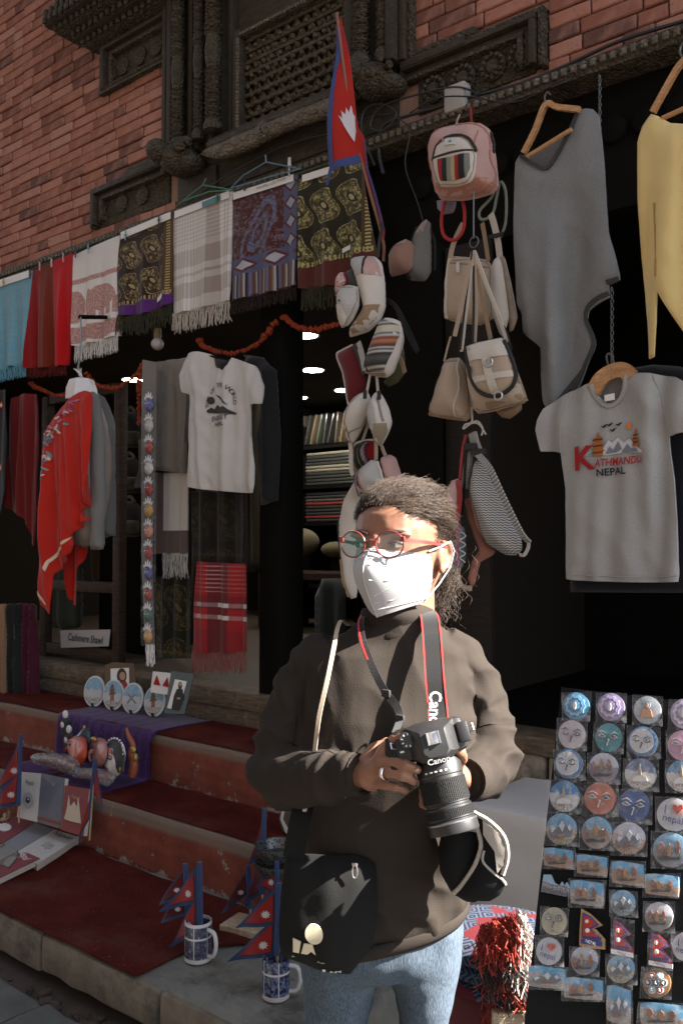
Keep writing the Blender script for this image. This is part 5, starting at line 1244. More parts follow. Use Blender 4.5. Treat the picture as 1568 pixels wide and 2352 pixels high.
# mirror-like long pale bag edge left of the head
t = thing('long_pale_bag', 'long pale bag with black edging hanging low behind the head', 'bag', GB)
o, s = sheet('body', [(779, 1200), (790, 1150), (815, 1105), (828, 1130), (826, 1230), (822, 1320), (818, 1372), (806, 1376), (792, 1340), (783, 1270)], FY(-0.40), m_hemp2, t, bulge=0.03, ew=0.04, res=0.014, smooth=0.3)
seam(t, s, [(785, 1200), (785, 1240), (787, 1284)], m_webb, 0.006, 0, 'black_edging'); seam(t, s, [(793, 1285), (800, 1340), (803, 1370)], m_tan, 0.008)
# A9 grey backpack, shade put into its darker hemp and canvas colours
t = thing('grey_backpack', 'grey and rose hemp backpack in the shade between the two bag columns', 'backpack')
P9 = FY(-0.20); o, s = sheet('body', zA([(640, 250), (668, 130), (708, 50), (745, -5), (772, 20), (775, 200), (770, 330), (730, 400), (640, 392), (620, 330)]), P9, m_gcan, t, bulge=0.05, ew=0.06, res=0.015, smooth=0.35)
decal('pale_top', zA([(690, 110), (718, 40), (748, -2), (762, 20), (752, 90), (700, 120)]), s, fabric('shaded_pink_hemp', (0.42, 0.31, 0.28)), t, res=0.015); seam(t, s, zA([(700, 50), (665, 150), (650, 250), (650, 385)]), m_webb, 0.01, 0, 'black_edging')
o, s = sheet('pocket', zA([(500, 240), (540, 165), (610, 125), (645, 140), (662, 170), (655, 310), (620, 345), (520, 370), (505, 320)]), FY(-0.25), fabric('shaded_rose_hemp', (0.36, 0.21, 0.165)), t, bulge=0.04, ew=0.05, res=0.014, smooth=0.4)
decal('pale_flap', zA([(520, 200), (560, 160), (625, 130), (630, 160), (560, 190), (515, 230)]), s, fabric('shaded_pink_hemp', (0.42, 0.31, 0.28)), t, res=0.015); strap(t, zA([(770, 60), (800, 150), (800, 330)]), -0.2, m_webb, 5)
# B1 pink backpack
t = thing('pink_backpack', 'small pink hemp backpack with striped front pocket hanging under the lintel', 'backpack', GC)
PB = FY(-0.36)
o, s = sheet('body', zC([(155, 850), (180, 755), (250, 715), (330, 700), (430, 690), (485, 725), (508, 800), (522, 900), (535, 1040), (500, 1085), (420, 1110), (330, 1125), (220, 1122), (195, 1090), (165, 950)]), PB, m_pink, t, bulge=0.07, back=0.05, ew=0.07, res=0.012, smooth=0.4)
stitch(t, s, zC([(155, 850), (180, 755), (330, 700), (485, 725), (522, 900), (535, 1040), (420, 1110), (220, 1122), (165, 950)]), m_rosy, .93, .004)
decal('rose_base', zC([(188, 1050), (300, 1060), (420, 1045), (530, 1010), (532, 1045), (498, 1082), (420, 1106), (330, 1120), (222, 1118), (198, 1088)]), s, m_rosy, t, res=0.015, lift=0.0)
o, s2 = sheet('front_pocket', zC([(165, 905), (190, 820), (250, 770), (330, 762), (390, 790), (412, 850), (405, 960), (380, 1020), (300, 1045), (215, 1045), (180, 980)]), FY(-0.425), m_hemp2, t, bulge=0.02, ew=0.03, res=0.012, smooth=0.5)
stitch(t, s2, zC([(165, 905), (190, 820), (330, 762), (412, 850), (380, 1020), (215, 1045), (180, 980)]), plain('seam_thread', (0.30, 0.23, 0.17)), .93)
def pstripes(g, u, v):
    return g.ramp(u, [(0.0, (0.30, 0.02, 0.02)), (0.12, (0.30, 0.02, 0.02)), (0.16, (0.015, 0.02, 0.02)), (0.28, (0.015, 0.02, 0.02)), (0.31, (0.24, 0.23, 0.2)), (0.42, (0.24, 0.23, 0.2)), (0.45, (0.42, 0.36, 0.22)), (0.54, (0.42, 0.36, 0.22)), (0.57, (0.32, 0.02, 0.02)), (0.66, (0.3, 0.02, 0.02)), (0.69, (0.015, 0.02, 0.02)), (0.84, (0.02, 0.02, 0.02)), (0.88, (0.2, 0.2, 0.18))])
decal('striped_panel', zC([(213, 905), (300, 890), (388, 868), (390, 950), (370, 1000), (300, 1022), (225, 1022)]), s2, fabric('pocket_stripes', None, patt=pstripes), t, res=0.012, smooth=0.2)
seam(t, s2, zC([(172, 905), (190, 828), (240, 776), (310, 760), (370, 780), (405, 830), (412, 850)]), m_webb, 0.006, 0, 'zip'); seam(t, s2, zC([(185, 895), (270, 870), (410, 846)]), m_webb, 0.004, 0, 'zip')
decal('logo_patch', zC([(252, 790), (315, 785), (315, 822), (254, 828)]), s2, plain('logo_patch', (0.5, 0.52, 0.52)), t, res=0.02); leaf(t, s2, *zC([(285, 805)])[0], 5, plain('green_print', (0.05, 0.12, 0.08)))
seam(t, s, zC([(495, 745), (512, 800), (515, 860)]), m_webb, 0.005, 0, 'side_zip'); seam(t, s, zC([(430, 1000), (450, 860), (460, 760)]), m_rosy, 0.003)
strap(t, zC([(385, 690), (380, 640), (378, 600)]), -0.3, plain('red_webbing', (0.28, 0.015, 0.015)), 5); strap(t, zC([(295, 712), (305, 670), (318, 640)]), -0.3, m_hemp, 4)
b = MB(); b.tube(curve([onY(*q, -0.34) for q in zC([(235, 1125), (215, 1230), (230, 1320), (290, 1345), (335, 1290), (345, 1200), (335, 1125)])], 6), 0.006, 6); b.obj('shoulder_strap', plain('red_cord', (0.34, 0.02, 0.02)), t)
b = MB(); b.tube(curve([onY(*q, -0.32) for q in zC([(520, 1030), (500, 1100), (430, 1180), (440, 1230), (500, 1200), (525, 1100), (545, 1020), (575, 1080), (575, 1240), (545, 1330)])], 6), 0.005, 6); b.obj('shoulder_strap', plain('sage_webbing', (0.22, 0.24, 0.19)), t)
t2 = thing('lilac_pouch', 'small lilac pouch just showing below the pink backpack', 'pouch'); sheet('body', zC([(190, 1125), (230, 1118), (300, 1130), (280, 1190), (230, 1200), (195, 1170)]), FY(-0.3), fabric('lilac_cloth', (0.28, 0.25, 0.33)), t2, bulge=0.02, ew=0.03, res=0.015, smooth=0.4)
# B2 zip satchel, B3 stacked satchel
t = thing('zip_satchel', 'cream hemp satchel with front zip hanging behind the flap satchel', 'satchel', GC)
o, s = sheet('body', zA([(890, 260), (925, 236), (1050, 248), (1150, 262), (1172, 300), (1182, 460), (1185, 640), (1100, 690), (1000, 678), (915, 662), (866, 640), (872, 450)]), FY(-0.30), m_hemp, t, bulge=0.03, back=0.03, ew=0.04, res=0.014, smooth=0.2)
stitch(t, s, zA([(890, 260), (1150, 262), (1182, 460), (1185, 640), (1100, 690), (915, 662), (866, 640), (872, 450)]), plain('seam_thread', (0.30, 0.23, 0.17)), .93)
seam(t, s, zA([(930, 292), (1050, 305), (1160, 318)]), m_tan, 0.004, 0, 'zip'); q = zA([(952, 310)])[0]; b = MB(); b.box(onY(*q, -0.345), (0.012, 0.006, 0.035), None, 0.003); b.obj('zip_pull', m_zip, t)
for dx in (0, 14): seam(t, s, zA([(900 + dx, 262), (888 + dx, 450), (880 + dx, 645)]), m_hemp2, 0.005)
strap(t, zA([(900, 260), (915, 180), (945, 100), (985, 20)]), -0.31, m_hemp, 13); strap(t, zA([(1150, 270), (1130, 130), (1110, 20)]), -0.33, m_tan, 10)
t = thing('pleated_satchel', 'cream satchel seen from its pleated side beside the zip satchel', 'satchel', GC)
for k, (L, m_) in enumerate((([(1168, 320), (1190, 260), (1215, 238), (1240, 300), (1285, 620), (1270, 690), (1240, 760), (1222, 740), (1175, 600)], m_hemp2), ([(1222, 245), (1250, 236), (1285, 380), (1322, 600), (1340, 640), (1310, 720), (1290, 730), (1285, 620)], m_hemp), ([(1245, 240), (1258, 250), (1300, 420), (1340, 632), (1325, 650), (1290, 480)], m_hemp2))):
    sheet('pleat', zA(L), FY(-0.36 + 0.03 * k), m_, t, bulge=0.014, ew=0.03, res=0.014, smooth=0.25)
strap(t, zA([(1225, 245), (1210, 130), (1185, 20), (1165, -40)]), -0.33, m_hemp2, 15); q = zA([(1200, 102)])[0]; b = MB(); b.box(onY(*q, -0.336), (0.05, 0.008, 0.012)); b.obj('slider', m_webb, t)
# B4 flap satchel
t = thing('flap_satchel', 'cream satchel with black edged round flap and cross straps', 'satchel', GC)
o, s = sheet('body', zA([(1005, 840), (1080, 800), (1240, 775), (1290, 850), (1330, 960), (1375, 1080), (1402, 1160), (1390, 1195), (1240, 1235), (1085, 1268), (1055, 1230), (1020, 1060)]), FY(-0.44), m_tan, t, bulge=0.05, ew=0.06, res=0.013, smooth=0.25)
stitch(t, s, zA([(1005, 840), (1240, 775), (1330, 960), (1402, 1160), (1390, 1195), (1085, 1268), (1020, 1060)]), plain('seam_thread', (0.30, 0.23, 0.17)), .95)
decal('lower_face', zA([(1040, 1040), (1370, 1075), (1395, 1160), (1385, 1190), (1085, 1260), (1060, 1230)]), s, m_hemp, t, res=0.016, lift=0.0003)
fl, sf = sheet('flap', zA([(1003, 830), (1120, 795), (1240, 770), (1290, 850), (1325, 950), (1338, 1020), (1310, 1090), (1230, 1145), (1150, 1148), (1080, 1110), (1040, 1040)]), FY(-0.495), m_hemp, t, bulge=0.018, back=0.0, ew=0.04, res=0.013, smooth=0.3)
decal('pale_top_panel', zA([(1010, 835), (1120, 800), (1238, 776), (1284, 850), (1295, 885), (1040, 930)]), sf, m_hemp2, fl, res=0.016); seam(fl, sf, zA([(1008, 838), (1020, 940), (1045, 1040), (1085, 1110), (1150, 1147), (1230, 1145), (1308, 1090), (1336, 1020), (1322, 950), (1285, 850), (1255, 790)]), m_webb, 0.007, 0, 'black_edging')
decal('vertical_strap', zA([(1130, 910), (1178, 900), (1238, 1130), (1186, 1145)]), sf, m_hemp2, fl, res=0.018, lift=0.003); decal('cross_strap', zA([(1062, 1035), (1320, 985), (1326, 1025), (1072, 1070)]), sf, m_hemp2, fl, res=0.018, lift=0.001)
for q, rr_ in ((zA([(1152, 930)])[0], 0.013), (zA([(1215, 1150)])[0], 0.013)):
    p = onY(*q, -0.525); b = MB(); b.tube([p + Vector((rr_ * math.cos(a * 0.5236), 0, rr_ * math.sin(a * 0.5236))) for a in range(13)], 0.0025, 5); b.obj('ring', m_zip, t)
leaf(t, s, *zA([(1312, 1130)])[0], 7, m_print)
decal('side_label', zA([(1040, 965), (1055, 962), (1058, 1005), (1045, 1008)]), sf, m_webb, fl, res=0.02, lift=0.004)
for L, m_, w_ in ((([(975, 860), (1000, 640), (1030, 380), (1050, 200)]), m_hemp2, 8), (([(968, 850), (990, 640), (1022, 380), (1047, 200)]), m_webb, 5), (([(1060, 800), (1070, 600), (1062, 400), (1055, 200)]), m_hemp, 9), (([(1270, 800), (1230, 660), (1150, 450), (1060, 210)]), m_hemp2, 9), (([(1050, 800), (1055, 560), (1056, 300)]), m_webb, 6), (([(930, 760), (975, 560), (1030, 300), (1050, 210)]), m_hemp, 11), (([(1165, 780), (1120, 560), (1075, 320)]), m_tan, 10), (([(1300, 850), (1270, 740), (1235, 670)]), m_webb, 5)):
    strap(t, zA(L), -0.44, m_, w_)
# B5 plain cream bag
t = thing('plain_bag', 'plain cream hemp shoulder bag hanging left of the flap satchel', 'bag', GC)
o, s = sheet('body', zA([(870, 920), (900, 905), (960, 900), (1000, 950), (1025, 1100), (1048, 1230), (1035, 1290), (1005, 1315), (890, 1302), (765, 1278), (768, 1225), (815, 1080)]), FY(-0.40), m_hemp, t, bulge=0.045, ew=0.06, res=0.014, smooth=0.3)
stitch(t, s, zA([(870, 920), (960, 900), (1000, 950), (1048, 1230), (1005, 1315), (890, 1302), (765, 1278), (815, 1080)]), plain('seam_thread', (0.30, 0.23, 0.17)), .88)
decal('tan_base', zA([(768, 1262), (890, 1282), (955, 1285), (1000, 1310), (890, 1300), (766, 1277)]), s, m_tan, t, res=0.016, lift=0.0); strap(t, zA([(862, 925), (885, 830), (905, 760)]), -0.42, m_hemp, 4)
seam(t, s, zA([(960, 905), (985, 1040), (985, 1160), (955, 1285)]), m_hemp2, 0.004)
t2 = thing('brown_pouch', 'brown pouch bottom peeking out below the flap satchel', 'pouch'); sheet('body', zA([(1190, 1235), (1280, 1220), (1370, 1180), (1365, 1240), (1290, 1300), (1240, 1290)]), FY(-0.36), m_tan, t2, bulge=0.03, ew=0.04, res=0.016, smooth=0.4)
# cord, ring and lower bags
t = thing('hanging_chain', 'thin chain and ring carrying the cream satchels', 'chain')
b = MB(); b.tube([onY(*q, -0.4) for q in ((1087, 400), (1087, 548))], 0.0025, 5); b.obj('wire', m_wire, t); p = onY(1088, 556, -0.4); b = MB(); b.tube([p + Vector((0.016 * math.cos(a * .5236), 0, 0.018 * math.sin(a * .5236))) for a in range(13)], 0.0025, 5); b.obj('ring', m_wire, t)
t = thing('tie_cord', 'pale cord tied in a bow above the herringbone sling bag', 'cord'); b = MB()
for L in ([(1083, 935), (1083, 968), (1068, 975), (1064, 985), (1083, 972), (1100, 975), (1115, 998)], [(1083, 970), (1097, 968), (1108, 985), (1105, 1000)]): b.tube(curve([onY(*q, -0.42) for q in L], 5), 0.003, 5)
b.obj('bow', m_hemp2, t)
t = thing('herringbone_sling', 'grey herringbone sling bag with long diagonal strap at the bottom of the right column', 'bag', GC)
o, s = sheet('body', zD([(190, 1600), (205, 1540), (235, 1520), (300, 1650), (400, 1850), (475, 1990), (478, 2060), (440, 2090), (380, 2085), (270, 2015), (220, 1900), (175, 1720)]), FY(-0.44), m_herr, t, bulge=0.05, ew=0.07, res=0.012, smooth=0.35)
decal('pink_side', zD([(178, 1740), (190, 1690), (230, 1850), (280, 2010), (220, 1930)]), s, m_rosy, t, res=0.015, lift=0.0)
strap(t, zD([(215, 1490), (290, 1580), (380, 1770), (470, 1950), (520, 2010)]), [-0.45, -0.5, -0.5, -0.49, -0.46], m_herr, 13, th=0.006); strap(t, zD([(520, 2005), (515, 2050), (490, 2090), (465, 2085)]), -0.45, m_hemp2, 8)
strap(t, zD([(190, 1370), (205, 1430), (230, 1490)]), -0.44, m_herr, 18, th=0.012); strap(t, zD([(168, 1470), (165, 1540), (150, 1640), (145, 1700)]), -0.43, m_herr, 16, th=0.012)
for q in ((1080, 1027), (1102, 1040)): p = onY(*q, -0.45); b = MB(); b.box(p, (0.045, 0.02, 0.025), None, 0.006); b.obj('buckle', m_webb, t)
t = thing('rose_pouch', 'rose coloured pouch with loop strap hanging under the herringbone sling', 'pouch', GC)
sheet('body', zD([(145, 1765), (185, 1748), (215, 1850), (260, 2000), (325, 2070), (290, 2100), (235, 2130), (205, 2250), (185, 2290), (165, 2230), (190, 2120), (230, 2060), (200, 1980), (160, 1860)]), FY(-0.40), m_rosy, t, bulge=0.03, ew=0.04, res=0.013, smooth=0.3)
b = MB(); b.tube(curve([onY(*q, -0.42) for q in zD([(100, 2150), (110, 2240), (140, 2280), (180, 2285)])], 5), 0.009, 7); b.obj('strap', m_hemp, t)
t = thing('pink_bag', 'pink bag with red braided trim half hidden by the hair', 'bag', GC)
o, s = sheet('body', zD([(-15, 1800), (20, 1720), (70, 1650), (105, 1640), (118, 1720), (105, 1900), (70, 2080), (35, 2150), (0, 2050)]), FY(-0.46), m_pink, t, bulge=0.04, ew=0.05, res=0.013, smooth=0.4)
seam(t, s, zD([(112, 1650), (120, 1760), (105, 1880)]), plain('red_braid', (0.28, 0.03, 0.03)), 0.009); seam(t, s, zD([(10, 1790), (25, 1740), (70, 1665)]), m_webb, 0.004)
strap(t, zD([(150, 1380), (130, 1480), (115, 1640)]), -0.45, plain('red_braid', (0.28, 0.03, 0.03)), 6); strap(t, zD([(165, 1390), (150, 1500), (140, 1700), (130, 1850)]), -0.44, m_webb, 5)
t = thing('beaded_purse', 'small teal and pink beaded purse with white zigzag hanging beside the ear', 'purse', GC)
o, s = sheet('body', zD([(60, 1940), (95, 1900), (140, 1930), (155, 2080), (130, 2160), (95, 2170), (50, 2140)]), FY(-0.47), fabric('beadwork', None, patt=lambda g, u, v: g.ramp(u, [(0, (0.03, 0.03, 0.035)), (0.35, (0.04, 0.05, 0.08)), (0.5, (0.12, 0.25, 0.28)), (0.65, (0.35, 0.06, 0.14)), (0.8, (0.10, 0.16, 0.18)), (1, (0.02, 0.02, 0.02))])), t, bulge=0.02, ew=0.03, res=0.012, smooth=0.4)
for x0 in (72, 140): seam(t, s, zD([(x0 + (12 if k % 2 else -10), 1950 + k * 26) for k in range(8)]), m_hemp2, 0.002, 0.001, 'zigzag')

# ================================================================ GARMENTS ON THE RIGHT
m_hang = mat('beech_hanger', f_wood((0.36, 0.18, 0.08), (0.48, 0.27, 0.13), 0, rough=0.4))
def hanger(par, L, Y, wpx=12, hook=None):
    b = MB(); P_ = [onY(x, y, Y) for x, y in L]; w_ = (onY(L[0][0], L[0][1] + wpx, Y) - P_[0]).length
    b.ribbon(curve(P_, 6), w_, 0.014, (0, 0, 1)); o = b.obj('hanger', m_hang, par)
    if hook: h = MB(); h.tube(curve([onY(x, y, Y) for x, y in hook], 5), 0.003, 6); h.obj('hook', m_wire, par)
    return o
mel = lambda nm, a, b_: mat(nm, lambda g: dict(col=g.mix(g.sm(g.noise(g.scalev(g.ob(), (1, 1, 0.35)), 700, 3, 0.7), 0.3, 0.7), a, b_), rough=0.95, spec=0.1, bump=(g.noise(g.ob(), 500, 2), 0.3, 0.0015)))
m_gk = mel('grey_melange', (0.16, 0.17, 0.175), (0.25, 0.25, 0.26)); m_trim = mel('charcoal_rib', (0.045, 0.045, 0.048), (0.075, 0.075, 0.08)); m_teeg = mel('grey_marl', (0.29, 0.285, 0.28), (0.37, 0.365, 0.36)); m_yel = fabric('yellow_knit', (0.78, 0.60, 0.27), (0.72, 0.54, 0.23))
t = thing('grey_poncho', 'grey melange poncho with charcoal trim on a wooden hanger', 'poncho')
PN = FY(-0.38)
PON = [(1194, 357), (1184, 375), (1180, 460), (1178, 560), (1179, 694), (1190, 717), (1192, 760), (1241, 799), (1243, 850), (1246, 905), (1250, 930), (1292, 979), (1298, 986), (1312, 920), (1366, 803), (1368, 783), (1344, 735), (1350, 712), (1400, 684), (1400, 656), (1426, 645), (1412, 580), (1401, 537), (1394, 459), (1384, 350), (1375, 268), (1362, 252), (1345, 250), (1329, 254), (1300, 320), (1259, 391), (1225, 380), (1200, 364)]
pon_c = crease(0.030, 0.024, 8, 4, 2.55, 2.05, 0.10)
def ponfold(x, y): return pon_c(x, y) + 0.018 * np.sin(x * 26 + 1.2 * np.sin(y * 3)) * np.clip((2.6 - y) / 0.5, 0, 1)
o, s = sheet('cloth', PON, PN, m_gk, t, thick=0.008, bulge=0.0095, back=0.005, ew=0.08, fold=ponfold, res=0.012, smooth=0.2)
def trim(L, w_=7, nm='trim'):
    # a ribbon of rib knit along a traced line
    C = curve([Vector((x, y, 0)) for x, y in L], 5); up = []; dn = []
    for i, p in enumerate(C):
        d = (C[min(i + 1, len(C) - 1)] - C[max(i - 1, 0)]).normalized(); nn = Vector((-d.y, d.x, 0)) * (w_ / 2); up.append((p.x + nn.x, p.y + nn.y)); dn.append((p.x - nn.x, p.y - nn.y))
    decal(nm, up + dn[::-1], s, m_trim, t, res=0.016, lift=0.0015, thick=0.004)
trim([(1330, 258), (1312, 300), (1285, 350), (1259, 387), (1230, 380), (1197, 360)], 8, 'neck_trim'); trim([(1398, 653), (1412, 648), (1425, 643)], 10)
trim([(1402, 676), (1372, 690), (1348, 708), (1344, 735), (1364, 775), (1364, 803), (1340, 850), (1312, 905), (1298, 980)], 9); trim([(1340, 850), (1300, 900), (1288, 930), (1292, 975)], 9)
sheet('inner_back', [(1200, 358), (1260, 330), (1320, 290), (1300, 330), (1259, 396), (1225, 386)], FY(-0.352), mel('grey_melange_inner', (0.14, 0.14, 0.145), (0.22, 0.22, 0.23)), t, thick=0.004, res=0.02)
hanger(t, [(1202, 352), (1228, 300), (1248, 248), (1262, 238), (1278, 246), (1330, 252)], -0.40, 12, [(1252, 236), (1250, 222), (1256, 212), (1264, 218)]); b = MB(); b.tube([onY(1210, 360, -0.40), onY(1312, 297, -0.40)], 0.007, 8); b.obj('hanger_bar', m_hang, t)
t = thing('yellow_sweater', 'yellow knit sweater with one sleeve hanging free on a wooden hanger', 'sweater')
YW = [(1494, 262), (1474, 292), (1463, 328), (1462, 459), (1468, 600), (1475, 709), (1484, 800), (1485, 822), (1504, 820), (1508, 764), (1513, 672), (1526, 694), (1549, 733), (1572, 770), (1600, 800), (1680, 810), (1690, 400), (1670, 290), (1640, 268), (1600, 275), (1568, 286), (1540, 284), (1512, 268)]
o, s = sheet('cloth', YW, FY(-0.50), m_yel, t, thick=0.010, bulge=0.012, ew=0.06, fold=lambda x, y: vfold(0.010, 0.13, 3, 2.7, 2.2)(x, y) + crease(0.045, 0.024, 6, 8, 2.7, 2.35, 0.05)(x, y), res=0.012, smooth=0.2)
b = MB(); seam(t, s, [(1513, 640), (1512, 560), (1505, 470)], fabric('yellow_fold', (0.42, 0.27, 0.07)), 0.004, -0.001, 'side_seam')
hanger(t, [(1498, 258), (1530, 200), (1560, 150), (1585, 135), (1620, 160), (1680, 250)], -0.50, 13, [(1572, 140), (1560, 120), (1566, 100), (1580, 100)]); b = MB(); b.tube([onY(1520, 272, -0.5), onY(1600, 236, -0.5)], 0.007, 8); b.obj('hanger_bar', m_hang, t)
t = thing('kathmandu_tshirt', 'grey marl t-shirt with KATHMANDU NEPAL mountain embroidery on a wooden hanger', 't-shirt')
KT = [(1358, 881), (1330, 892), (1307, 900), (1270, 920), (1249, 940), (1238, 966), (1233, 988), (1243, 1037), (1264, 1036), (1288, 1041), (1294, 1080), (1299, 1123), (1300, 1230), (1301, 1330), (1400, 1336), (1500, 1338), (1557, 1336), (1559, 1318), (1556, 1200), (1549, 1104), (1538, 1040), (1534, 1002), (1553, 996), (1600, 985), (1612, 945), (1590, 890), (1550, 866), (1495, 858), (1440, 858), (1432, 890), (1420, 915), (1398, 928), (1376, 918), (1364, 900)]
PK = FY(-0.44)
o, s = sheet('cloth', KT, PK, m_teeg, t, thick=0.010, bulge=0.0095, ew=0.09, fold=lambda x, y: vfold(0.006, 0.16, 6)(x, y) + crease(0.014, 0.018, 6, 6, 2.15, 1.85)(x, y) + 0.009 * np.sin((x * 0.7 + y) * 26) * np.clip((y - 1.75) / 0.2, 0, 1), res=0.012, smooth=0.2)
b = MB(); seam(t, s, [(1360, 884), (1366, 905), (1380, 924), (1400, 933), (1422, 920), (1436, 895), (1440, 862)], m_teeg, 0.008, 0.0, 'collar_rib')
sheet('inside_back', [(1360, 880), (1440, 858), (1432, 900), (1400, 932), (1372, 916)], FY(-0.425), mel('marl_inner', (0.16, 0.155, 0.15), (0.24, 0.23, 0.22)), t, thick=0.004, res=0.02)
hanger(t, [(1362, 900), (1378, 872), (1402, 855), (1430, 850), (1450, 866)], -0.447, 34); b = MB()
sheet('size_label', [(1387, 908), (1410, 903), (1411, 918), (1388, 922)], FY(-0.456), m_whitecard, t, thick=0.002, res=0.03)
m_kred = fabric('thread_red', (0.40, 0.018, 0.020)); m_kblk = fabric('thread_black', (0.02, 0.02, 0.022)); m_kor = fabric('thread_orange', (0.45, 0.14, 0.035)); m_kwh = fabric('thread_white', (0.62, 0.62, 0.64)); m_kgr = fabric('thread_slate', (0.20, 0.22, 0.27))
letter('lettering', 'K', s, 1346, 1053, 52, m_kred, t, rot=0.03, bold=0.03, lift=0.005); letter('lettering', 'ATHMANDU', s, 1425, 1060, 17, m_kred, t, rot=0.05, shear=0.15, bold=0.015, lift=0.006, sx=0.78); letter('lettering', 'NEPAL', s, 1409, 1084, 16, m_kblk, t, rot=0.05, bold=0.02, lift=0.006)
mtn = [(1350, 1048), (1366, 1036), (1378, 1046), (1392, 1030), (1402, 1012), (1410, 1018), (1422, 1006), (1436, 1018), (1448, 1008), (1462, 1024), (1478, 1034), (1478, 1040), (1440, 1040), (1400, 1046)]
decal('mountain_embroidery', mtn, s, m_kwh, t, res=0.01)
for L in ([(1396, 1044), (1404, 1026), (1412, 1034), (1424, 1014), (1432, 1032), (1420, 1040)], [(1430, 1040), (1444, 1020), (1452, 1030), (1462, 1028), (1470, 1038)], [(1356, 1046), (1366, 1040), (1374, 1047)]): decal('mountain_shade', L, s, m_kgr, t, res=0.01, lift=0.002)
for L in ([(1379, 994), (1376, 1006), (1368, 1010), (1372, 1011), (1372, 1018), (1364, 1024), (1371, 1025), (1370, 1034), (1364, 1040), (1370, 1041), (1370, 1050), (1391, 1048), (1391, 1038), (1396, 1036), (1389, 1032), (1389, 1022), (1394, 1020), (1387, 1016), (1387, 1009), (1391, 1008), (1383, 1004)], [(1463, 984), (1461, 992), (1457, 1012), (1455, 1026), (1473, 1025), (1470, 1010), (1466, 992)]): decal('temple_embroidery', L, s, m_kor, t, res=0.01, lift=0.003)
for y in (1012, 1026, 1041): decal('roof_line', [(1368, y), (1391, y - 3), (1391, y - 1), (1368, y + 2)], s, m_kblk, t, res=0.02, lift=0.005)
for y in (1000, 1008, 1016): decal('ring_line', [(1458, y), (1470, y - 1), (1470, y + 1), (1458, y + 2)], s, m_kblk, t, res=0.02, lift=0.005)
decal('sun_embroidery', [(1447 + 6 * math.cos(a * 0.628), 979 + 9 * math.sin(a * 0.628)) for a in range(10)], s, plain('thread_flame', (0.55, 0.18, 0.04)), t, res=0.01)
for (x, y) in ((1393, 981), (1405, 977), (1424, 976), (1412, 989)): decal('bird_embroidery', [(x - 7, y - 2), (x - 2, y), (x + 2, y - 4), (x + 7, y - 5), (x + 3, y), (x, y + 4), (x - 5, y + 1)], s, m_kblk, t, res=0.01, lift=0.002)
seam(t, s, [(1302, 1318), (1400, 1324), (1500, 1326), (1557, 1322)], m_teeg, 0.002, 0.001, 'hem_seam')
seam(t, s, [(1307, 902), (1296, 950), (1290, 1000), (1288, 1040)], m_teeg, 0.002, 0.0, 'shoulder_seam'); seam(t, s, [(1500, 860), (1520, 920), (1532, 970), (1534, 1000)], m_teeg, 0.002, 0.0, 'shoulder_seam')
t = thing('navy_tshirt', 'dark navy t-shirt on the same hanger row behind the grey marl t-shirt', 't-shirt')
sheet('cloth', [(1450, 846), (1500, 838), (1560, 842), (1620, 860), (1640, 960), (1620, 1000), (1600, 1100), (1600, 1362), (1310, 1360), (1312, 1200), (1420, 900)], FY(-0.36), fabric('navy_cotton', (0.010, 0.011, 0.016)), t, thick=0.01, bulge=0.02, res=0.02)
for k, (x, y0, y1, lab) in enumerate(((1376, 172, 300, 'thin wire chain hooked on the lintel beside the poncho'), (1404, 660, 870, 'thin wire chain carrying the grey marl t-shirt'), (1040, 1290, 1372, 'thin wire with a cross hook hanging right of the hair'))):
    b = MB(); Yk = (-0.1, -0.45, -0.44)[k]; n = int((y1 - y0) / 9)
    for i in range(n):
        p = onY(x + (i % 2) * 0.6, y0 + (i + 0.5) * (y1 - y0) / n, Yk); h = (onY(x, y0, Yk).z - onY(x, y1, Yk).z) / n * 0.62; w2 = 0.004; q = Vector((1, 0, 0)) if i % 2 else Vector((0.2, 1, 0))
        b.tube([p + q * (w2 * math.cos(a * .7854)) + Vector((0, 0, h * math.sin(a * .7854))) for a in range(9)], 0.0014, 4)
    if k == 2: b.tube(curve([onY(*q, Yk) for q in ((1012, 1368), (1034, 1366), (1040, 1358), (1046, 1366), (1056, 1368))], 4), 0.003, 5)
    if k == 1: b.tube(curve([onY(*q, Yk) for q in ((1400, 850), (1392, 822), (1398, 812), (1408, 830), (1404, 862))], 4), 0.003, 5)
    tag(b.obj('wire_chain', m_wire), lab, 'chain', 'wire chains for hanging goods')
# ================================================================ THE PERSON WITH THE CAMERA
D0 = 1.55
TOW = -vh                                   # towards the photographer
def Q(x, y, dd=0.0): return atD(x, y, D0 + dd)
person = thing('person', 'person in brown turtleneck, white face mask and round glasses holding a black camera', 'person')
def f_skin(g):
    o = g.ob(); n = g.noise(o, 26, 4); f = g.noise(o, 420, 2)
    col = g.mix(n, (0.185, 0.088, 0.055), (0.26, 0.125, 0.078))
    return dict(col=col, rough=0.48, spec=0.4, sss=0.12, bump=(f, 0.12, 0.001))
m_skin = mat('skin', f_skin)
def ring(L, R_, hd, dd=0.0, n=28, p=2.4):
    """horizontal body section between two silhouette points, half depth hd metres"""
    a, b_ = Q(*L, dd), Q(*R_, dd); c = (a + b_) / 2; u = (b_ - a) / 2; out = []
    for j in range(n):
        t = 2 * math.pi * j / n; cs, sn = math.cos(t), math.sin(t)
        out.append(c + u * (abs(cs) ** (2 / p) * (1 if cs > 0 else -1)) + TOW * (hd * abs(sn) ** (2 / p) * (1 if sn > 0 else -1)))
    return out
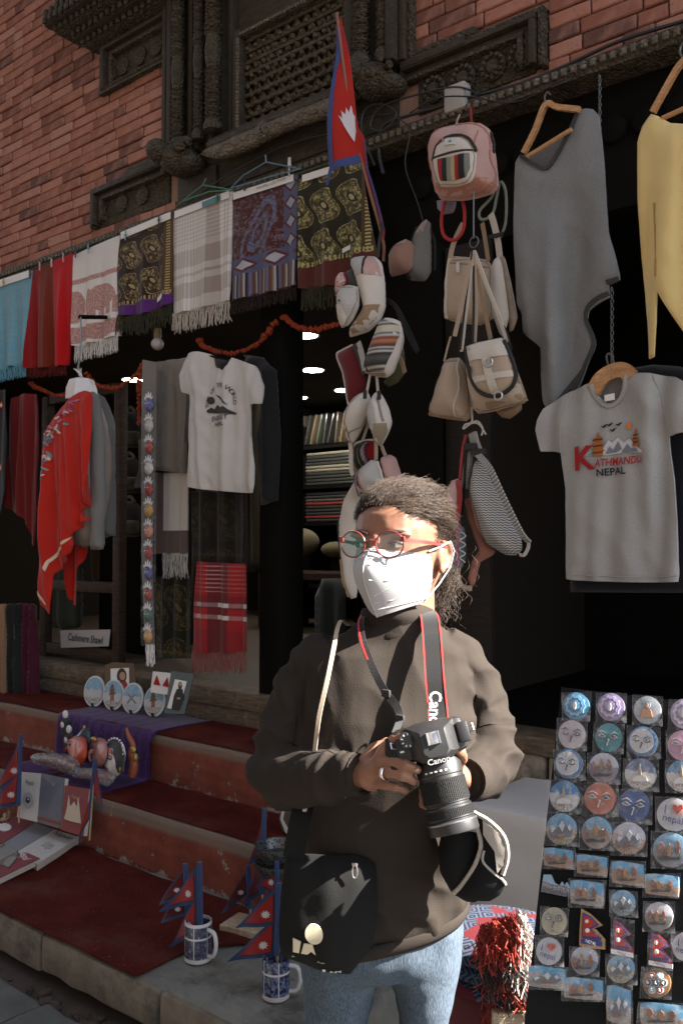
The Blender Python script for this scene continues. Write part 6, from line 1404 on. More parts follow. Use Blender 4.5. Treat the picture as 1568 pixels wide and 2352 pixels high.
# ---- sweater: torso, sleeves, turtleneck in one surface
sw = MB()
sw.loft([ring((706, 2162), (1064, 2074), .118), ring((694, 2135), (1074, 2050), .124), ring((680, 2040), (1072, 1985), .128), ring((676, 1930), (1066, 1900), .128, -.005), ring((676, 1820), (1072, 1800), .128, -.01),
         ring((680, 1720), (1080, 1705), .136, -.018), ring((690, 1640), (1080, 1625), .128, -.015), ring((690, 1560), (1082, 1545), .108, -.005), ring((704, 1500), (1068, 1487), .088),
         ring((752, 1474), (1034, 1460), .072), ring((796, 1446), (1008, 1432), .064), ring((826, 1426), (990, 1416), .06)])
def arm(mb, pts, k=1.0, n=16):
    C = curve([Q(x, y, d) for x, y, d, r in pts], 4); rs = []
    for i in range(len(pts) - 1):
        for j in range(4): rs.append((pts[i][3] + (pts[i + 1][3] - pts[i][3]) * j / 4) * k)
    rs.append(pts[-1][3] * k); mb.tube(C, rs, n)
ARML = [(768, 1492, 0.0, .040), (730, 1522, 0.0, .046), (704, 1572, 0.0, .049), (678, 1645, -.0, .050), (656, 1718, -.015, .049), (644, 1766, -.04, .048), (672, 1788, -.085, .046), (735, 1787, -.135, .040), (790, 1782, -.175, .034), (822, 1779, -.198, .030)]
ARMR = [(1012, 1478, 0.0, .040), (1050, 1510, 0.0, .046), (1072, 1562, 0.0, .049), (1090, 1632, 0.0, .049), (1108, 1702, -.02, .049), (1118, 1742, -.05, .050), (1108, 1768, -.09, .044), (1090, 1783, -.135, .037), (1072, 1790, -.165, .033)]
arm(sw, ARML); arm(sw, ARMR)
def foldf(co, no):
    out = co.copy()
    A = [(Q(640, 1765, -.04), .12, (0.25, 0, 1), 1.0), (Q(1118, 1742, -.05), .12, (-0.3, 0, 1), 1.0), (Q(720, 1600), .13, (1.0, 0, 0.8), 0.8), (Q(1075, 1590), .13, (-1.0, 0, 0.8), 0.8), (Q(900, 2100), .22, (0.25, 0, 1), 0.7), (Q(760, 1785, -.16), .08, (1, 0, .2), .6)]
    A = [(np.array(a), r, np.array(d) / np.linalg.norm(d), k) for a, r, d, k in A]
    for i in range(len(co)):
        p = co[i]; v = Vector(p)
        h = 0.004 * mnoise.noise(v * 8) + 0.011 * (0.25 - abs(mnoise.noise(Vector((v.x * 10 + v.z * 8, v.y * 10, v.z * 6)))))
        for c, r, d, k in A:
            dist = np.linalg.norm(p - c)
            if dist < r:
                w_ = (1 - dist / r); ph = float(np.dot(p - c, d)); q = p - c - d * ph
                f = mnoise.noise(Vector((ph * 24, q[0] * 8, (q[1] + q[2]) * 9 + 7)))
                h += k * min(1, w_ * 1.6) * (0.017 * (1 - min(1, abs(f) * 2.0)) - 0.004)
        out[i] = p + no[i] * h
    return out
m_sweat = mat('brown_jersey', lambda g: dict(col=g.mix(g.noise(g.ob(), 14, 3), (0.025, 0.020, 0.017), (0.034, 0.028, 0.0235)), rough=0.9, spec=0.1, bump=(g.noise(g.ob(), 420, 2), 0.35, 0.0015)))
remesh(sw, 'sweater', m_sweat, person, 0.0044, 4, foldf)
hb = MB(); hb.loft([ring((712, 2166), (1060, 2078), .112, 0, 48), ring((702, 2168), (1069, 2079), .122, 0, 48), ring((698, 2158), (1074, 2068), .1265, 0, 48), ring((697, 2140), (1076, 2052), .127, 0, 48), ring((700, 2136), (1074, 2048), .1235, 0, 48)], False); hb.obj('hem_band', m_sweat, person, ang=180)
tn = MB(); TR = []
for i, (yl, yr, xl, xr, hd) in enumerate(((1478, 1462, 836, 984, .056), (1470, 1452, 822, 996, .066), (1458, 1442, 818, 998, .070), (1446, 1430, 826, 990, .065), (1434, 1420, 828, 990, .065), (1424, 1410, 820, 994, .069), (1410, 1398, 824, 990, .068), (1400, 1388, 832, 986, .064), (1394, 1384, 838, 980, .059), (1398, 1388, 844, 974, .053), (1420, 1410, 846, 972, .05))):
    TR.append(ring((xl, yl), (xr, yr), hd, 0, 40, 2.0))
for i, r_ in enumerate(TR):
    c = sum(r_, Vector()) / len(r_)
    for j, p in enumerate(r_): r_[j] = c + (p - c) * (1 + 0.10 * mnoise.noise(Vector((p.x * 16, p.y * 16, p.z * 60)))) + Vector((0, 0, .010 * mnoise.noise(Vector((p.x * 14 + 3, p.y * 14, 0)))))
tn.loft(TR, False); tn.obj('turtleneck', m_sweat, person, ang=180)
# cuffs and hem band
for pts in (ARML, ARMR):
    b = MB(); x, y, d, r = pts[-1]; x2, y2, d2, r2 = pts[-2]; a, c = Q(x, y, d), Q(x2, y2, d2); ax = (a - c).normalized()
    b.lathe([(r * 0.86, 0.004), (r * 1.03, 0.008), (r * 1.06, 0.0), (r * 1.08, -0.022), (r * 1.06, -0.024)], a, ax, 24, False); b.obj('cuff', m_sweat, person)
# ---- jeans and shoes
def f_denim(g):
    o = g.ob(); x, y, z = g.sep(o); n = g.noise(g.scalev(o, (130, 130, 14)), 5, 3, 0.7); w_ = g.noise(o, 6, 3)
    col = g.mix(g.sm(n, 0.3, 0.7), (0.036, 0.050, 0.072), (0.10, 0.13, 0.165)); col = g.mix(g.sm(w_, 0.5, 0.75) * 0.5, col, (0.15, 0.185, 0.22))
    return dict(col=col, rough=0.9, spec=0.1, bump=(n, 0.4, 0.002))
m_denim = mat('faded_denim', f_denim)
jn = MB()
jn.loft([ring((700, 2060), (1062, 2010), .115), ring((692, 2130), (1062, 2075), .118), ring((690, 2190), (1058, 2130), .118), ring((696, 2225), (1052, 2180), .10)])
zt = ST + 0.09
def leg(mb, L, ank):
    rings = [ring(a, b_, hd) for a, b_, hd in L]
    c = sum((p for p in rings[-1]), Vector()) / len(rings[-1]); r = rings[-1]
    for t in (0.25, 0.5, 0.75, 1.0):
        tgt = Vector((ank.x, ank.y, zt)); cc_ = c.lerp(tgt, t); k = 1 - 0.3 * t
        rings.append([cc_ + (p - c) * k for p in r])
    mb.loft(rings)
leg(jn, [((690, 2140), (880, 2120), .105), ((690, 2200), (878, 2200), .10), ((700, 2270), (858, 2270), .088), ((704, 2350), (838, 2350), .078)], Q(770, 2350, 0.02))
leg(jn, [((868, 2110), (1062, 2080), .105), ((876, 2190), (1052, 2170), .10), ((905, 2270), (1038, 2270), .088), ((918, 2350), (1024, 2350), .078)], Q(975, 2350, -0.02))
remesh(jn, 'jeans', m_denim, person, 0.0065, 4, lambda co, no: co + no * np.array([0.004 * mnoise.noise(Vector((p[0] * 22, p[1] * 22, p[2] * 10))) + 0.005 * abs(mnoise.noise(Vector((p[0] * 7, p[1] * 7, p[2] * 24)))) for p in co])[:, None])
for x, dd in ((770, 0.02), (975, -0.02)):
    c = Q(x, 2350, dd); c = Vector((c.x, c.y, ST)); b = MB()
    b.loft([[c + TOW * (yy_ + 0.02) + RGT * (w_ * math.cos(a * 0.5236)) + Vector((0, 0, 0.004 + h * (0.5 + 0.5 * math.sin(a * 0.5236)))) for a in range(12)] for yy_, w_, h in ((-0.09, 0.02, 0.05), (-0.08, 0.035, 0.09), (0.0, 0.04, 0.10), (0.07, 0.045, 0.065), (0.13, 0.042, 0.045), (0.155, 0.02, 0.03))])
    b.obj('shoe', plain('dark_shoe', (0.03, 0.03, 0.03)), person)
# ---- head
YAWH = R(31); hf = (TOW * math.cos(YAWH) - RGT * math.sin(YAWH)); hl = (RGT * math.cos(YAWH) + TOW * math.sin(YAWH))
H0 = Q(924, 1392, 0.0)
HM = Matrix(((hl.x, hf.x, 0, H0.x), (hl.y, hf.y, 0, H0.y), (hl.z, hf.z, 0.93, H0.z), (0, 0, 0, 1)))     # local: x her left, y forward, z up
def hw(x, y, z): return HM @ Vector((x, y, z))
HEAD = [(-.004, .020, .070, .0), (.006, .036, .084, .015), (.03, .052, .093, .045), (.06, .063, .096, .072), (.09, .0695, .097, .088), (.115, .072, .096, .096), (.145, .0735, .097, .099), (.172, .0705, .089, .096), (.195, .060, .072, .082), (.212, .044, .050, .060), (.222, .024, .026, .032)]
def headring(z, w_, f, bk, n=32, k=1.0):
    out = []
    for j in range(n):
        t = 2 * math.pi * j / n; sx, cy = math.sin(t), math.cos(t)
        out.append(Vector((w_ * k * math.copysign(abs(sx) ** 0.88, sx), (f if cy > 0 else bk) * k * math.copysign(abs(cy) ** 0.88, cy), z)))
    return out
bd = MB(); bd.xf = HM
bd.loft([headring(*q) for q in HEAD])
bd.ball((0, .100, .080), (.013, .022, .017)); bd.tube([(0, .094, .132), (0, .106, .105), (0, .114, .086)], [.008, .009, .011], 10)          # nose
bd.ball((.034, .083, .134), (.026, .012, .008)); bd.ball((-.034, .083, .134), (.026, .012, .008))                                          # brow ridge
bd.ball((.040, .060, .098), (.018, .012, .010)); bd.ball((-.040, .060, .098), (.018, .012, .010))                                          # cheekbones
for s in (-1, 1):                                                                                                                          # ears
    bd.ball((s * .074, -.004, .094), (.007, .017, .028)); bd.tube([(s * .0785, .004, .072), (s * .081, -.012, .075), (s * .084, -.022, .098), (s * .083, -.014, .120), (s * .078, .006, .122)], .0042, 8); bd.ball((s * .077, .003, .070), (.006, .008, .009))
bd.loft([[Vector((.050 * math.cos(a * .2618), -.012 + .054 * math.sin(a * .2618), z)) for a in range(24)] for z in (.05, .0, -.05)])          # neck
bd.xf = None
arm(bd, ARML[1:], 0.72, 12); arm(bd, ARMR[1:], 0.72, 12)
bd.loft([ring((760, 1500), (1040, 1490), .05), ring((720, 1600), (1060, 1600), .07), ring((720, 1800), (1050, 1800), .08), ring((730, 2000), (1040, 2000), .08)])
bd.loft([ring((860, 1500), (960, 1500), .05), ring((850, 1400), (970, 1400), .05)])
# hands: her right hand on the grip, her left hand under the lens
def finger(pts, r0=.0088, r1=.0066):
    C = curve([Q(*p) for p in pts], 4); n = len(C); bd.tube(C, [r0 + (r1 - r0) * i / (n - 1) for i in range(n)], 10); bd.ball(C[-1], r1 * 1.02, 10, 7)
    for i in range(1, len(pts) - 1): bd.ball(Q(*pts[i]), r0 * 1.02, 10, 7)
def palm(sec):
    rings = []
    for a, b_, hd in sec:
        a, b_ = Q(*a), Q(*b_); c = (a + b_) / 2; u = (b_ - a) / 2; rings.append([c + u * math.cos(j * .3927) + TOW * hd * math.sin(j * .3927) for j in range(16)])
    bd.loft(rings)
palm([((806, 1757, -.19), (806, 1803, -.19), .021), ((828, 1752, -.205), (826, 1808, -.205), .019), ((850, 1738, -.215), (846, 1818, -.21), .017), ((876, 1732, -.222), (866, 1818, -.215), .014)])
finger([(866, 1742, -.222), (884, 1716, -.232), (906, 1697, -.24), (928, 1690, -.25)])                               # index on the shutter
finger([(870, 1752, -.226), (900, 1748, -.246), (930, 1756, -.258), (958, 1768, -.256)], .0092, .0070)               # middle
finger([(866, 1775, -.224), (892, 1775, -.246), (922, 1782, -.256), (950, 1794, -.250)], .0090, .0068)               # ring finger
finger([(858, 1800, -.220), (882, 1803, -.238), (908, 1808, -.246), (932, 1816, -.240)], .0080, .0060)               # little finger
finger([(832, 1752, -.200), (858, 1722, -.195), (888, 1708, -.190), (915, 1706, -.188)], .0105, .0080)               # thumb behind the body
palm([((1078, 1768, -.165), (1076, 1808, -.165), .022), ((1062, 1752, -.180), (1058, 1812, -.180), .019), ((1046, 1744, -.180), (1040, 1818, -.180), .015)])
finger([(1046, 1760, -.182), (1060, 1742, -.212), (1056, 1728, -.236), (1046, 1720, -.246)], .0098, .0074)           # left thumb along the barrel
for k in range(4): finger([(1040, 1764 + k * 17, -.178), (1012, 1790 + k * 16, -.168), (984, 1800 + k * 17, -.182), (970, 1796 + k * 17, -.206)], .0088 - .0004 * k, .0066)
remesh(bd, 'body', m_skin, person, 0.0030, 4, lambda co, no: co + no * np.array([0.0007 * mnoise.noise(Vector(p) * 60) for p in co])[:, None])
p = Q(884, 1776, -.243); ax = (Q(900, 1777, -.25) - Q(884, 1775, -.24)).normalized(); b = MB(); b.lathe([(.0092, -.0025), (.0104, -.002), (.0104, .002), (.0092, .0025)], p, ax, 18, False); b.obj('finger_ring', plain('silver', (0.7, 0.68, 0.66), 0.25, 1.0), person)
for (x, y, d) in ((956, 1768, -.263), (930, 1688, -.256)):
    b = MB(); b.ball(Q(x, y, d), (.0045, .0045, .0032), 8, 6); b.obj('fingernail', plain('nail', (0.42, 0.24, 0.19), 0.3), person)
# eyes, brows
m_eyew = plain('eye_white', (0.60, 0.55, 0.52), 0.25); m_iris = plain('dark_iris', (0.02, 0.012, 0.008), 0.15); m_brow = plain('brow_hair', (0.025, 0.016, 0.012), 0.8)
for s in (-1, 1):
    e = MB(HM); e.ball((s * .0335, .0865, .117), (.0135, .0095, .0062), 14, 9); eo = e.obj('eye', m_eyew, person)
    e = MB(HM); e.ball((s * .0335 - .003, .0945, .1165), (.0056, .0024, .0056), 12, 7); e.obj('iris', m_iris, eo)
    e = MB(HM); e.tube([(s * .0335 - .0145, .0905, .1165), (s * .0335 - .006, .0975, .1215), (s * .0335 + .006, .0970, .1215), (s * .0335 + .0145, .0895, .1165)], .0020, 6); e.obj('lash_line', m_brow, eo)
    e = MB(HM); e.tube([(s * .014, .1000, .1345), (s * .030, .0975, .1405), (s * .046, .0885, .1395), (s * .056, .0790, .1345)], [.0030, .0036, .0030, .0014], 7); e.obj('eyebrow', m_brow, person)
# mask
mk = []; uv_ = []; NU, NV = 24, 16
cen = [(.109, .1130), (.094, .1300), (.070, .1400), (.036, .1290), (-.014, .0930)]; sid = [(.071, .040, .098), (.073, .035, .082), (.071, .030, .062), (.068, .030, .038), (.060, .032, .012)]
ip = lambda arr, t: tuple(Vector(arr[min(int(t * 4), 3)]).lerp(Vector(arr[min(int(t * 4), 3) + 1]), t * 4 - min(int(t * 4), 3)))
CC = curve([Vector((a, b_, 0)) for a, b_ in cen], 4); SS = curve([Vector(q) for q in sid], 4)
for sgn_off in (0, 1):
    for i in range(NV + 1):
        c = CC[i]; s_ = SS[i]
        for j in range(NU + 1):
            u = j / NU * 2 - 1; a = abs(u); bul = 0.012 * math.sin(math.pi * a) * math.sin(math.pi * min(1, i / NV + 0.08))
            x = math.copysign(s_.x * a ** 0.92, u); y = c.y + (s_.y - c.y) * a ** 1.35 + bul; z = c.x + (s_.z - c.x) * a
            mk.append(hw(x, y - sgn_off * 0.002, z)); uv_.append((j / NU, i / NV))
n1 = (NV + 1) * (NU + 1); fs = []
for i in range(NV):
    for j in range(NU):
        a = i * (NU + 1) + j; q = [a, a + 1, a + NU + 2, a + NU + 1]; fs.append(q[::-1]); fs.append([k + n1 for k in q])
for j in range(NU): fs.append([j, j + 1, j + 1 + n1, j + n1]); a = NV * (NU + 1) + j; fs.append([a + 1, a, a + n1, a + 1 + n1])
for i in range(NV): a = i * (NU + 1); fs.append([a + NU + 1, a, a + n1, a + NU + 1 + n1]); a += NU; fs.append([a, a + NU + 1, a + NU + 1 + n1, a + n1])
m_mask = mat('white_nonwoven', lambda g: dict(col=(0.37, 0.368, 0.375), rough=0.85, spec=0.2, bump=(g.noise(g.ob(), 500, 2), 0.25, 0.001)))
b = MB(); b.add(mk, fs, uv_); msk = b.obj('face_mask', m_mask, person, ang=28)
def mpt(u, t, lift=.0008):
    k = min(max(int(t * NV), 0), NV); c, s_ = CC[k], SS[k]; a = abs(u); bul = 0.012 * math.sin(math.pi * a) * math.sin(math.pi * min(1, t + 0.08))
    return hw(math.copysign(s_.x * a ** 0.92, u), c.y + (s_.y - c.y) * a ** 1.35 + bul + lift, c.x + (s_.z - c.x) * a)
b = MB(); b.tube([mpt(0.0, k / 16, .0006) for k in range(17)], .0011, 6); b.obj('centre_seam', m_mask, msk)
for tt_ in (0.05, 0.95): b = MB(); b.tube([mpt(-0.98 + 1.96 * k / 24, tt_, .0006) for k in range(25)], .0009, 5); b.obj('edge_welt', m_mask, msk)
b = MB(); b.tube([mpt(-0.3 + .6 * k / 10, 0.07, .001) for k in range(11)], .0014, 6); b.obj('nose_wire', m_mask, msk)
m_emb = plain('embossed_line', (0.42, 0.42, 0.43), 0.8)
for L in ([(.10, .42), (.4, .40), (.8, .36)], [(.10, .66), (.4, .65), (.8, .60)], [(.08, .30), (.3, .27), (.5, .25)], [(-.08, .30), (-.3, .26), (-.45, .22)], [(.1, .84), (.35, .80), (.6, .72)], [(.06, .92), (.4, .90), (.75, .80)]):
    b = MB(); b.tube([mpt(*q) for q in L], .0011, 4); b.obj('embossed_line', m_emb, msk)
for s in (-1, 1):
    b = MB(HM); b.tube([(s * .070, .040, .104), (s * .078, .012, .112), (s * .086, -.014, .122), (s * .088, -.024, .104)], .0017, 6); b.tube([(s * .062, .034, .016), (s * .076, .010, .045), (s * .084, -.016, .074), (s * .088, -.024, .104)], .0015, 6); b.obj('ear_loop', m_mask, msk)
# glasses
gl = thing('glasses', 'round red brown framed glasses on the masked face', 'glasses')
m_frame = mat('red_acetate', lambda g: dict(col=(0.20, 0.035, 0.032), rough=0.25, spec=0.6))
m_lens = mat('spectacle_lens', lambda g: dict(col=(0.9, 1.0, 0.96), rough=0.03, trans=0.0, alpha=0.07, spec=0.9))
for s in (-1, 1):
    c = Vector((s * .0345, .1135, .117)); tilt = Matrix.Rotation(s * -0.12, 3, 'Z')
    b = MB(HM); b.tube([c + tilt @ Vector((.0245 * math.cos(a * .2244), 0, .0235 * math.sin(a * .2244))) for a in range(29)], .0015, 8, False); rim = b.obj('rim', m_frame, gl)
    b = MB(HM); b.loft([[c + tilt @ Vector((.0235 * k * math.cos(a * .2618), .0012 * (1 - k * k), .0225 * k * math.sin(a * .2618))) for a in range(24)] for k in (1.0, 0.6, 0.2, 0.01)]); b.obj('lens', m_lens if s > 0 else mat('reflection_tint_lens', lambda g: dict(col=(0.10, 0.30, 0.27), rough=0.04, alpha=0.2, spec=0.9)), rim)  # her right lens is tinted teal, a reflection put into its colour
    b = MB(HM); b.ribbon([(s * .0565, .108, .124), (s * .066, .100, .1235), (s * .075, .05, .120), (s * .0785, .005, .116), (s * .079, -.018, .104)], .006, .0025, (0, 0, 1)); b.obj('temple', m_frame, gl)
    b = MB(HM); b.box(c + Vector((s * .0235, -.002, .009)), (.008, .006, .010), None, .002); b.obj('hinge', m_frame, gl)
b = MB(HM); b.tube([(-.0115, .1145, .121), (0, .1165, .1245), (.0115, .1145, .121)], .0020, 8); b.obj('bridge', m_frame, gl)
# ---- hair: cap, combed strands, curls and bun
m_hair = mat('dark_curly_hair', lambda g: dict(col=g.mix(g.noise(g.ob(), 30, 3), (0.010, 0.006, 0.004), (0.060, 0.036, 0.022)), rough=0.5, spec=0.3))
def cap(z, w_, f, bk):
    out = []
    for q in headring(z, w_, f, bk, 48):
        ss = lambda t: max(0.0, min(1.0, t)) ** 2 * (3 - 2 * max(0.0, min(1.0, t)))
        wob = 0.004 * mnoise.noise(q * 60)
        ef = ss((z - (0.178 - max(0.0, abs(q.x) - 0.02) * 0.62) + wob) / 0.022)      # above the hairline
        eb = ss((0.024 - q.y + wob) / 0.016)                                          # behind the temple
        es = 1.0 - ss((0.112 - z) / 0.014) * ss((q.y + 0.034) / 0.012)                # keeps the ear free
        k = 0.955 + 0.082 * max(ef, eb) * es * ss((z - 0.03) / 0.03)
        k += 0.014 * mnoise.noise(q * 45) if k > 1 else 0
        out.append(Vector((q.x * k, q.y * k, z + 0.006 * max(0.0, (k - 0.955) / 0.082))))
    return out
zs = [.02, .04, .06, .075, .09, .10, .11, .12, .13, .14, .15, .16, .17, .18, .19, .20, .21, .218, .224]
def hint(z):
    for a, c in zip(HEAD[:-1], HEAD[1:]):
        if a[0] <= z <= c[0]:
            t = (z - a[0]) / (c[0] - a[0]); return tuple(a[i] + (c[i] - a[i]) * t for i in (1, 2, 3))
    return (.02, .022, .028)
hr = MB(HM); hr.loft([cap(z, *hint(z)) for z in zs]); hair = hr.obj('hair', mat('hair_mass', lambda g: dict(col=g.mix(g.noise(g.scalev(g.ob(), (60, 20, 60)), 5, 3), (0.012, 0.008, 0.006), (0.05, 0.032, 0.022)), rough=0.9, spec=0.1, bump=(g.noise(g.scalev(g.ob(), (90, 25, 90)), 5, 3), 1.0, 0.004))), person, ang=180)
rr = random.Random(21); st = MB(HM); tie = Vector((.006, -.104, .070))
def scalp(a, z):
    w_, f, bk = hint(z); sx, cy = math.sin(a), math.cos(a)
    return Vector((w_ * math.copysign(abs(sx) ** .88, sx), (f if cy > 0 else bk) * math.copysign(abs(cy) ** .88, cy), z))
for k in range(12000):
    z = .09 + .135 * rr.random() ** 0.6; z = min(z, .2225); a = rr.uniform(0, 2 * math.pi); q = scalp(a, z)
    if q.y > 0.022 and z < 0.183 - max(0, abs(q.x) - 0.02) * 0.55: continue
    if z < .115 and q.y > -.02: continue
    c = Vector((0, 0, .11)); n = (q - c).normalized(); lift = rr.uniform(.001, .0055); pts = []; cur = q.copy(); fly = rr.random() < 0.30; amp = rr.uniform(.001, .004); ph = rr.uniform(0, 6); m_ = rr.randint(5, 9)
    for i in range(m_):
        d = (tie - cur); d = (d - n * d.dot(n)); d = d.normalized() if d.length > .01 else -n
        side = n.cross(d); wob = amp * (2.0 if fly else 1.0)
        pts.append(cur + n * (lift + (0.0026 * i if fly else 0.0) * rr.uniform(0.6, 1.2)) + side * wob * math.sin(ph + i * 1.6) + n * wob * math.cos(ph + i * 1.6))
        cur = cur + d * .012; n = (cur - c).normalized(); 
        w_, f, bk = hint(min(max(cur.z, .0), .222)); rad = math.hypot(cur.x / max(w_, .01), cur.y / max(f if cur.y > 0 else bk, .01))
        if rad > 1e-3 and cur.z < .2: cur = Vector((cur.x / rad, cur.y / rad, cur.z))
    st.tube(pts, [.0003] * (len(pts) - 1) + [.00015], 3, False)
for k in range(1700):      # curly bundle falling from the tie to the nape
    p0 = tie + Vector((rr.gauss(0, .022), rr.gauss(0.008, .012), rr.gauss(0, .022))); L = rr.uniform(.03, .085); ph = rr.uniform(0, 6); rad = rr.uniform(.003, .0075); tw = rr.uniform(130, 240); sp = Vector((rr.gauss(.06, .13), rr.gauss(0.16, .12), 0)); n = 22
    st.tube([p0 + sp * (L * t / n) + Vector((rad * math.cos(ph + tw * L * t / n), rad * math.sin(ph + tw * L * t / n), -L * t / n)) for t in range(n + 1)], .00034, 3, False)
st.obj('strands', m_hair, hair, ang=180, kind='stuff')
# ================================================================ THE CAMERA
ca = thing('camera_reflex', 'black reflex camera with zoom lens held in both hands', 'camera')
OC = Q(1004, 1752, -.232)
Lx = (RGT * .22 - Vector((0, 0, 1)) * .93 + TOW * .26).normalized(); Tc = (TOW - Lx * TOW.dot(Lx) + Vector((0, 0, .0))).normalized(); Wc = Tc.cross(Lx) * -1
if Wc.dot(RGT) < 0: Wc = -Wc
CM = Matrix(((Wc.x, Lx.x, Tc.x, OC.x), (Wc.y, Lx.y, Tc.y, OC.y), (Wc.z, Lx.z, Tc.z, OC.z), (0, 0, 0, 1)))
m_cbody = mat('camera_black', lambda g: dict(col=(0.017, 0.017, 0.018), rough=0.42, spec=0.5, bump=(g.noise(g.ob(), 900, 2), 0.3, 0.0006)))
m_rub = mat('camera_rubber', lambda g: dict(col=(0.012, 0.012, 0.012), rough=0.75, spec=0.3, bump=(g.vor(g.ob(), 700), 0.5, 0.0008)))
m_whp = plain('white_paint', (0.75, 0.75, 0.75), 0.5)
b = MB(CM); b.box((-.004, -.034, -.004), (.108, .050, .074), None, .010); b.obj('body', m_cbody, ca)
b = MB(CM); b.box((-.056, -.022, -.006), (.034, .064, .070), None, .014); b.obj('grip', m_rub, ca)
b = MB(CM); b.loft([[Vector((x * sx_, y0 + y * sy_, z)) for x, y in ((-1, -1), (-.6, -1.1), (.6, -1.1), (1, -1), (1, .6), (.6, 1), (-.6, 1), (-1, .6))] for z, sx_, sy_, y0 in ((.030, .036, .028, -.030), (.040, .034, .027, -.029), (.052, .026, .024, -.026), (.060, .021, .021, -.026), (.062, .018, .018, -.026))]); b.obj('prism_housing', m_cbody, ca, ang=30)
b = MB(CM); b.box((0, -.034, .0635), (.019, .018, .003), None, .001); b.box((-.0085, -.034, .066), (.002, .018, .003)); b.box((.0085, -.034, .066), (.002, .018, .003)); b.obj('hot_shoe', m_zip, ca)
b = MB(CM); b.lathe([(.0118, .034), (.0122, .036), (.0122, .043), (.0112, .0445), (.001, .0445)], (-.036, -.040, 0), (0, 0, 1), 28); dl = b.obj('mode_dial', m_cbody, ca)
b = MB(CM)
for k in range(9): a = k * .698; b.box((-.036 + .0085 * math.cos(a), -.040 + .0085 * math.sin(a), .0447), (.0016, .0030, .0006), Matrix.Rotation(a + 1.57, 3, 'Z'))
b.obj('dial_marks', m_whp, dl)
for (x, y) in ((-.048, -.026), (-.046, -.016)):
    b = MB(CM); b.box((x, y, .0335), (.006, .003, .002), None, .0006); b.obj('button', m_whp if x == -.048 else m_cbody, ca)
b = MB(CM); b.box((.046, -.034, .036), (.018, .03, .008), None, .003); b.obj('shoulder_plate', m_cbody, ca)
for s in (-1, 1):
    b = MB(CM); b.tube([(s * .056, -.040, .026), (s * .062, -.042, .032), (s * .062, -.034, .034), (s * .056, -.032, .028)], .0014, 6); b.obj('strap_lug', m_zip, ca)
LN = [(.030, -.010), (.0325, -.002), (.0345, .004), (.0345, .018), (.0335, .0195), (.0338, .058), (.0322, .0595), (.0322, .062), (.0345, .0635), (.0345, .080), (.0335, .0815), (.0365, .086), (.0372, .098), (.0365, .1005), (.0335, .1005), (.032, .094), (.001, .090)]
b = MB(CM); b.lathe(LN, (0, 0, 0), (0, 1, 0), 48); ln = b.obj('lens', m_cbody, ca, ang=25)
b = MB(CM)
for k in range(72): a = k * math.pi / 36; b.box((.0344 * math.cos(a), .040, .0344 * math.sin(a)), (.0012, .032, .0018), Matrix.Rotation(-a, 3, 'Y'))
for k in range(80): a = k * math.pi / 40; b.box((.0348 * math.cos(a), .072, .0348 * math.sin(a)), (.0010, .012, .0014), Matrix.Rotation(-a, 3, 'Y'))
b.obj('zoom_ribs', m_rub, ln, smooth=False, kind='stuff')
b = MB(CM); b.lathe([(.0362, .0835), (.0372, .0845), (.0372, .0862), (.0366, .0868)], (0, 0, 0), (0, 1, 0), 48, False); b.obj('silver_ring', plain('satin_ring', (0.3, 0.3, 0.31), 0.3, 0.9), ln)
b = MB(CM); b.lathe([(.0315, .0945), (.022, .0975), (.001, .0985)], (0, 0, 0), (0, 1, 0), 32); b.obj('front_glass', mat('lens_glass', lambda g: dict(col=(0.01, 0.01, 0.02), rough=0.05, spec=0.9)), ln)
b = MB(CM)
for k in range(7): a = .9 + k * .22; b.box((.0349 * math.cos(a), .012, .0349 * math.sin(a)), (.0008, .0022, .0036), Matrix.Rotation(-a, 3, 'Y'))
b.obj('scale_marks', m_whp, ln)
def cam_text(body, a, c, bb, size, e1, e2, par, nm='lettering', m=m_whp):
    v_, f_2 = text2d(body, size, 0, 'CENTER', size * 0.012); o = Vector((a, bb, c)); mb2 = MB(CM)
    mb2.add([o + Vector(e1) * p[0] + Vector(e2) * p[1] for p in v_], f_2); return mb2.obj(nm, m, par, smooth=False)
nn = Vector((0, .57, .82)); cam_text('Canon', 0, .0600, .0015, .0125, (1, 0, 0), (0, -.9, .43), ca)
# strap
cs = thing('camera_strap', 'black camera strap with red edges and white Canon lettering round the neck', 'strap')
m_strap = fabric('black_strap', (0.014, 0.014, 0.015), weave=500); m_sred = plain('red_edge', (0.42, 0.03, 0.03), 0.6)
SR = [(968, 1398, .02), (984, 1412, -.055), (990, 1450, -.09), (994, 1500, -.118), (998, 1560, -.146), (1004, 1620, -.166), (1010, 1665, -.190), (1030, 1700, -.232)]
C = curve([Q(*q) for q in SR], 8); wdir = lambda t: RGT + TOW * 0.12
b = MB(); b.ribbon(C, .030, .0022, wdir); b.obj('band', m_strap, cs)
for s in (-1, 1):
    b = MB(); b.ribbon([p + (RGT + TOW * .12).normalized() * s * .0145 + TOW * .0016 for p in C], .0024, .0016, wdir); b.obj('edge', m_sred, cs)
o_ = Q(1006, 1640, -.180); ey = (Q(1002, 1600, -.160) - Q(1010, 1665, -.190)); pls = Plane(o_ + TOW * .004, RGT + TOW * .12, ey)
letter('lettering', 'Canon', pls, 1000, 1638, 25, m_whp, cs, rot=-math.pi / 2, bold=0.012, lift=.0035)
SL = [(850, 1398, .03), (828, 1425, -.05), (832, 1470, -.085), (846, 1510, -.112), (864, 1552, -.138), (886, 1592, -.156), (910, 1622, -.172), (918, 1650, -.190), (908, 1682, -.226)]
C = curve([Q(*q) for q in SL], 8); b = MB(); b.ribbon(C, .012, .002, lambda t: RGT + TOW * 0.3 + Vector((0, 0, .3))); b.obj('band', m_strap, cs)
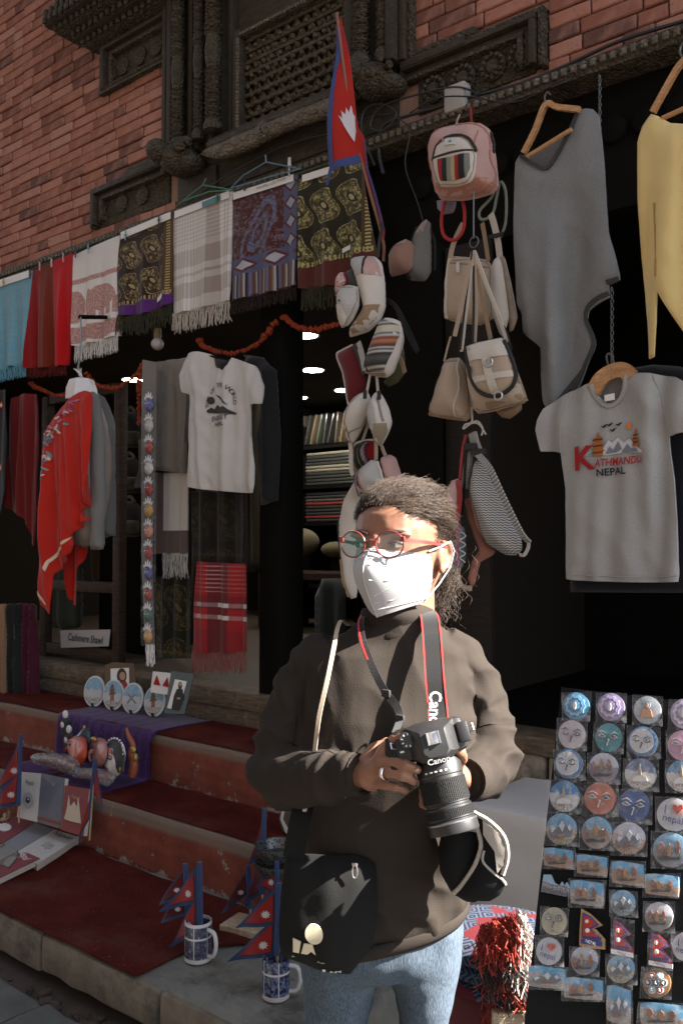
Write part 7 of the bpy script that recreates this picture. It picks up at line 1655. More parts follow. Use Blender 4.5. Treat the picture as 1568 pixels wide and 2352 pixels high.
b = MB(); b.ribbon([p + TOW * .0022 - RGT * .003 for p in C[4:26]], .003, .0012, lambda t: RGT + TOW * 0.3 + Vector((0, 0, .3))); b.obj('edge', m_sred, cs)
for q in (SL[5], SL[7]): b = MB(); b.box(Q(*q) + TOW * .003, (.016, .006, .012), None, .002); b.obj('slider', m_webb, cs)
# ================================================================ BAGS THE PERSON CARRIES
tb = thing('tote_bag', 'black cloth shoulder bag with cream printed figure and small Singtel lettering at the hip', 'bag')
m_tote = fabric('black_nylon', (0.010, 0.010, 0.010), weave=500, sheen=0.0); m_cream = plain('cream_print', (0.55, 0.50, 0.36), 0.8)
PT = FD(750, 2100, 1.405, R(4))
o, s = sheet('body', [(658, 1968), (740, 1962), (820, 1964), (862, 1985), (868, 2060), (862, 2140), (850, 2180), (802, 2237), (720, 2222), (646, 2196), (640, 2130), (646, 2040)], PT, m_tote, tb, bulge=0.025, back=0.02, ew=0.06, fold=vfold(0.004, 0.11, 3), res=0.012, smooth=0.25)
zt_ = lambda L: [(569.5 + x * 0.1992, 1910.5 + y * 0.1992) for x, y in L]
decal('printed_disc', [(719 + 20 * math.cos(a * .3142), 2127 + 23 * math.sin(a * .3142)) for a in range(20)], s, m_cream, tb, res=0.012)
decal('printed_shape', zt_([(640, 1205), (735, 1205), (770, 1332), (720, 1300), (680, 1345), (610, 1345)]), s, m_cream, tb, res=0.012); decal('printed_shape', zt_([(515, 1165), (605, 1190), (585, 1340), (517, 1332)]), s, m_cream, tb, res=0.012)
letter('lettering', 'Singtel', s, 769, 2222, 7, m_whitecard, tb, rot=-0.02, bold=0.01); letter('lettering', 'Br', s, 673, 2189, 5, m_cream, tb); letter('lettering', 'Coast', s, 735, 2193, 5, m_cream, tb)
decal('printed_mark', [(739, 2216), (746, 2216), (746, 2223), (740, 2223)], s, m_whitecard, tb, res=0.02)
p = PT.w(*PT.px(811, 1976), 0.030); b = MB(); b.tube([p + Vector((0, 0, 0)) + RGT * (0.004 * math.cos(a * .5236)) + Vector((0, 0, -.007 + .010 * math.sin(a * .5236))) for a in range(13)], .0011, 5); b.box(p + Vector((0, 0, .004)), (.008, .004, .004)); b.obj('zip_pull', m_zip, tb)
b = MB(); b.ribbon(curve([Q(800, 1436, .08), Q(784, 1426, .02), Q(774, 1446, -.048), Q(768, 1480, -.085), Q(752, 1560, -.118), Q(732, 1650, -.13), Q(718, 1760, -.128), Q(700, 1860, -.13), Q(680, 1965, -.135)], 6), .0065, .003, RGT + TOW * .2); b.obj('cord_strap', m_hemp, tb)
b = MB(); b.ribbon(curve([Q(704, 1828, -.105), Q(690, 1880, -.135), Q(674, 1970, -.145)], 5), .034, .004, RGT + TOW * .2); b.obj('side_strap', m_tote, tb)
hs = thing('camera_case', 'open black padded camera case with zip edged flap hanging below the lens', 'camera case')
m_case = fabric('case_nylon', (0.011, 0.011, 0.012), weave=600, sheen=0.0); m_caseg = plain('case_grey_edge', (0.36, 0.33, 0.29), 0.8, bump=0.6, bsc=900)
b = MB()
def cring(x0, y0, x1, y1, hd, dd): return ring((x0, y0), (x1, y1), hd, dd, 28, 2.6)
b.loft([cring(1034, 1884, 1104, 1868, .030, -.165), cring(1016, 1912, 1116, 1896, .040, -.165), cring(1006, 1960, 1124, 1952, .044, -.165), cring(1010, 2002, 1122, 2002, .044, -.165), cring(1030, 2038, 1112, 2042, .038, -.165), cring(1052, 2054, 1094, 2060, .026, -.165)])
b.obj('pouch', m_case, hs, ang=180)
PC = FD(1120, 1950, 1.330, R(-25))
o, s = sheet('flap', [(1080, 1862), (1110, 1872), (1146, 1902), (1166, 1936), (1168, 1970), (1156, 2010), (1163, 2028), (1148, 2054), (1125, 2068), (1080, 2066), (1040, 2052), (1080, 2000), (1104, 1940), (1098, 1900)], PC, m_case, hs, thick=0.008, bulge=0.012, ew=0.03, res=0.009, smooth=0.3)
seam(hs, s, [(1084, 1868), (1098, 1900), (1106, 1940), (1092, 1985), (1062, 2030), (1042, 2050)], m_caseg, 0.0035, 0.001, 'zip_edge'); seam(hs, s, [(1090, 1864), (1125, 1884), (1158, 1920), (1166, 1965), (1155, 2006)], m_caseg, 0.004, 0.0, 'flap_edge')
decal('flap_lining', [(1112, 1880), (1150, 1912), (1162, 1945), (1158, 1985), (1146, 2000), (1140, 1950), (1122, 1925), (1114, 1912)], s, m_caseg, hs, res=0.012, smooth=0.3); seam(hs, s, [(1114, 1950), (1112, 1972), (1130, 1992), (1158, 2020), (1163, 2030)], m_caseg, 0.002, 0.001, 'flap_edge')
# ================================================================ GOODS ON THE STEPS
zE = lambda L: [(x * 0.2929, 1469.6 + y * 0.2929) for x, y in L]
zF = lambda L: [(349 + x * 0.2383, 1791 + y * 0.2383) for x, y in L]
m_purple = fabric('purple_velvet', None, patt=lambda g, u, v: g.mix(g.sm(g.noise(g.vec(u, v * 0.7), 40, 2), 0.55, 0.65), (0.045, 0.012, 0.085), (0.09, 0.025, 0.12)))
t = thing('purple_cloth', 'dark purple patterned cloth draped over the top step edge under the souvenirs', 'cloth')
p0, p1 = onZ(138, 1632, Z3), onZ(360, 1684, Z3); yf = Y3 - 0.012
X0c, X1c = onY(140, 1640, Y3).x, onY(358, 1690, Y3).x
b = MB(); N = 40; prof = [(-0.02, Z3 + 0.012), (Y3 + 0.12, Z3 + 0.013), (Y3 + 0.02, Z3 + 0.013), (Y3 - 0.012, Z3 + 0.004), (Y3 - 0.022, Z3 - 0.03), (Y3 - 0.026, Z3 - 0.12), (Y3 - 0.03, Z2 + 0.02), (Y3 - 0.05, Z2 + 0.011), (Y2 + 0.04, Z2 + 0.011)]
vs_ = []; fs_ = []
for i in range(N + 1):
    x = X0c + (X1c - X0c) * i / N
    for j, (y, z) in enumerate(prof):
        w_ = 0.010 * math.sin(i * 0.9) * (1 if 3 < j < 7 else 0.15); vs_.append((x + 0.006 * math.sin(j * 2 + i), y - abs(w_), z + 0.001 * math.sin(i * 1.3)))
for i in range(N):
    for j in range(len(prof) - 1): a = i * len(prof) + j; fs_.append((a, a + len(prof), a + len(prof) + 1, a + 1))
b.add(vs_, fs_, [(i / N, j / 8) for i in range(N + 1) for j in range(len(prof))]); o = b.obj('drape', m_purple, t, ang=180); md = o.modifiers.new('thickness', 'SOLIDIFY'); md.thickness = 0.004; md.offset = 1
# oval souvenir plates
def scenic(nm, sky_, mid, low, seed, snow=True):
    def fn(g):
        u, v = g.uv(); n = g.noise(g.vec(u + seed, v * 0.6), 5, 4, 0.6); d = g.noise(g.vec(u * 1.2 + seed, v), 14, 4, 0.7)
        h = v - n * 0.35
        col = g.mix(g.sm(h, 0.36, 0.40), g.mix(g.sm(d, 0.45, 0.6), mid, (0.46, 0.46, 0.48) if snow else low), g.mix(g.sm(n, 0.45, 0.7) * 0.6, sky_, (0.42, 0.46, 0.50)))
        col = g.mix(g.sm(h, 0.12, 0.05) * 0.8, col, g.mix(g.sm(d, 0.45, 0.55), low, mid))
        return dict(col=col, rough=0.25, spec=0.6)
    return mat(nm, fn)
def oval(cx, cy, rx, ry, n=28, rot=0.0):
    return [(cx + rx * math.cos(2 * math.pi * k / n) * math.cos(rot) - ry * math.sin(2 * math.pi * k / n) * math.sin(rot), cy + rx * math.cos(2 * math.pi * k / n) * math.sin(rot) + ry * math.sin(2 * math.pi * k / n) * math.cos(rot)) for k in range(n)]
m_porc = plain('porcelain', (0.55, 0.57, 0.60), 0.2, var=0.03)
for k, (x, y, lab, c) in enumerate(((218, 1588, 'oval souvenir plate with a snowy village scene', (0.14, 0.15, 0.12)), (262, 1596, 'oval souvenir plate with a brown tiered temple in front of the portrait card', (0.20, 0.10, 0.05)), (306, 1604, 'oval souvenir plate with pale blue crossed knives', (0.25, 0.30, 0.33)), (356, 1611, 'oval souvenir plate with a brown temple beside the teal card', (0.20, 0.12, 0.08)))):
    t = thing('souvenir_plate', lab, 'plate', 'oval plates on the purple cloth')
    dz = (ry := 36); base = onZ(x, y + 36, Z3 + 0.016); pl = Plane(base, (0.93, 0.37, 0), (-0.12, 0.3, 0.95)); pl = Plane(base, (1, 0.25, 0), (-0.1, 0.35, 1.0))
    o, s = sheet('plate', oval(x, y, 24, 36, 28, 0.12), pl, m_porc, t, thick=0.006, bulge=0.006, ew=0.05, res=0.012)
    decal('picture', oval(x, y, 20.5, 31.5, 28, 0.12), s, scenic('plate_scene_%d' % k, (0.17, 0.33, 0.45), (0.40, 0.40, 0.42), c, k * 3.7), t, res=0.012)
    if k in (1, 3):
        for i in range(3): decal('pagoda_roof', [(x - 9 + i * 2.2, y + 2 - i * 8), (x + 9 - i * 2.2, y - 1 - i * 8), (x + 4 - i, y - 7 - i * 8), (x - 4 + i, y - 6 - i * 8)], s, plain('temple_brown', (0.14, 0.07, 0.04)), t, res=0.02, lift=0.002)
        decal('pagoda_body', [(x - 5, y + 16), (x + 4, y + 15), (x + 4, y - 16), (x - 3, y - 16)], s, plain('temple_brick', (0.22, 0.11, 0.06)), t, res=0.02, lift=0.0017)
    if k == 2:
        for sg in (-1, 1): decal('crossed_knife', [(x - sg * 12, y + 12), (x - sg * 8, y + 14), (x + sg * 10, y - 8), (x + sg * 7, y - 10)], s, plain('knife_grey', (0.16, 0.17, 0.18)), t, res=0.02, lift=0.002)
    b = MB(); q = pl.w(*pl.px(x, y + 28), 0.0); b.ribbon([q + Vector((0, 0.03, -0.006)), q + Vector((0, -0.012, -0.012)), q + Vector((0, -0.016, 0.004))], 0.02, 0.003, (1, 0, 0)); b.obj('stand', m_webb, t)
# portrait cards (flat prints)
def card(nm, lab, poly, lean, m, Yb, parts):
    t = thing(nm, lab, 'card'); base = onY(*poly[0], Yb); pl = Plane(base, (1, 0.2, 0), (0, lean, 1)); o, s = sheet('card', poly, pl, m, t, thick=0.004, res=0.03)
    for pn, P_, mm, lf in parts: decal(pn, P_, s, mm, t, res=0.02, lift=lf)
    return t, s
m_skinp = plain('printed_skin', (0.42, 0.26, 0.19)); m_hairp = plain('printed_hair', (0.05, 0.028, 0.02)); m_teal = mat('teal_film', lambda g: dict(col=g.mix(g.noise(g.ob(), 12, 3), (0.035, 0.06, 0.065), (0.09, 0.12, 0.125)), rough=0.2, spec=0.7))
card('portrait_card', 'brown framed portrait card leaning behind the temple plate', [(242, 1578), (242, 1528), (262, 1521), (308, 1524), (314, 1580)], 0.2, plain('brown_card', (0.11, 0.07, 0.04), 0.4), -0.14, [('picture', [(257, 1580), (256, 1536), (298, 1534), (299, 1582)], m_whitecard, .001), ('printed_hair', oval(282, 1553, 11, 18), m_hairp, .002), ('printed_face', oval(284, 1553, 6.5, 9.5), m_skinp, .003), ('printed_shirt', [(270, 1582), (276, 1566), (293, 1566), (298, 1582)], plain('printed_red', (0.3, 0.03, 0.03)), .0035)])
card('flag_card', 'white card printed with small flags behind the last oval plate', [(346, 1590), (352, 1542), (393, 1546), (386, 1596)], 0.2, m_whitecard, -0.16, [('flag_print', [(354, 1572), (362, 1551), (370, 1575)], m_fred, .001), ('flag_print', [(375, 1575), (386, 1556), (390, 1579)], m_fred, .001)])
card('portrait_card', 'teal wrapped card with a standing figure in dark clothes beside the oval plates', [(378, 1638), (394, 1541), (446, 1548), (424, 1640)], 0.16, m_teal, -0.24, [('picture', [(386, 1626), (404, 1560), (431, 1565), (412, 1632)], m_whitecard, .001), ('printed_hair', oval(416, 1575, 4.5, 9), m_hairp, .002), ('printed_face', oval(416.5, 1572, 2.8, 4.2), m_skinp, .003), ('printed_suit', [(402, 1598), (409, 1582), (422, 1583), (424, 1604), (412, 1632), (396, 1630)], m_print, .0025), ('printed_hands', oval(413, 1604, 4, 2.5), m_skinp, .0035)])
# masks and dolls on the middle step
def zmask(nm, lab, cx, cy, w_, h_, m, Y, deco):
    t = thing(nm, lab, 'mask'); pl = Plane(onY(cx, cy, Y), (1, -0.5, 0), (0, 0.25, 1))
    o, s = sheet('face', [(cx - w_, cy - h_ * .3), (cx - w_ * .8, cy - h_ * .8), (cx, cy - h_), (cx + w_ * .8, cy - h_ * .8), (cx + w_, cy - h_ * .2), (cx + w_ * .8, cy + h_ * .5), (cx + w_ * .25, cy + h_), (cx - w_ * .35, cy + h_), (cx - w_ * .8, cy + h_ * .45)], pl, m, t, bulge=0.026, back=0.0, ew=0.04, res=0.007, smooth=0.6); deco(t, s, pl); return t
m_mred = plain('mask_red_paint', (0.42, 0.055, 0.02), 0.45); m_mwh = plain('mask_white_paint', (0.60, 0.57, 0.55), 0.4); m_mpk = plain('mask_pink_paint', (0.42, 0.19, 0.17), 0.35); m_gold = plain('gold_paint', (0.45, 0.27, 0.07), 0.35, 0.4); m_navy = plain('navy_paint', (0.02, 0.028, 0.05), 0.4)
def d_red(t, s, pl):
    decal('eye', oval(175, 1712, 4, 2), s, m_print, t, res=0.02, lift=.002); decal('brow', [(168, 1707), (176, 1703), (184, 1706), (176, 1705)], s, m_print, t, res=.02, lift=.002)
    b = MB(); q = pl.w(*pl.px(166, 1722), .022); b.ball(q, (.006, .010, .012), 10, 7); b.obj('nose', m_mred, t); b = MB(); b.ball(pl.w(*pl.px(167, 1740), .022), (.009, .006, .003), 10, 6); b.obj('lips', plain('dark_red_paint', (0.2, 0.015, 0.015)), t)
    sheet('head_dress', [(168, 1698), (180, 1686), (196, 1668), (206, 1676), (211, 1705), (207, 1740), (200, 1752), (198, 1722), (186, 1702)], FY(-0.46), m_navy, t, bulge=.03, ew=.04, res=.012, smooth=.4)
    b = MB(); b.ball(onY(194, 1671, -.48), (.006, .006, .010), 8, 6); b.obj('finial', m_gold, t); b = MB(); b.ball(onY(199, 1730, -.5), (.005, .007, .022), 8, 7); b.obj('ear', m_mred, t)
zmask('red_mask', 'orange red painted face mask with tall navy headdress on the middle step', 181, 1724, 19, 36, m_mred, -0.50, d_red)
def d_pink(t, s, pl):
    b = MB(); q = pl.w(*pl.px(229, 1725), .03); b.tube(curve([q, q + Vector((0, -.014, -.012)), q + Vector((.003, -.017, -.03)), q + Vector((.012, -.014, -.045))], 4), [.010] * 5 + [.006] * 12, 10); b.obj('trunk', m_mpk, t)
    b = MB(); b.ball(pl.w(*pl.px(232, 1700), .03), (.018, .012, .012), 10, 7); b.obj('crown', m_gold, t)
zmask('elephant_mask', 'pink elephant headed mask in clear film between the red and white masks', 228, 1728, 19, 34, m_mpk, -0.48, d_pink)
def d_white(t, s, pl):
    decal('hair_cap', [(246, 1742), (250, 1722), (262, 1716), (277, 1724), (281, 1752), (275, 1776), (288, 1772), (290, 1735), (282, 1708), (262, 1698), (248, 1712)], s, m_print, t, res=.015, lift=.001); decal('red_band', [(252, 1730), (258, 1720), (270, 1722), (276, 1736), (266, 1730)], s, m_mred, t, res=.015, lift=.002)
    for e in ((253, 1746), (268, 1745)): decal('eye', oval(*e, 4, 1.8), s, m_print, t, res=.02, lift=.002)
    for e in ((253, 1740), (268, 1739)): decal('brow', [(e[0] - 5, e[1] + 1), (e[0], e[1] - 2), (e[0] + 5, e[1])], s, m_print, t, res=.02, lift=.002)
    decal('lips', oval(258, 1766, 4, 1.6), s, m_mred, t, res=.02, lift=.002); b = MB(); b.ball(pl.w(*pl.px(258, 1754), .022), (.004, .007, .010), 8, 6); b.obj('nose', m_mwh, t)
    b = MB()
    for k in range(13):
        a = math.pi * (-.05 + 1.1 * k / 12); x, y = 266 + 22 * math.cos(a), 1728 - 32 * math.sin(a); q = pl.w(*pl.px(x, y), .006); b.ball(q, .0055, 7, 5)
    b.obj('bead_crown', m_mwh, t); b = MB(); b.ball(pl.w(*pl.px(282, 1768), .01), (.005, .005, .010), 7, 5); b.obj('earring', m_gold, t)
zmask('white_mask', 'white painted lady mask with black hair and beaded crown beside the elephant mask', 265, 1742, 23, 40, m_mwh, -0.52, d_white)
t = thing('golden_figure', 'gold and red dragon figure in clear film at the end of the mask row', 'figurine'); b = MB(); b.tube(curve([onY(*q, -.46) for q in ((304, 1782), (308, 1755), (302, 1730), (306, 1712), (296, 1690), (291, 1672))], 4), [.018, .02, .021, .02, .019, .017, .016, .016, .015, .015, .014, .013, .012, .012, .011, .010, .009, .008, .007, .006, .005], 9); b.obj('body', plain('red_gold', (0.32, 0.09, 0.04), 0.35), t)
b = MB(); b.ball(onY(306, 1722, -.5), (.016, .012, .014), 9, 6); b.ball(onY(312, 1740, -.48), (.010, .012, .018), 9, 6); b.obj('gilding', m_gold, t)
for k, (x, y, h_) in enumerate(((152, 1668, 14), (160, 1690, 22))):
    t = thing('carved_doll', ('small black and white carved doll at the back of the step', 'larger black and white carved doll beside the red mask')[k], 'figurine', 'carved dolls beside the masks')
    p = onY(x, y + h_ * 1.6, -.40); b = MB(); b.lathe([(.02, 0), (.024, .02), (.018, .05), (.024, .07), (.01, .085)], p, (0, 0, 1), 12); b.obj('robe', m_print, t); b = MB(); b.ball(p + Vector((0, -.004, .10)), (.014, .014, .02), 10, 7); b.ball(p + Vector((.0, -.02, .055)), (.012, .006, .016), 8, 6); b.obj('face', m_mwh, t)
m_film = mat('crumpled_film', lambda g: dict(col=(0.45, 0.42, 0.42), rough=0.16, spec=0.9, alpha=g.sm(g.noise(g.ob(), 40, 4, 0.6, 1.5), 0.4, 0.7) * 0.5 + 0.25, bump=(g.noise(g.ob(), 45, 4, 0.6, 2.0), 1.0, 0.012)))
for k, (L, lab) in enumerate(((zE([(240, 920), (290, 890), (400, 885), (560, 905), (625, 960), (630, 1030), (560, 1060), (430, 1010), (270, 970)]), 'long souvenir in crumpled clear film lying before the red mask'), (zE([(570, 1070), (640, 1005), (760, 1005), (900, 1040), (915, 1075), (840, 1150), (740, 1110), (640, 1090)]), 'flat souvenir in crumpled clear film lying before the white mask'))):
    t = thing('wrapped_souvenir', lab, 'package', 'film wrapped souvenirs'); P_ = Plane(onY(*L[4], -.58), (1, 0, 0), (0, .55, .8)); sheet('film', L, P_, m_film, t, bulge=.03, ew=.05, res=.012, smooth=.3)
    sheet('content', [(sum(q[0] for q in L) / len(L) + (q[0] - sum(r_[0] for r_ in L) / len(L)) * .8, sum(q[1] for q in L) / len(L) + (q[1] - sum(r_[1] for r_ in L) / len(L)) * .7) for q in L], P_, plain('wrapped_red', (0.16, 0.05, 0.045), 0.4), t, bulge=.018, ew=.04, res=.014, smooth=.3)
# notebooks
m_paper = plain('page_edges', (0.46, 0.40, 0.34), 0.8)
def book(lab, quad, m, th, pl, title, deco=None, tm=None):
    t = thing('notebook', lab, 'notebook', 'souvenir notebooks on the lowest carpet'); o, s = sheet('cover', quad, pl, m, t, thick=.003, res=.03)
    cx = sum(q[0] for q in quad) / 4; cy = sum(q[1] for q in quad) / 4; ins = [(cx + (q[0] - cx) * .985, cy + (q[1] - cy) * .985) for q in quad]
    p2 = [pl.px(*q) for q in ins]; b = MB(); n = len(p2)
    top = [pl.w(x, y, -.002) for x, y in p2]; bot = [pl.w(x, y, -th) for x, y in p2]; b.add(top + bot, [list(range(n)), [n + i for i in range(n)][::-1]] + [[i, (i + 1) % n, n + (i + 1) % n, n + i] for i in range(n)]); b.obj('pages', m_paper, t)
    if title: letter('lettering', title[0], s, title[1], title[2], title[3], tm or m_print, t, rot=title[4], lift=.002)
    if deco: deco(t, s)
    return t
m_bw = plain('cream_cover', (0.50, 0.47, 0.45), 0.7); m_bn = mat('slate_cover', lambda g: dict(col=g.mix(g.noise(g.ob(), 20, 4), (0.07, 0.08, 0.11), (0.13, 0.14, 0.18)), rough=0.3, spec=0.5)); m_br = plain('wine_cover', (0.20, 0.045, 0.05), 0.6); m_bg = plain('grey_cover', (0.21, 0.21, 0.23), 0.8); m_bgr = plain('ash_cover', (0.22, 0.22, 0.20), 0.8)
plS = Plane(onY(110, 1892, Y2 - .10), (1, 0.02, 0), (0, .30, .95))
def om(x, y): return lambda t, s: [decal('printed_emblem', star(x, y, 13, 10.5, 16, 0, 1.5), s, plain('pale_grey_print', (0.36, 0.34, 0.35)), t, res=.02), decal('printed_emblem', oval(x, y, 5, 7), s, m_print, t, res=.02, lift=.002), decal('printed_emblem', oval(x + 1, y - 2, 2, 2), s, m_bw, t, res=.02, lift=.003)]
book('cream notebook with a dark round emblem standing beside the edge flag', zE([(175, 1035), (325, 1048), (295, 1430), (137, 1390)]), m_bw, .02, plS, ('Nepali', 71, 1797, 9, 0.0), om(67, 1838))
book('slate blue notebook in clear film standing between cream and wine notebooks', zE([(328, 1045), (510, 1085), (472, 1480), (298, 1430)]), m_bn, .02, plS, None, lambda t, s: [decal('foil_band', zE([(305, 1385), (478, 1430), (475, 1455), (302, 1405)]), s, plain('rust_band', (0.2, 0.05, 0.03)), t, res=.03), decal('clear_wrap', zE([(345, 1050), (500, 1082), (430, 1150), (380, 1100)]), s, m_plas, t, res=.03, lift=.004)])
def stupa(t, s): decal('temple_print', zE([(512, 1405), (535, 1320), (548, 1220), (558, 1310), (575, 1290), (590, 1270), (598, 1290), (612, 1310), (622, 1240), (634, 1340), (642, 1440), (570, 1425)]), s, plain('cream_ink', (0.5, 0.42, 0.32)), t, res=.02)
book('wine red notebook with cream temple print standing beside the folded flag', zE([(515, 1140), (702, 1172), (655, 1540), (482, 1490)]), m_br, .02, plS, ('Nepali', 177, 1831, 9, 0.0), stupa, plain('tan_ink', (0.4, 0.25, 0.15)))
plF = FZ(Z1 + .035)
book('wine notebook with white round emblem lying flat behind the grey one', zE([(-80, 1505), (138, 1382), (280, 1435), (-60, 1640)]), m_br, .022, plF, None, lambda t, s: decal('printed_emblem', star(11, 1902, 17, 13, 14, 0, .6), s, m_whitecard, t, res=.02))
book('plain grey notebook lying flat in the middle', zE([(278, 1437), (430, 1490), (142, 1658), (32, 1602)]), m_bg, .024, plF, None)
book('cream notebook with faint green emblem lying flat at the end', zE([(432, 1491), (622, 1550), (292, 1760), (145, 1660)]), m_bw, .026, plF, ('Nepali', 146, 1921, 6, 0.0), lambda t, s: decal('printed_emblem', star(110, 1944, 15, 8, 6, 0, .7), s, plain('faint_green', (0.34, 0.36, 0.34)), t, res=.02))
book('small ash grey notebook lying flat at the edge', zE([(-60, 1680), (50, 1610), (140, 1660), (-20, 1745)]), m_bgr, .02, plF, None)
book('small wine notebook with grey diamond lying flat in front', zE([(-40, 1810), (190, 1660), (315, 1715), (0, 1868)]), m_br, .022, FZ(Z1 + .045), ('Nepal', 58, 1968, 6, -.35), lambda t, s: decal('printed_emblem', zE([(20, 1770), (80, 1710), (140, 1712), (70, 1795)]), s, m_bgr, t, res=.02), m_whitecard)
# small table flags
m_frd = fabric('small_flag_red', (0.30, 0.018, 0.016)); m_fbl = fabric('small_flag_blue', (0.035, 0.06, 0.15)); m_dkred = fabric('small_flag_back', (0.11, 0.012, 0.014))
def pennant(t, pole, up, lo, pl, dark=False, seed=0, emb=None, wave=.006):
    """double pennant flag: pole line (two picture points), upper and lower tips"""
    mred = m_dkred if dark else m_frd
    (ax, ay), (bx, by) = pole; my = ay + (by - ay) * .52; mx_ = ax + (bx - ax) * .52
    for (x0, y0, x1, y1, tip) in ((ax, ay, mx_, my + 10, up), (mx_, my - 16, bx, by, lo)):
        tri = [(x0, y0), (x1, y1), tip]
        o, s = sheet('border', tri, pl, m_fbl, t, thick=.002, fold=lambda x, y: wave * np.sin(x * 42 + seed) + wave * .5 * np.sin(y * 30 + seed), res=.012)
        cx, cy = sum(q[0] for q in tri) / 3, sum(q[1] for q in tri) / 3
        decal('field', [(cx + (q[0] - cx) * .66, cy + (q[1] - cy) * .66) for q in tri], s, mred, t, res=.012, lift=.001)
        if emb: decal('emblem', star(cx + (x0 - cx) * .25, cy + 2, emb, emb * .55, 9, seed), s, m_fwht, t, res=.02, lift=.003)
PF = lambda x, y, Y: FY(Y)
def tableflag(lab, pole, up, lo, Y, yb, dark=False, seed=0, emb=6):
    t = thing('table_flag', lab, 'flag', 'small red and blue table flags'); pl = FY(Y); pennant(t, pole, up, lo, pl, dark, seed, emb)
    b = MB(); b.tube([onY(pole[0][0], pole[0][1] - 3, Y), onY(pole[1][0], pole[1][1], Y)], .0075, 8); b.obj('sleeve', m_fbl, t); b = MB(); b.tube([onY(pole[0][0], pole[0][1], Y), onY(pole[1][0], yb, Y)], .0035, 6); b.obj('stick', plain('stick_wood', (0.38, 0.26, 0.15)), t); return t
fa_ = tableflag('small flag beside the cream notebook at the picture edge', [(49, 1690), (44, 1850)], (-14, 1832), (-20, 1862), -.80, 1890, False, 1, 8)
fb_ = tableflag('small flag folded beside the wine temple notebook', [(219, 1745), (206, 1880)], (239, 1868), (182, 1942), -.82, 1930, False, 2, 0)
for k, (x, y) in enumerate(((12, 1885), (211, 1925))):
    p = onZ(x, y, Z1 + .012); b = MB(); b.lathe([(.02, 0), (.02, .01), (.010, .014), (.008, .03), (.004, .034)], p, (0, 0, 1), 14); b.obj('foot', plain('turned_wood', (0.40, 0.27, 0.17)), (fa_, fb_)[k])
# mugs holding flags
def mug(lab, x, y, r, h, mpat, hdir):
    t = thing('souvenir_mug', lab, 'mug', 'mugs on the stone landing'); p = onZ(x, y, Z1 + .004)
    b = MB(); n = 32; prof = [(r * .9, 0), (r, .004), (r, h - .004), (r * .985, h), (r * .93, h), (r * .92, h * .3), (.001, h * .28)]
    b.lathe(prof, p, (0, 0, 1), n); b.obj('cup', mpat, t, ang=35); d = Vector(hdir).normalized(); q = p + Vector((0, 0, h * .5))
    b = MB(); b.tube(curve([q + d * r * .96 + Vector((0, 0, h * .33)), q + d * (r + .022) + Vector((0, 0, h * .28)), q + d * (r + .03), q + d * (r + .02) - Vector((0, 0, h * .28)), q + d * r * .96 - Vector((0, 0, h * .33))], 5), .006, 8); b.obj('handle', m_porc, t)
    return p
def mugpat(nm, a, b_, c, n):
    def fn(g):
        x, y, z = g.sep(g.ob()); an = g.m('ARCTAN2', y, x) / 6.2832 + 0.5; v = z / 0.12
        q = g.frac(an * n); rw = g.frac(v * 2.0 - 0.2); pic = g.noise(g.vec(an * n, v * 2.0), 5, 4, 0.7)
        col = g.mix(g.sm(pic, 0.46, 0.55), a, g.mix(g.sm(pic, 0.6, 0.7), b_, c))
        fr = g.mx(g.mx(1.0 - g.sm(q, 0.03, 0.04), g.sm(q, 0.97, 0.98)), g.mx(1.0 - g.sm(rw, 0.04, 0.06), g.sm(rw, 0.95, 0.97)))
        col = g.mix(g.mx(fr, g.mx(1.0 - g.sm(v, 0.10, 0.11), g.sm(v, 0.88, 0.89))), col, (0.58, 0.57, 0.58))
        return dict(col=col, rough=0.18, spec=0.6)
    return mat(nm, fn)
p1_ = mug('white mug with dark blue mountain pictures at the carpet corner', 455, 2204, .040, .115, mugpat('mug_pictures_a', (0.04, 0.045, 0.10), (0.10, 0.10, 0.13), (0.5, 0.48, 0.5), 6), (1, .1, 0))
p2_ = mug('mug with blue and orange mountain pictures next to the denim leg', 634, 2290, .037, .105, mugpat('mug_pictures_b', (0.02, 0.025, 0.07), (0.13, 0.17, 0.30), (0.45, 0.22, 0.07), 5), (1, .6, 0))
tableflag('small flag leaning out of the corner mug, behind', zF([(322, 820), (345, 1300)]), zF([(60, 1215)])[0], zF([(70, 1390)])[0], p1_.y + .012, 2150, True, 3, 6)
tableflag('small flag standing upright in the corner mug, in front', zF([(462, 805), (470, 1440)]), zF([(85, 1270)])[0], zF([(155, 1635)])[0], p1_.y - .012, 2160, False, 4, 9)
tableflag('small flag in the blue orange mug next to the denim leg', zF([(1225, 1010), (1205, 1690)]), zF([(790, 1435)])[0], zF([(735, 1750)])[0], p2_.y + .0, 2250, False, 5, 10)
tableflag('dark narrow flag standing on the wooden base', zF([(1085, 290), (1060, 1100)]), zF([(925, 830)])[0], zF([(870, 1220)])[0], -.80, 2100, True, 6, 0)
tableflag('small flag with bright moon behind the hip bag', zF([(1205, 800), (1200, 1300)]), zF([(1010, 1030)])[0], zF([(960, 1260)])[0], -.86, 2110, False, 7, 8)
tableflag('dark blue edged flag drooping over the wooden base', zF([(925, 840), (950, 1240)]), zF([(665, 1300)])[0], zF([(880, 1230)])[0], -.78, 2105, True, 8, 6)
t = thing('wooden_block', 'pale wooden block holding table flags on the landing', 'stand'); q = [onZ(*a, Z1 + .004) for a in zF([(690, 1450), (860, 1400), (960, 1470), (840, 1560)])]; c = sum(q, Vector()) / 4
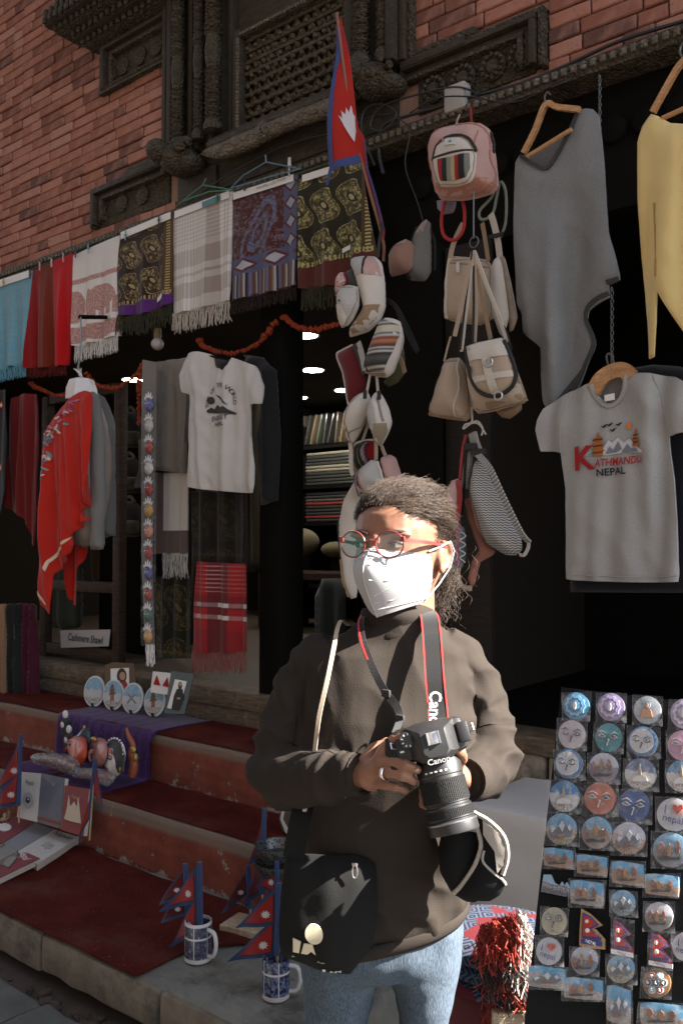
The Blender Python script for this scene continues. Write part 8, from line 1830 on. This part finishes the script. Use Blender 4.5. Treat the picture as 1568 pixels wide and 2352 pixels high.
b = MB(); b.box(c + Vector((0.03, 0.02, .016)), (.16, .11, .028), Matrix.Rotation(.2, 3, 'Z'), .003); b.obj('block', mat('pale_wood', f_wood((0.30, 0.22, 0.14), (0.42, 0.32, 0.22))), t); b = MB(); b.lathe([(.012, .028), (.012, .045), (.006, .05)], c + Vector((.04, .02, 0)), (0, 0, 1), 12); b.obj('socket', plain('turned_wood', (0.40, 0.27, 0.17)), t)
# metal bowls and boxes stacked on the middle step behind the hip
m_pew = mat('pewter', lambda g: dict(col=g.mix(g.sm(g.vor(g.ob(), 120), .3, .5), (0.02, 0.022, 0.022), (0.11, 0.115, 0.115)), rough=0.35, metal=0.5))
pb = onZ(637, 2010, Z2 + .01)
for k, (dz, lab) in enumerate(((.0, 'dark patterned metal bowl at the bottom of the stack behind the hip'), (.05, 'grey patterned metal bowl on top of the stack behind the hip'))):
    t = thing('metal_bowl', lab, 'bowl', 'metal bowls behind the hip'); b = MB(); b.lathe([(.03, 0), (.055, .006), (.07, .03), (.072, .042), (.066, .042), (.05, .014), (.001, .01)], pb + Vector((0, 0, dz)), (0, 0, 1), 26); b.obj('bowl', m_pew, t)
t = thing('white_box', 'white edged brown box standing behind the hip strap', 'box'); sheet('box', [(652, 1878), (658, 1845), (672, 1832), (705, 1828), (700, 1880), (680, 1912), (660, 1905)], FY(-.5), plain('box_brown', (0.10, 0.06, 0.045), 0.4), t, thick=.05, bulge=.01, res=.02, smooth=.3); sheet('edge', [(646, 1880), (654, 1840), (670, 1826), (705, 1822), (705, 1828), (674, 1833), (659, 1846), (652, 1880), (666, 1908), (682, 1914), (676, 1920), (658, 1912)], FY(-.53), m_porc, t, thick=.012, res=.02)
t = thing('green_white_cup', 'small white and green cup lying by the metal bowls', 'cup'); b = MB(); b.lathe([(.02, 0), (.034, .012), (.04, .05), (.036, .05), (.03, .014), (.001, .01)], onZ(655, 2060, Z2 + .012) + Vector((.05, 0, 0)), (.5, -.2, 1), 20); b.obj('cup', mat('green_band', lambda g: dict(col=g.mix(g.band(g.sep(g.ob())[2], .015, .03), (0.55, 0.54, 0.52), (0.04, 0.14, 0.09)), rough=.25)), t)

# ================================================================ MAGNET BOARD
bd_ = thing('magnet_board', 'black felt board covered with round and square souvenir magnets in clear film', 'display board')
A_, B_, C_ = atD(1293, 1580, 1.70), atD(1610, 1612, 1.56), atD(1204, 2352, 1.48)
PLB = Plane(A_, B_ - A_, A_ - C_); PLB.n = PLB.n if PLB.n.dot(CAM - A_) > 0 else -PLB.n
felt = fabric('black_felt', (0.012, 0.012, 0.013), weave=300, sheen=0.05)
c2 = [PLB.px(*q) for q in ((1288, 1578), (1720, 1630), (1720, 2352), (1203, 2352))]; dn = (Vector(c2[3]) - Vector(c2[0])).normalized(); k_ = (PLB.w(*c2[3]).z - ST - .02) / abs((PLB.w(*(Vector(c2[3]) + dn)) - PLB.w(*c2[3])).z)
c2[2] = tuple(Vector(c2[2]) + dn * k_); c2[3] = tuple(Vector(c2[3]) + dn * k_)
b = MB(); top = [PLB.w(x, y, 0) for x, y in c2]; bot = [PLB.w(x, y, -.015) for x, y in c2]; b.add(top + bot, [(0, 1, 2, 3), (7, 6, 5, 4), (0, 4, 5, 1), (1, 5, 6, 2), (2, 6, 7, 3), (3, 7, 4, 0)]); b.obj('felt_panel', felt, bd_, smooth=False)
b = MB(); q = PLB.w(*PLB.px(1480, 1640), -.016); b.tube([q, Vector((q.x + .25, q.y + .45, ST + .01))], .012, 8); b.obj('prop_leg', m_cab, bd_)
zG = lambda x, y: (1194 + x * 0.2384, 1561.5 + y * 0.2384); zH = lambda x, y: (1194 + x * 0.2384, 1928.9 + y * 0.2384)
MAGS = [  # centre, half sizes (picture units), kind, colours
 (zG(540, 255), 30, 31, 'mandala', (0.12, 0.33, 0.50), 'blue Buddha mandala'), (zG(875, 265), 31, 32, 'mandala', (0.36, 0.30, 0.48), 'lilac mandala'), (zG(1225, 295), 31, 32, 'buddha', (0.42, 0.46, 0.50), 'seated Buddha'), (zG(1580, 330), 32, 34, 'mandala', (0.45, 0.38, 0.52), 'pale violet mandala'),
 (zG(500, 530), 31, 33, 'eyes', (0.62, 0.56, 0.60), 'pinkish white wisdom eyes'), (zG(855, 560), 31, 33, 'eyes', (0.05, 0.25, 0.30), 'teal wisdom eyes'), (zG(1185, 600), 34, 34, 'eyesb', (0.62, 0.62, 0.64), 'white wisdom eyes in a blue rim, upper'), (zG(1570, 635), 36, 35, 'eyes', (0.58, 0.32, 0.45), 'pink wisdom eyes'),
 (zG(470, 815), 32, 33, 'eyesb', (0.60, 0.60, 0.62), 'white wisdom eyes in a blue rim, lower'), (zG(805, 850), 34, 34, 'scene', (0.20, 0.27, 0.40), 'grey blue temple photo'), (zG(1160, 910), 36, 36, 'stupa', (0.14, 0.19, 0.34), 'dusky blue stupa'), (zG(1560, 930), 36, 36, 'stupa', (0.08, 0.26, 0.48), 'bright blue stupa'),
 (zG(430, 1125), 34, 36, 'stupa', (0.07, 0.25, 0.50), 'deep blue sky stupa'), (zG(770, 1145), 36, 37, 'eyes', (0.52, 0.18, 0.12), 'coral wisdom eyes'), (zG(1095, 1215), 37, 38, 'eyes', (0.05, 0.10, 0.26), 'navy wisdom eyes'), (zG(1480, 1300), 39, 38, 'love', (0.60, 0.60, 0.62), 'I love nepal, large'),
 (zG(400, 1440), 35, 36, 'scene', (0.45, 0.32, 0.20), 'golden peak'), (zG(740, 1475), 35, 37, 'scene', (0.30, 0.34, 0.36), 'red pandas under snow peak'), (zG(1045, 1530), 38, 37, 'scene', (0.50, 0.26, 0.16), 'brick square'), (zG(1450, 1640), 41, 40, 'scene', (0.13, 0.33, 0.48), 'terracotta temple under blue sky')]
MAG2 = [(zH(370, 180), 33, 23, 'rect', (0.12, 0.33, 0.50), 'orange town'), (zH(690, 250), 34, 24, 'rect', (0.12, 0.28, 0.44), 'ochre town'), (zH(1035, 330), 36, 28, 'rect', (0.25, 0.45, 0.55), 'three pagodas'), (zH(1365, 440), 38, 26, 'rect', (0.30, 0.40, 0.46), 'brick temple'),
 (zH(340, 450), 33, 27, 'peak', (0.45, 0.46, 0.48), 'white jagged mountain'), (zH(645, 520), 38, 30, 'rect', (0.16, 0.36, 0.48), 'snow mountain'), (zH(990, 610), 29, 30, 'scene', (0.20, 0.33, 0.42), 'grey mountain'), (zH(1335, 740), 32, 33, 'scene', (0.22, 0.36, 0.38), 'mosaic hill'),
 (zH(330, 785), 29, 32, 'eyesn', (0.52, 0.46, 0.33), 'yellow NEPAL wisdom eyes'), (zH(695, 860), 26, 42, 'flag', (0.40, 0.05, 0.03), 'gold edged NEPAL flag'), (zH(985, 950), 24, 44, 'flag2', (0.38, 0.04, 0.03), 'nepal flag lower case'), (zH(1355, 1065), 26, 42, 'flag2', (0.38, 0.04, 0.03), 'NEPAL flag upper case'),
 (zH(280, 1075), 29, 32, 'love', (0.58, 0.57, 0.60), 'I love nepal, small'), (zH(620, 1165), 31, 33, 'scene', (0.12, 0.30, 0.46), 'blue temple'), (zH(970, 1245), 32, 33, 'scene', (0.42, 0.40, 0.30), 'white stupa'), (zH(1315, 1380), 32, 34, 'wheel', (0.35, 0.18, 0.07), 'brown mantra wheel'),
 (zH(260, 1330), 42, 26, 'rect', (0.24, 0.34, 0.42), 'long valley'), (zH(610, 1440), 44, 26, 'rect', (0.20, 0.33, 0.42), 'long porters'), (zH(950, 1600), 27, 46, 'rect', (0.13, 0.33, 0.45), 'tall summit'), (zH(1370, 1690), 50, 28, 'rect', (0.20, 0.36, 0.48), 'long ridge'), (zH(1590, 1030), 30, 33, 'love', (0.58, 0.57, 0.60), 'I love nepal, by the edge')]
m_rimb = plain('blue_rim', (0.07, 0.16, 0.30), 0.3); m_ink = plain('magnet_ink', (0.06, 0.06, 0.09), 0.4); m_hrt = plain('heart_red', (0.45, 0.06, 0.04), 0.3); m_bluet = plain('blue_letter', (0.05, 0.06, 0.22), 0.4)
rm = random.Random(2)
def eyes(t, s, x, y, rx, ry, ink, rot=.12, lb=.0016):
    R2 = lambda L: [(x + (a * math.cos(rot) - b2 * math.sin(rot)) * rx, y + (a * math.sin(rot) + b2 * math.cos(rot)) * ry) for a, b2 in L]
    for sg in (-1, 1):
        decal('painted_eye', R2([(sg * .72, -.12), (sg * .45, -.30), (sg * .16, -.10), (sg * .42, .0)]), s, m_mwh if ink != m_ink else m_ink, t, res=.01, lift=lb)
        decal('painted_eye', R2([(sg * .62, -.13), (sg * .45, -.24), (sg * .24, -.11), (sg * .42, -.05)]), s, m_mwh if ink == m_ink else m_ink, t, res=.01, lift=lb + .0014)
        decal('painted_eye', R2([(sg * .48, -.2), (sg * .40, -.2), (sg * .38, -.08), (sg * .48, -.08)]), s, m_ink, t, res=.01, lift=lb + .0028)
        decal('painted_brow', R2([(sg * .78, -.34), (sg * .45, -.52), (sg * .10, -.28), (sg * .45, -.44)]), s, ink, t, res=.01, lift=lb)
    decal('painted_nose', R2([(-.05, .05), (.06, .0), (.12, .1), (.04, .25), (.0, .5), (-.05, .5), (.0, .25), (.05, .12)]), s, ink, t, res=.01, lift=lb)
for i, ((x, y), rx, ry, kind, col, nm) in enumerate(MAGS + MAG2):
    col = tuple(c_ * .72 for c_ in col)
    if x > 1640: continue
    t = thing('fridge_magnet', {'rect': 'rectangular', 'flag': 'flag shaped', 'flag2': 'flag shaped', 'peak': 'mountain shaped'}.get(kind, 'round') + ' magnet with ' + nm + ' on the felt board', 'magnet', 'souvenir magnets on the felt board')
    rot = rm.uniform(-.05, .12); P2 = Plane(PLB.w(*PLB.px(x, y), .006), PLB.ex, PLB.ey)
    base = {'scene': lambda: scenic('magnet_scene_%d' % i, (0.14, 0.30, 0.45) if i % 3 else (0.42, 0.42, 0.48), col, (0.30, 0.14, 0.08) if i % 2 else (0.12, 0.12, 0.10), i * 2.3, i % 2 == 0), 'rect': lambda: scenic('magnet_scene_%d' % i, (0.10, 0.30, 0.48), (0.30, 0.24, 0.20), (0.33, 0.17, 0.09) if i < 24 else (0.2, 0.19, 0.18), i * 1.9, i > 23),
            'stupa': lambda: scenic('magnet_scene_%d' % i, col, (0.5, 0.48, 0.46), (0.16, 0.13, 0.11), i * 1.3, True), 'peak': lambda: scenic('magnet_scene_%d' % i, (0.3, 0.45, 0.55), (0.12, 0.12, 0.14), (0.1, 0.1, 0.1), i * 1.3, True)}
    m = base[kind]() if kind in base else mat('magnet_face_%d' % i, (lambda c_: lambda g: dict(col=g.mix(g.noise(g.ob(), 30, 4), tuple(v_ * .85 for v_ in c_), tuple(min(1, v_ * 1.15) for v_ in c_)), rough=.22, spec=.6))(col))
    if kind == 'rect': shp = [(x - rx, y - ry), (x - rx * .4, y - ry * 1.05), (x + rx * .3, y - ry * .9), (x + rx, y - ry * .75), (x + rx * .97, y + ry), (x - rx * .97, y + ry * .7)]
    elif kind == 'peak': shp = [(x - rx * .9, y - ry * .2), (x - rx * .8, y - ry), (x - rx * .3, y - ry), (x - rx * .05, y - ry * .3), (x + rx * .3, y - ry * .1), (x + rx * .5, y - ry * .4), (x + rx * .65, y - ry * .05), (x + rx * .8, y - ry * .35), (x + rx, y), (x + rx * .8, y + ry * .9), (x - rx, y + ry * .45)]
    elif kind in ('flag', 'flag2'):
        k = 1.12 if kind == 'flag' else 1.0; shp = [(x - rx * .85 * k, y - ry * k), (x - rx * .2, y - ry * .85), (x + rx * .9, y - ry * .2), (x + rx * .2, y - ry * .05), (x + rx * k, y + ry * .55), (x + rx * k, y + ry * k), (x - rx * 1.0 * k, y + ry * .8 * k)]
    else: shp = oval(x, y, rx, ry, 26)
    o, s = sheet('magnet', shp, P2, m if kind != 'flag' else plain('flag_gold_rim', (0.5, 0.30, 0.14), .4), t, thick=.006, bulge=.0015, ew=.008, res=.009, smooth=.25 if kind in ('rect', 'flag', 'flag2') else 0)
    if kind == 'eyes': eyes(t, s, x, y + ry * .1, rx, ry, m_ink if col[0] > .43 else m_mwh)
    elif kind == 'eyesb': decal('blue_rim', oval(x, y, rx, ry, 26) , s, m_rimb, t, res=.012, lift=.0); decal('white_disc', oval(x - 1, y, rx * .82, ry * .84, 26), s, m, t, res=.012, lift=.0034); eyes(t, s, x - 1, y + 3, rx * .85, ry * .85, m_ink, lb=.005)
    elif kind == 'eyesn': eyes(t, s, x, y, rx, ry, m_ink); letter('lettering', 'NEPAL', s, x + 3, y + ry * .75, 5, m_ink, t, rot=-.1)
    elif kind == 'love':
        letter('lettering', 'I', s, x - rx * .45, y - ry * .3, ry * .5, m_bluet, t, bold=.015); h_ = rx * .32; hx, hy = x + rx * .28, y - ry * .3
        decal('heart', [(hx, hy + h_), (hx - h_, hy - h_ * .1), (hx - h_ * .8, hy - h_ * .8), (hx - h_ * .2, hy - h_ * .7), (hx, hy - h_ * .35), (hx + h_ * .2, hy - h_ * .7), (hx + h_ * .8, hy - h_ * .8), (hx + h_, hy - h_ * .1)], s, m_hrt, t, res=.01, smooth=.4); letter('lettering', 'nepal', s, x, y + ry * .3, ry * .42, m_bluet, t, rot=-.08)
    elif kind in ('flag', 'flag2'):
        sm_ = lambda L: [(x + a * rx, y + b2 * ry) for a, b2 in L]
        decal('flag_border', sm_([(-.75, -.9), (-.1, -.7), (.7, -.2), (-.05, .02), (.85, .5), (.85, .62), (-.85, .5)]), s, m_bluet, t, res=.012, lift=.001); decal('flag_field', sm_([(-.65, -.72), (-.1, -.58), (.45, -.24), (-.2, -.05), (.6, .46), (-.7, .38)]), s, plain('magnet_red', (0.42, 0.045, 0.025), .3), t, res=.012, lift=.002)
        decal('moon', star(x - rx * .35, y - ry * .4, 5, 3, 6), s, m_whitecard, t, res=.02, lift=.0035); decal('sun', star(x - rx * .3, y + ry * .1, 6, 4, 9), s, m_whitecard, t, res=.02, lift=.0035)
        if kind == 'flag': decal('name_band', sm_([(-.9, .56), (.95, .68), (.95, .98), (-.92, .8)]), s, m_bluet, t, res=.02, lift=.002); letter('lettering', 'NEPAL', s, x + 1, y + ry * .76, 8, m_whitecard, t, rot=-.10, lift=.005, bold=.01, sx=.85)
        else: decal('name_band', sm_([(-1.0, .55), (1.1, .78), (1.1, 1.02), (-1.0, .8)]), s, m_whitecard, t, res=.02, lift=.002); letter('lettering', 'nepal' if 'lower' in nm else 'NEPAL', s, x + 1, y + ry * .79, 7, m_ink, t, rot=-.15, lift=.005)
    elif kind == 'mandala':
        for k in range(3): decal('mandala_ring', star(x, y, rx * (.82 - .22 * k), rx * (.70 - .2 * k), 10, .1, ry / rx), s, plain('mandala_%d_%d' % (i, k), tuple(min(.7, c_ * (1.5 if k % 2 == 0 else .8) + (.08 if k == 0 else 0)) for c_ in col), .3), t, res=.02, lift=.001 + .0012 * k)
        decal('figure', oval(x, y + 2, rx * .12, ry * .3), s, m_mwh, t, res=.02, lift=.005)
    elif kind == 'buddha':
        decal('robe', [(x - rx * .45, y + ry * .55), (x - rx * .3, y), (x, y - ry * .15), (x + rx * .3, y), (x + rx * .45, y + ry * .55)], s, plain('saffron_print', (0.5, 0.26, 0.14)), t, res=.02, smooth=.4); decal('halo', oval(x, y - ry * .32, rx * .28, ry * .3), s, plain('halo_print', (0.25, 0.36, 0.46)), t, res=.02); decal('head', oval(x, y - ry * .3, rx * .13, ry * .17), s, m_skinp, t, res=.02, lift=.003)
    elif kind == 'stupa':
        decal('dome', [(x - rx * .5, y + ry * .5), (x - rx * .4, y + ry * .25), (x - rx * .1, y + ry * .12), (x + rx * .1, y + ry * .12), (x + rx * .4, y + ry * .25), (x + rx * .5, y + ry * .5)], s, m_mwh, t, res=.02); decal('spire', [(x - rx * .12, y + ry * .12), (x - rx * .03, y - ry * .62), (x + rx * .03, y - ry * .62), (x + rx * .12, y + ry * .12)], s, plain('spire_gold', (0.35, 0.27, 0.18)), t, res=.02, lift=.002)
    elif kind in ('rect', 'scene'):
        rr_ = random.Random(i * 5); dk = [plain('scene_brick', (0.22, 0.09, 0.05), .3), plain('scene_ochre', (0.34, 0.19, 0.09), .3), plain('scene_dark', (0.05, 0.045, 0.04), .3), plain('scene_snow', (0.50, 0.51, 0.54), .3), plain('scene_rock', (0.14, 0.15, 0.17), .3)]
        cl = lambda a, b2: (x + max(-.8, min(.8, a)) * rx, y + max(-.7, min(.72, b2)) * ry)
        if i % 2 or 19 < i < 24:
            for k in range(3):
                a = -.55 + .5 * k + rr_.uniform(-.1, .1); b2 = rr_.uniform(.15, .4); w2 = rr_.uniform(.14, .22); mm = dk[k % 2]
                decal('temple_print', [cl(a - w2 * .6, b2), cl(a + w2 * .6, b2), cl(a + w2 * .6, b2 - .25), cl(a + w2 * 1.3, b2 - .25), cl(a + w2 * .4, b2 - .42), cl(a + w2 * .9, b2 - .44), cl(a, b2 - .75), cl(a - w2 * .9, b2 - .44), cl(a - w2 * .4, b2 - .42), cl(a - w2 * 1.3, b2 - .25), cl(a - w2 * .6, b2 - .25)], s, mm, t, res=.02, lift=.0012)
            decal('crowd_print', [cl(-.7, .45), cl(-.2, .38), cl(.1, .5), cl(.6, .42), cl(.5, .6), cl(-.6, .62)], s, dk[2], t, res=.02, lift=.0014)
        else:
            decal('rock_print', [cl(-.8, .3), cl(-.5, -.15), cl(-.2, .05), cl(.1, -.5), cl(.4, -.1), cl(.6, -.3), cl(.8, .2), cl(.6, .5), cl(-.5, .55)], s, dk[4], t, res=.02, lift=.001)
            for q in ([(-.5, -.13), (-.28, .0), (-.4, .1), (-.55, .25), (-.62, .05)], [(.1, -.48), (.3, -.2), (.2, -.05), (.12, .2), (-.02, -.05), (-.1, -.15)], [(.6, -.28), (.74, .02), (.6, .15), (.48, -.08)]): decal('snow_print', [cl(*e) for e in q], s, dk[3], t, res=.02, lift=.0024)
            decal('trekker_print', [cl(-.3, .4), cl(.1, .35), (x + .3 * rx, y + .45 * ry), cl(.0, .55)], s, dk[rr_.randrange(3)], t, res=.02, lift=.0026)
    elif kind == 'wheel':
        for k in range(7):
            a = k * math.pi / 3; cx2, cy2 = (x, y) if k == 6 else (x + rx * .55 * math.cos(a), y + ry * .55 * math.sin(a))
            decal('petal', oval(cx2, cy2, rx * .27, ry * .27, 8), s, m_whitecard, t, res=.02, lift=.001); decal('petal', oval(cx2, cy2, rx * .22, ry * .22, 8), s, (m_navy, plain('petal_red', (0.2, 0.03, 0.03)), plain('petal_blue', (0.25, 0.40, 0.45)))[k % 3], t, res=.02, lift=.003); decal('syllable', star(cx2, cy2, rx * .13, rx * .05, 5, k), s, m_whitecard, t, res=.02, lift=.005)
    if kind not in ('flag', 'peak'):
        pk = [(x - rx * 1.12, y - ry * 1.1 + rm.uniform(-3, 3)), (x + rx * 1.14, y - ry * 1.0 + rm.uniform(-3, 3)), (x + rx * 1.1 + rm.uniform(-3, 3), y + ry * 1.14), (x - rx * 1.16 + rm.uniform(-3, 3), y + ry * 1.05)]
        sheet('clear_sleeve', pk, Plane(PLB.w(*PLB.px(x, y), .022), PLB.ex, PLB.ey), m_plas, t, thick=.0008, fold=lambda xx, yy: .0014 * np.sin(xx * 190 + i) * np.sin(yy * 170 + i * 2), res=.012)
# ================================================================ FRINGED BLANKETS BESIDE THE BOARD
zI = lambda L: [(1010.4 + x * 0.1875, 1975 + y * 0.1875) for x, y in L]
def aztec(g, u, v):
    d = g.abs(g.frac(u * 5.0) - .5) + g.abs(g.frac(v * 4.2) - .5); k = g.sm(g.tri(d * 4.0), .4, .6)
    c = g.mix(k, (0.014, 0.019, 0.042), (0.065, 0.078, 0.105)); return g.mix(g.sm(g.noise(g.vec(u, v), 3.5, 2), .50, .54), c, (0.10, 0.014, 0.018))
m_az = fabric('zigzag_blanket', None, patt=aztec, sheen=0.0)
blk = thing('fringed_blanket', 'folded blue and red patterned blanket with red and white wool fringe beside the board', 'blanket')
cB = atD(1180, 2140, 1.78); b = MB(); sx_, sy_ = Vector((.95, .3, 0)), Vector((-.3, .95, 0)); z0 = ST
for k, (w_, d_, zb, h_) in enumerate(((.40, .32, ST, .19), (.38, .30, ST + .195, .17), (.36, .30, ST + .37, .13))):
    pass
top = cB.z
b2 = MB(); rz_ = Matrix.Rotation(.35, 3, 'Z')
for k in range(3): b2.ball(Vector((cB.x - .05 + .01 * k, cB.y + .03, top - .035 - .03 * k)), (.17 + .008 * k, .14, .034), 28, 12, rz_)
o = b2.obj('fold', m_az, blk, ang=180)
uvl = o.data.uv_layers[0] if o.data.uv_layers else o.data.uv_layers.new(name='UVMap')
for l in o.data.loops: co = o.data.vertices[l.vertex_index].co; uvl.data[l.index].uv = (co.x * 4 + .5, (co.y + co.z) * 4 + .5)
rw = random.Random(12); FR = {'red': (0.34, 0.045, 0.03), 'pale': (0.52, 0.46, 0.42), 'dark': (0.05, 0.05, 0.048), 'rose': (0.42, 0.13, 0.10)}
TU = {k: MB() for k in FR}
for k in range(480):       # wool tufts hanging over the near edge of the fold
    u = rw.random(); lev = rw.random(); x = 1105 + 95 * u + 14 * lev; y = 2118 - 34 * u + 150 * lev ** 1.4 + 20 * rw.random()
    c = 'red' if (lev < .3 and u < .8) else ('pale' if u > .62 and lev < .75 else ('dark' if .3 < lev < .62 and u < .66 else rw.choice(('red', 'rose', 'red', 'dark'))))
    p = atD(x, y, 1.69 - .03 * u + .02 * lev + .02 * rw.random()); L = rw.uniform(.035, .075)
    for q in range(5):
        d = Vector((rw.gauss(.15, .25), rw.gauss(-.1, .2), -1)).normalized(); ph = rw.uniform(0, 6); cv = rw.uniform(.002, .006)
        TU[c].tube([p + Vector((rw.gauss(0, .003), rw.gauss(0, .003), 0)) + d * (L * i / 6) + RGT * cv * math.sin(ph + i * 1.4) + TOW * cv * math.cos(ph + i * 1.4) for i in range(7)], .0011, 3, False)
for k, mbt in TU.items():
    if mbt.v: mbt.obj(k + '_fringe', fabric('wool_' + k, FR[k], weave=200), blk, kind='stuff')
b3 = thing('dark_blanket_pile', 'dark patterned blankets piled below the fringed blanket', 'blankets')
for k in range(4):
    zc = ST + .06 + k * (top - .10 - ST) / 4; b2 = MB(); b2.box((cB.x - .06, cB.y + .04, zc + .02), (.32, .26, (top - .10 - ST) / 4 - .006), Matrix.Rotation(.35 + .04 * k, 3, 'Z'), .03); b2.obj('blanket', fabric('pile_%d' % k, [(0.03, 0.03, 0.05), (0.10, 0.02, 0.02), (0.025, 0.03, 0.035), (0.13, 0.03, 0.03)][k]), b3)
    mb = MB()
    for q in range(3): strands(mb, Vector((cB.x - .14, cB.y - .10 + .01 * q, zc + .06)), Vector((cB.x + .10, cB.y - .01 + .01 * q, zc + .06)), 50, .11, .0024, drop=(.05, -.2, -.95), jit=.9, seed=k * 7 + q, nrm=(0, -1, 0), seg=4)
    mb.obj('fringe', fabric('pile_fringe_%d' % k, [(0.16, 0.03, 0.025), (0.22, 0.04, 0.03), (0.05, 0.05, 0.05), (0.28, 0.05, 0.04)][k]), b3, kind='stuff')
t = thing('wooden_crate', 'small pale wooden crate end showing below the red fringe', 'crate'); p = atD(1190, 2345, 1.66); b = MB()
for k in range(3): b2 = MB(); b2.box((p.x + .0, p.y + .02, p.z - .02 - k * .07), (.12, .02, .06), Matrix.Rotation(.6, 3, 'Z'), .003); b2.obj('slat', mat('pale_wood', f_wood((0.30, 0.22, 0.14), (0.42, 0.32, 0.22))), t)
settle()
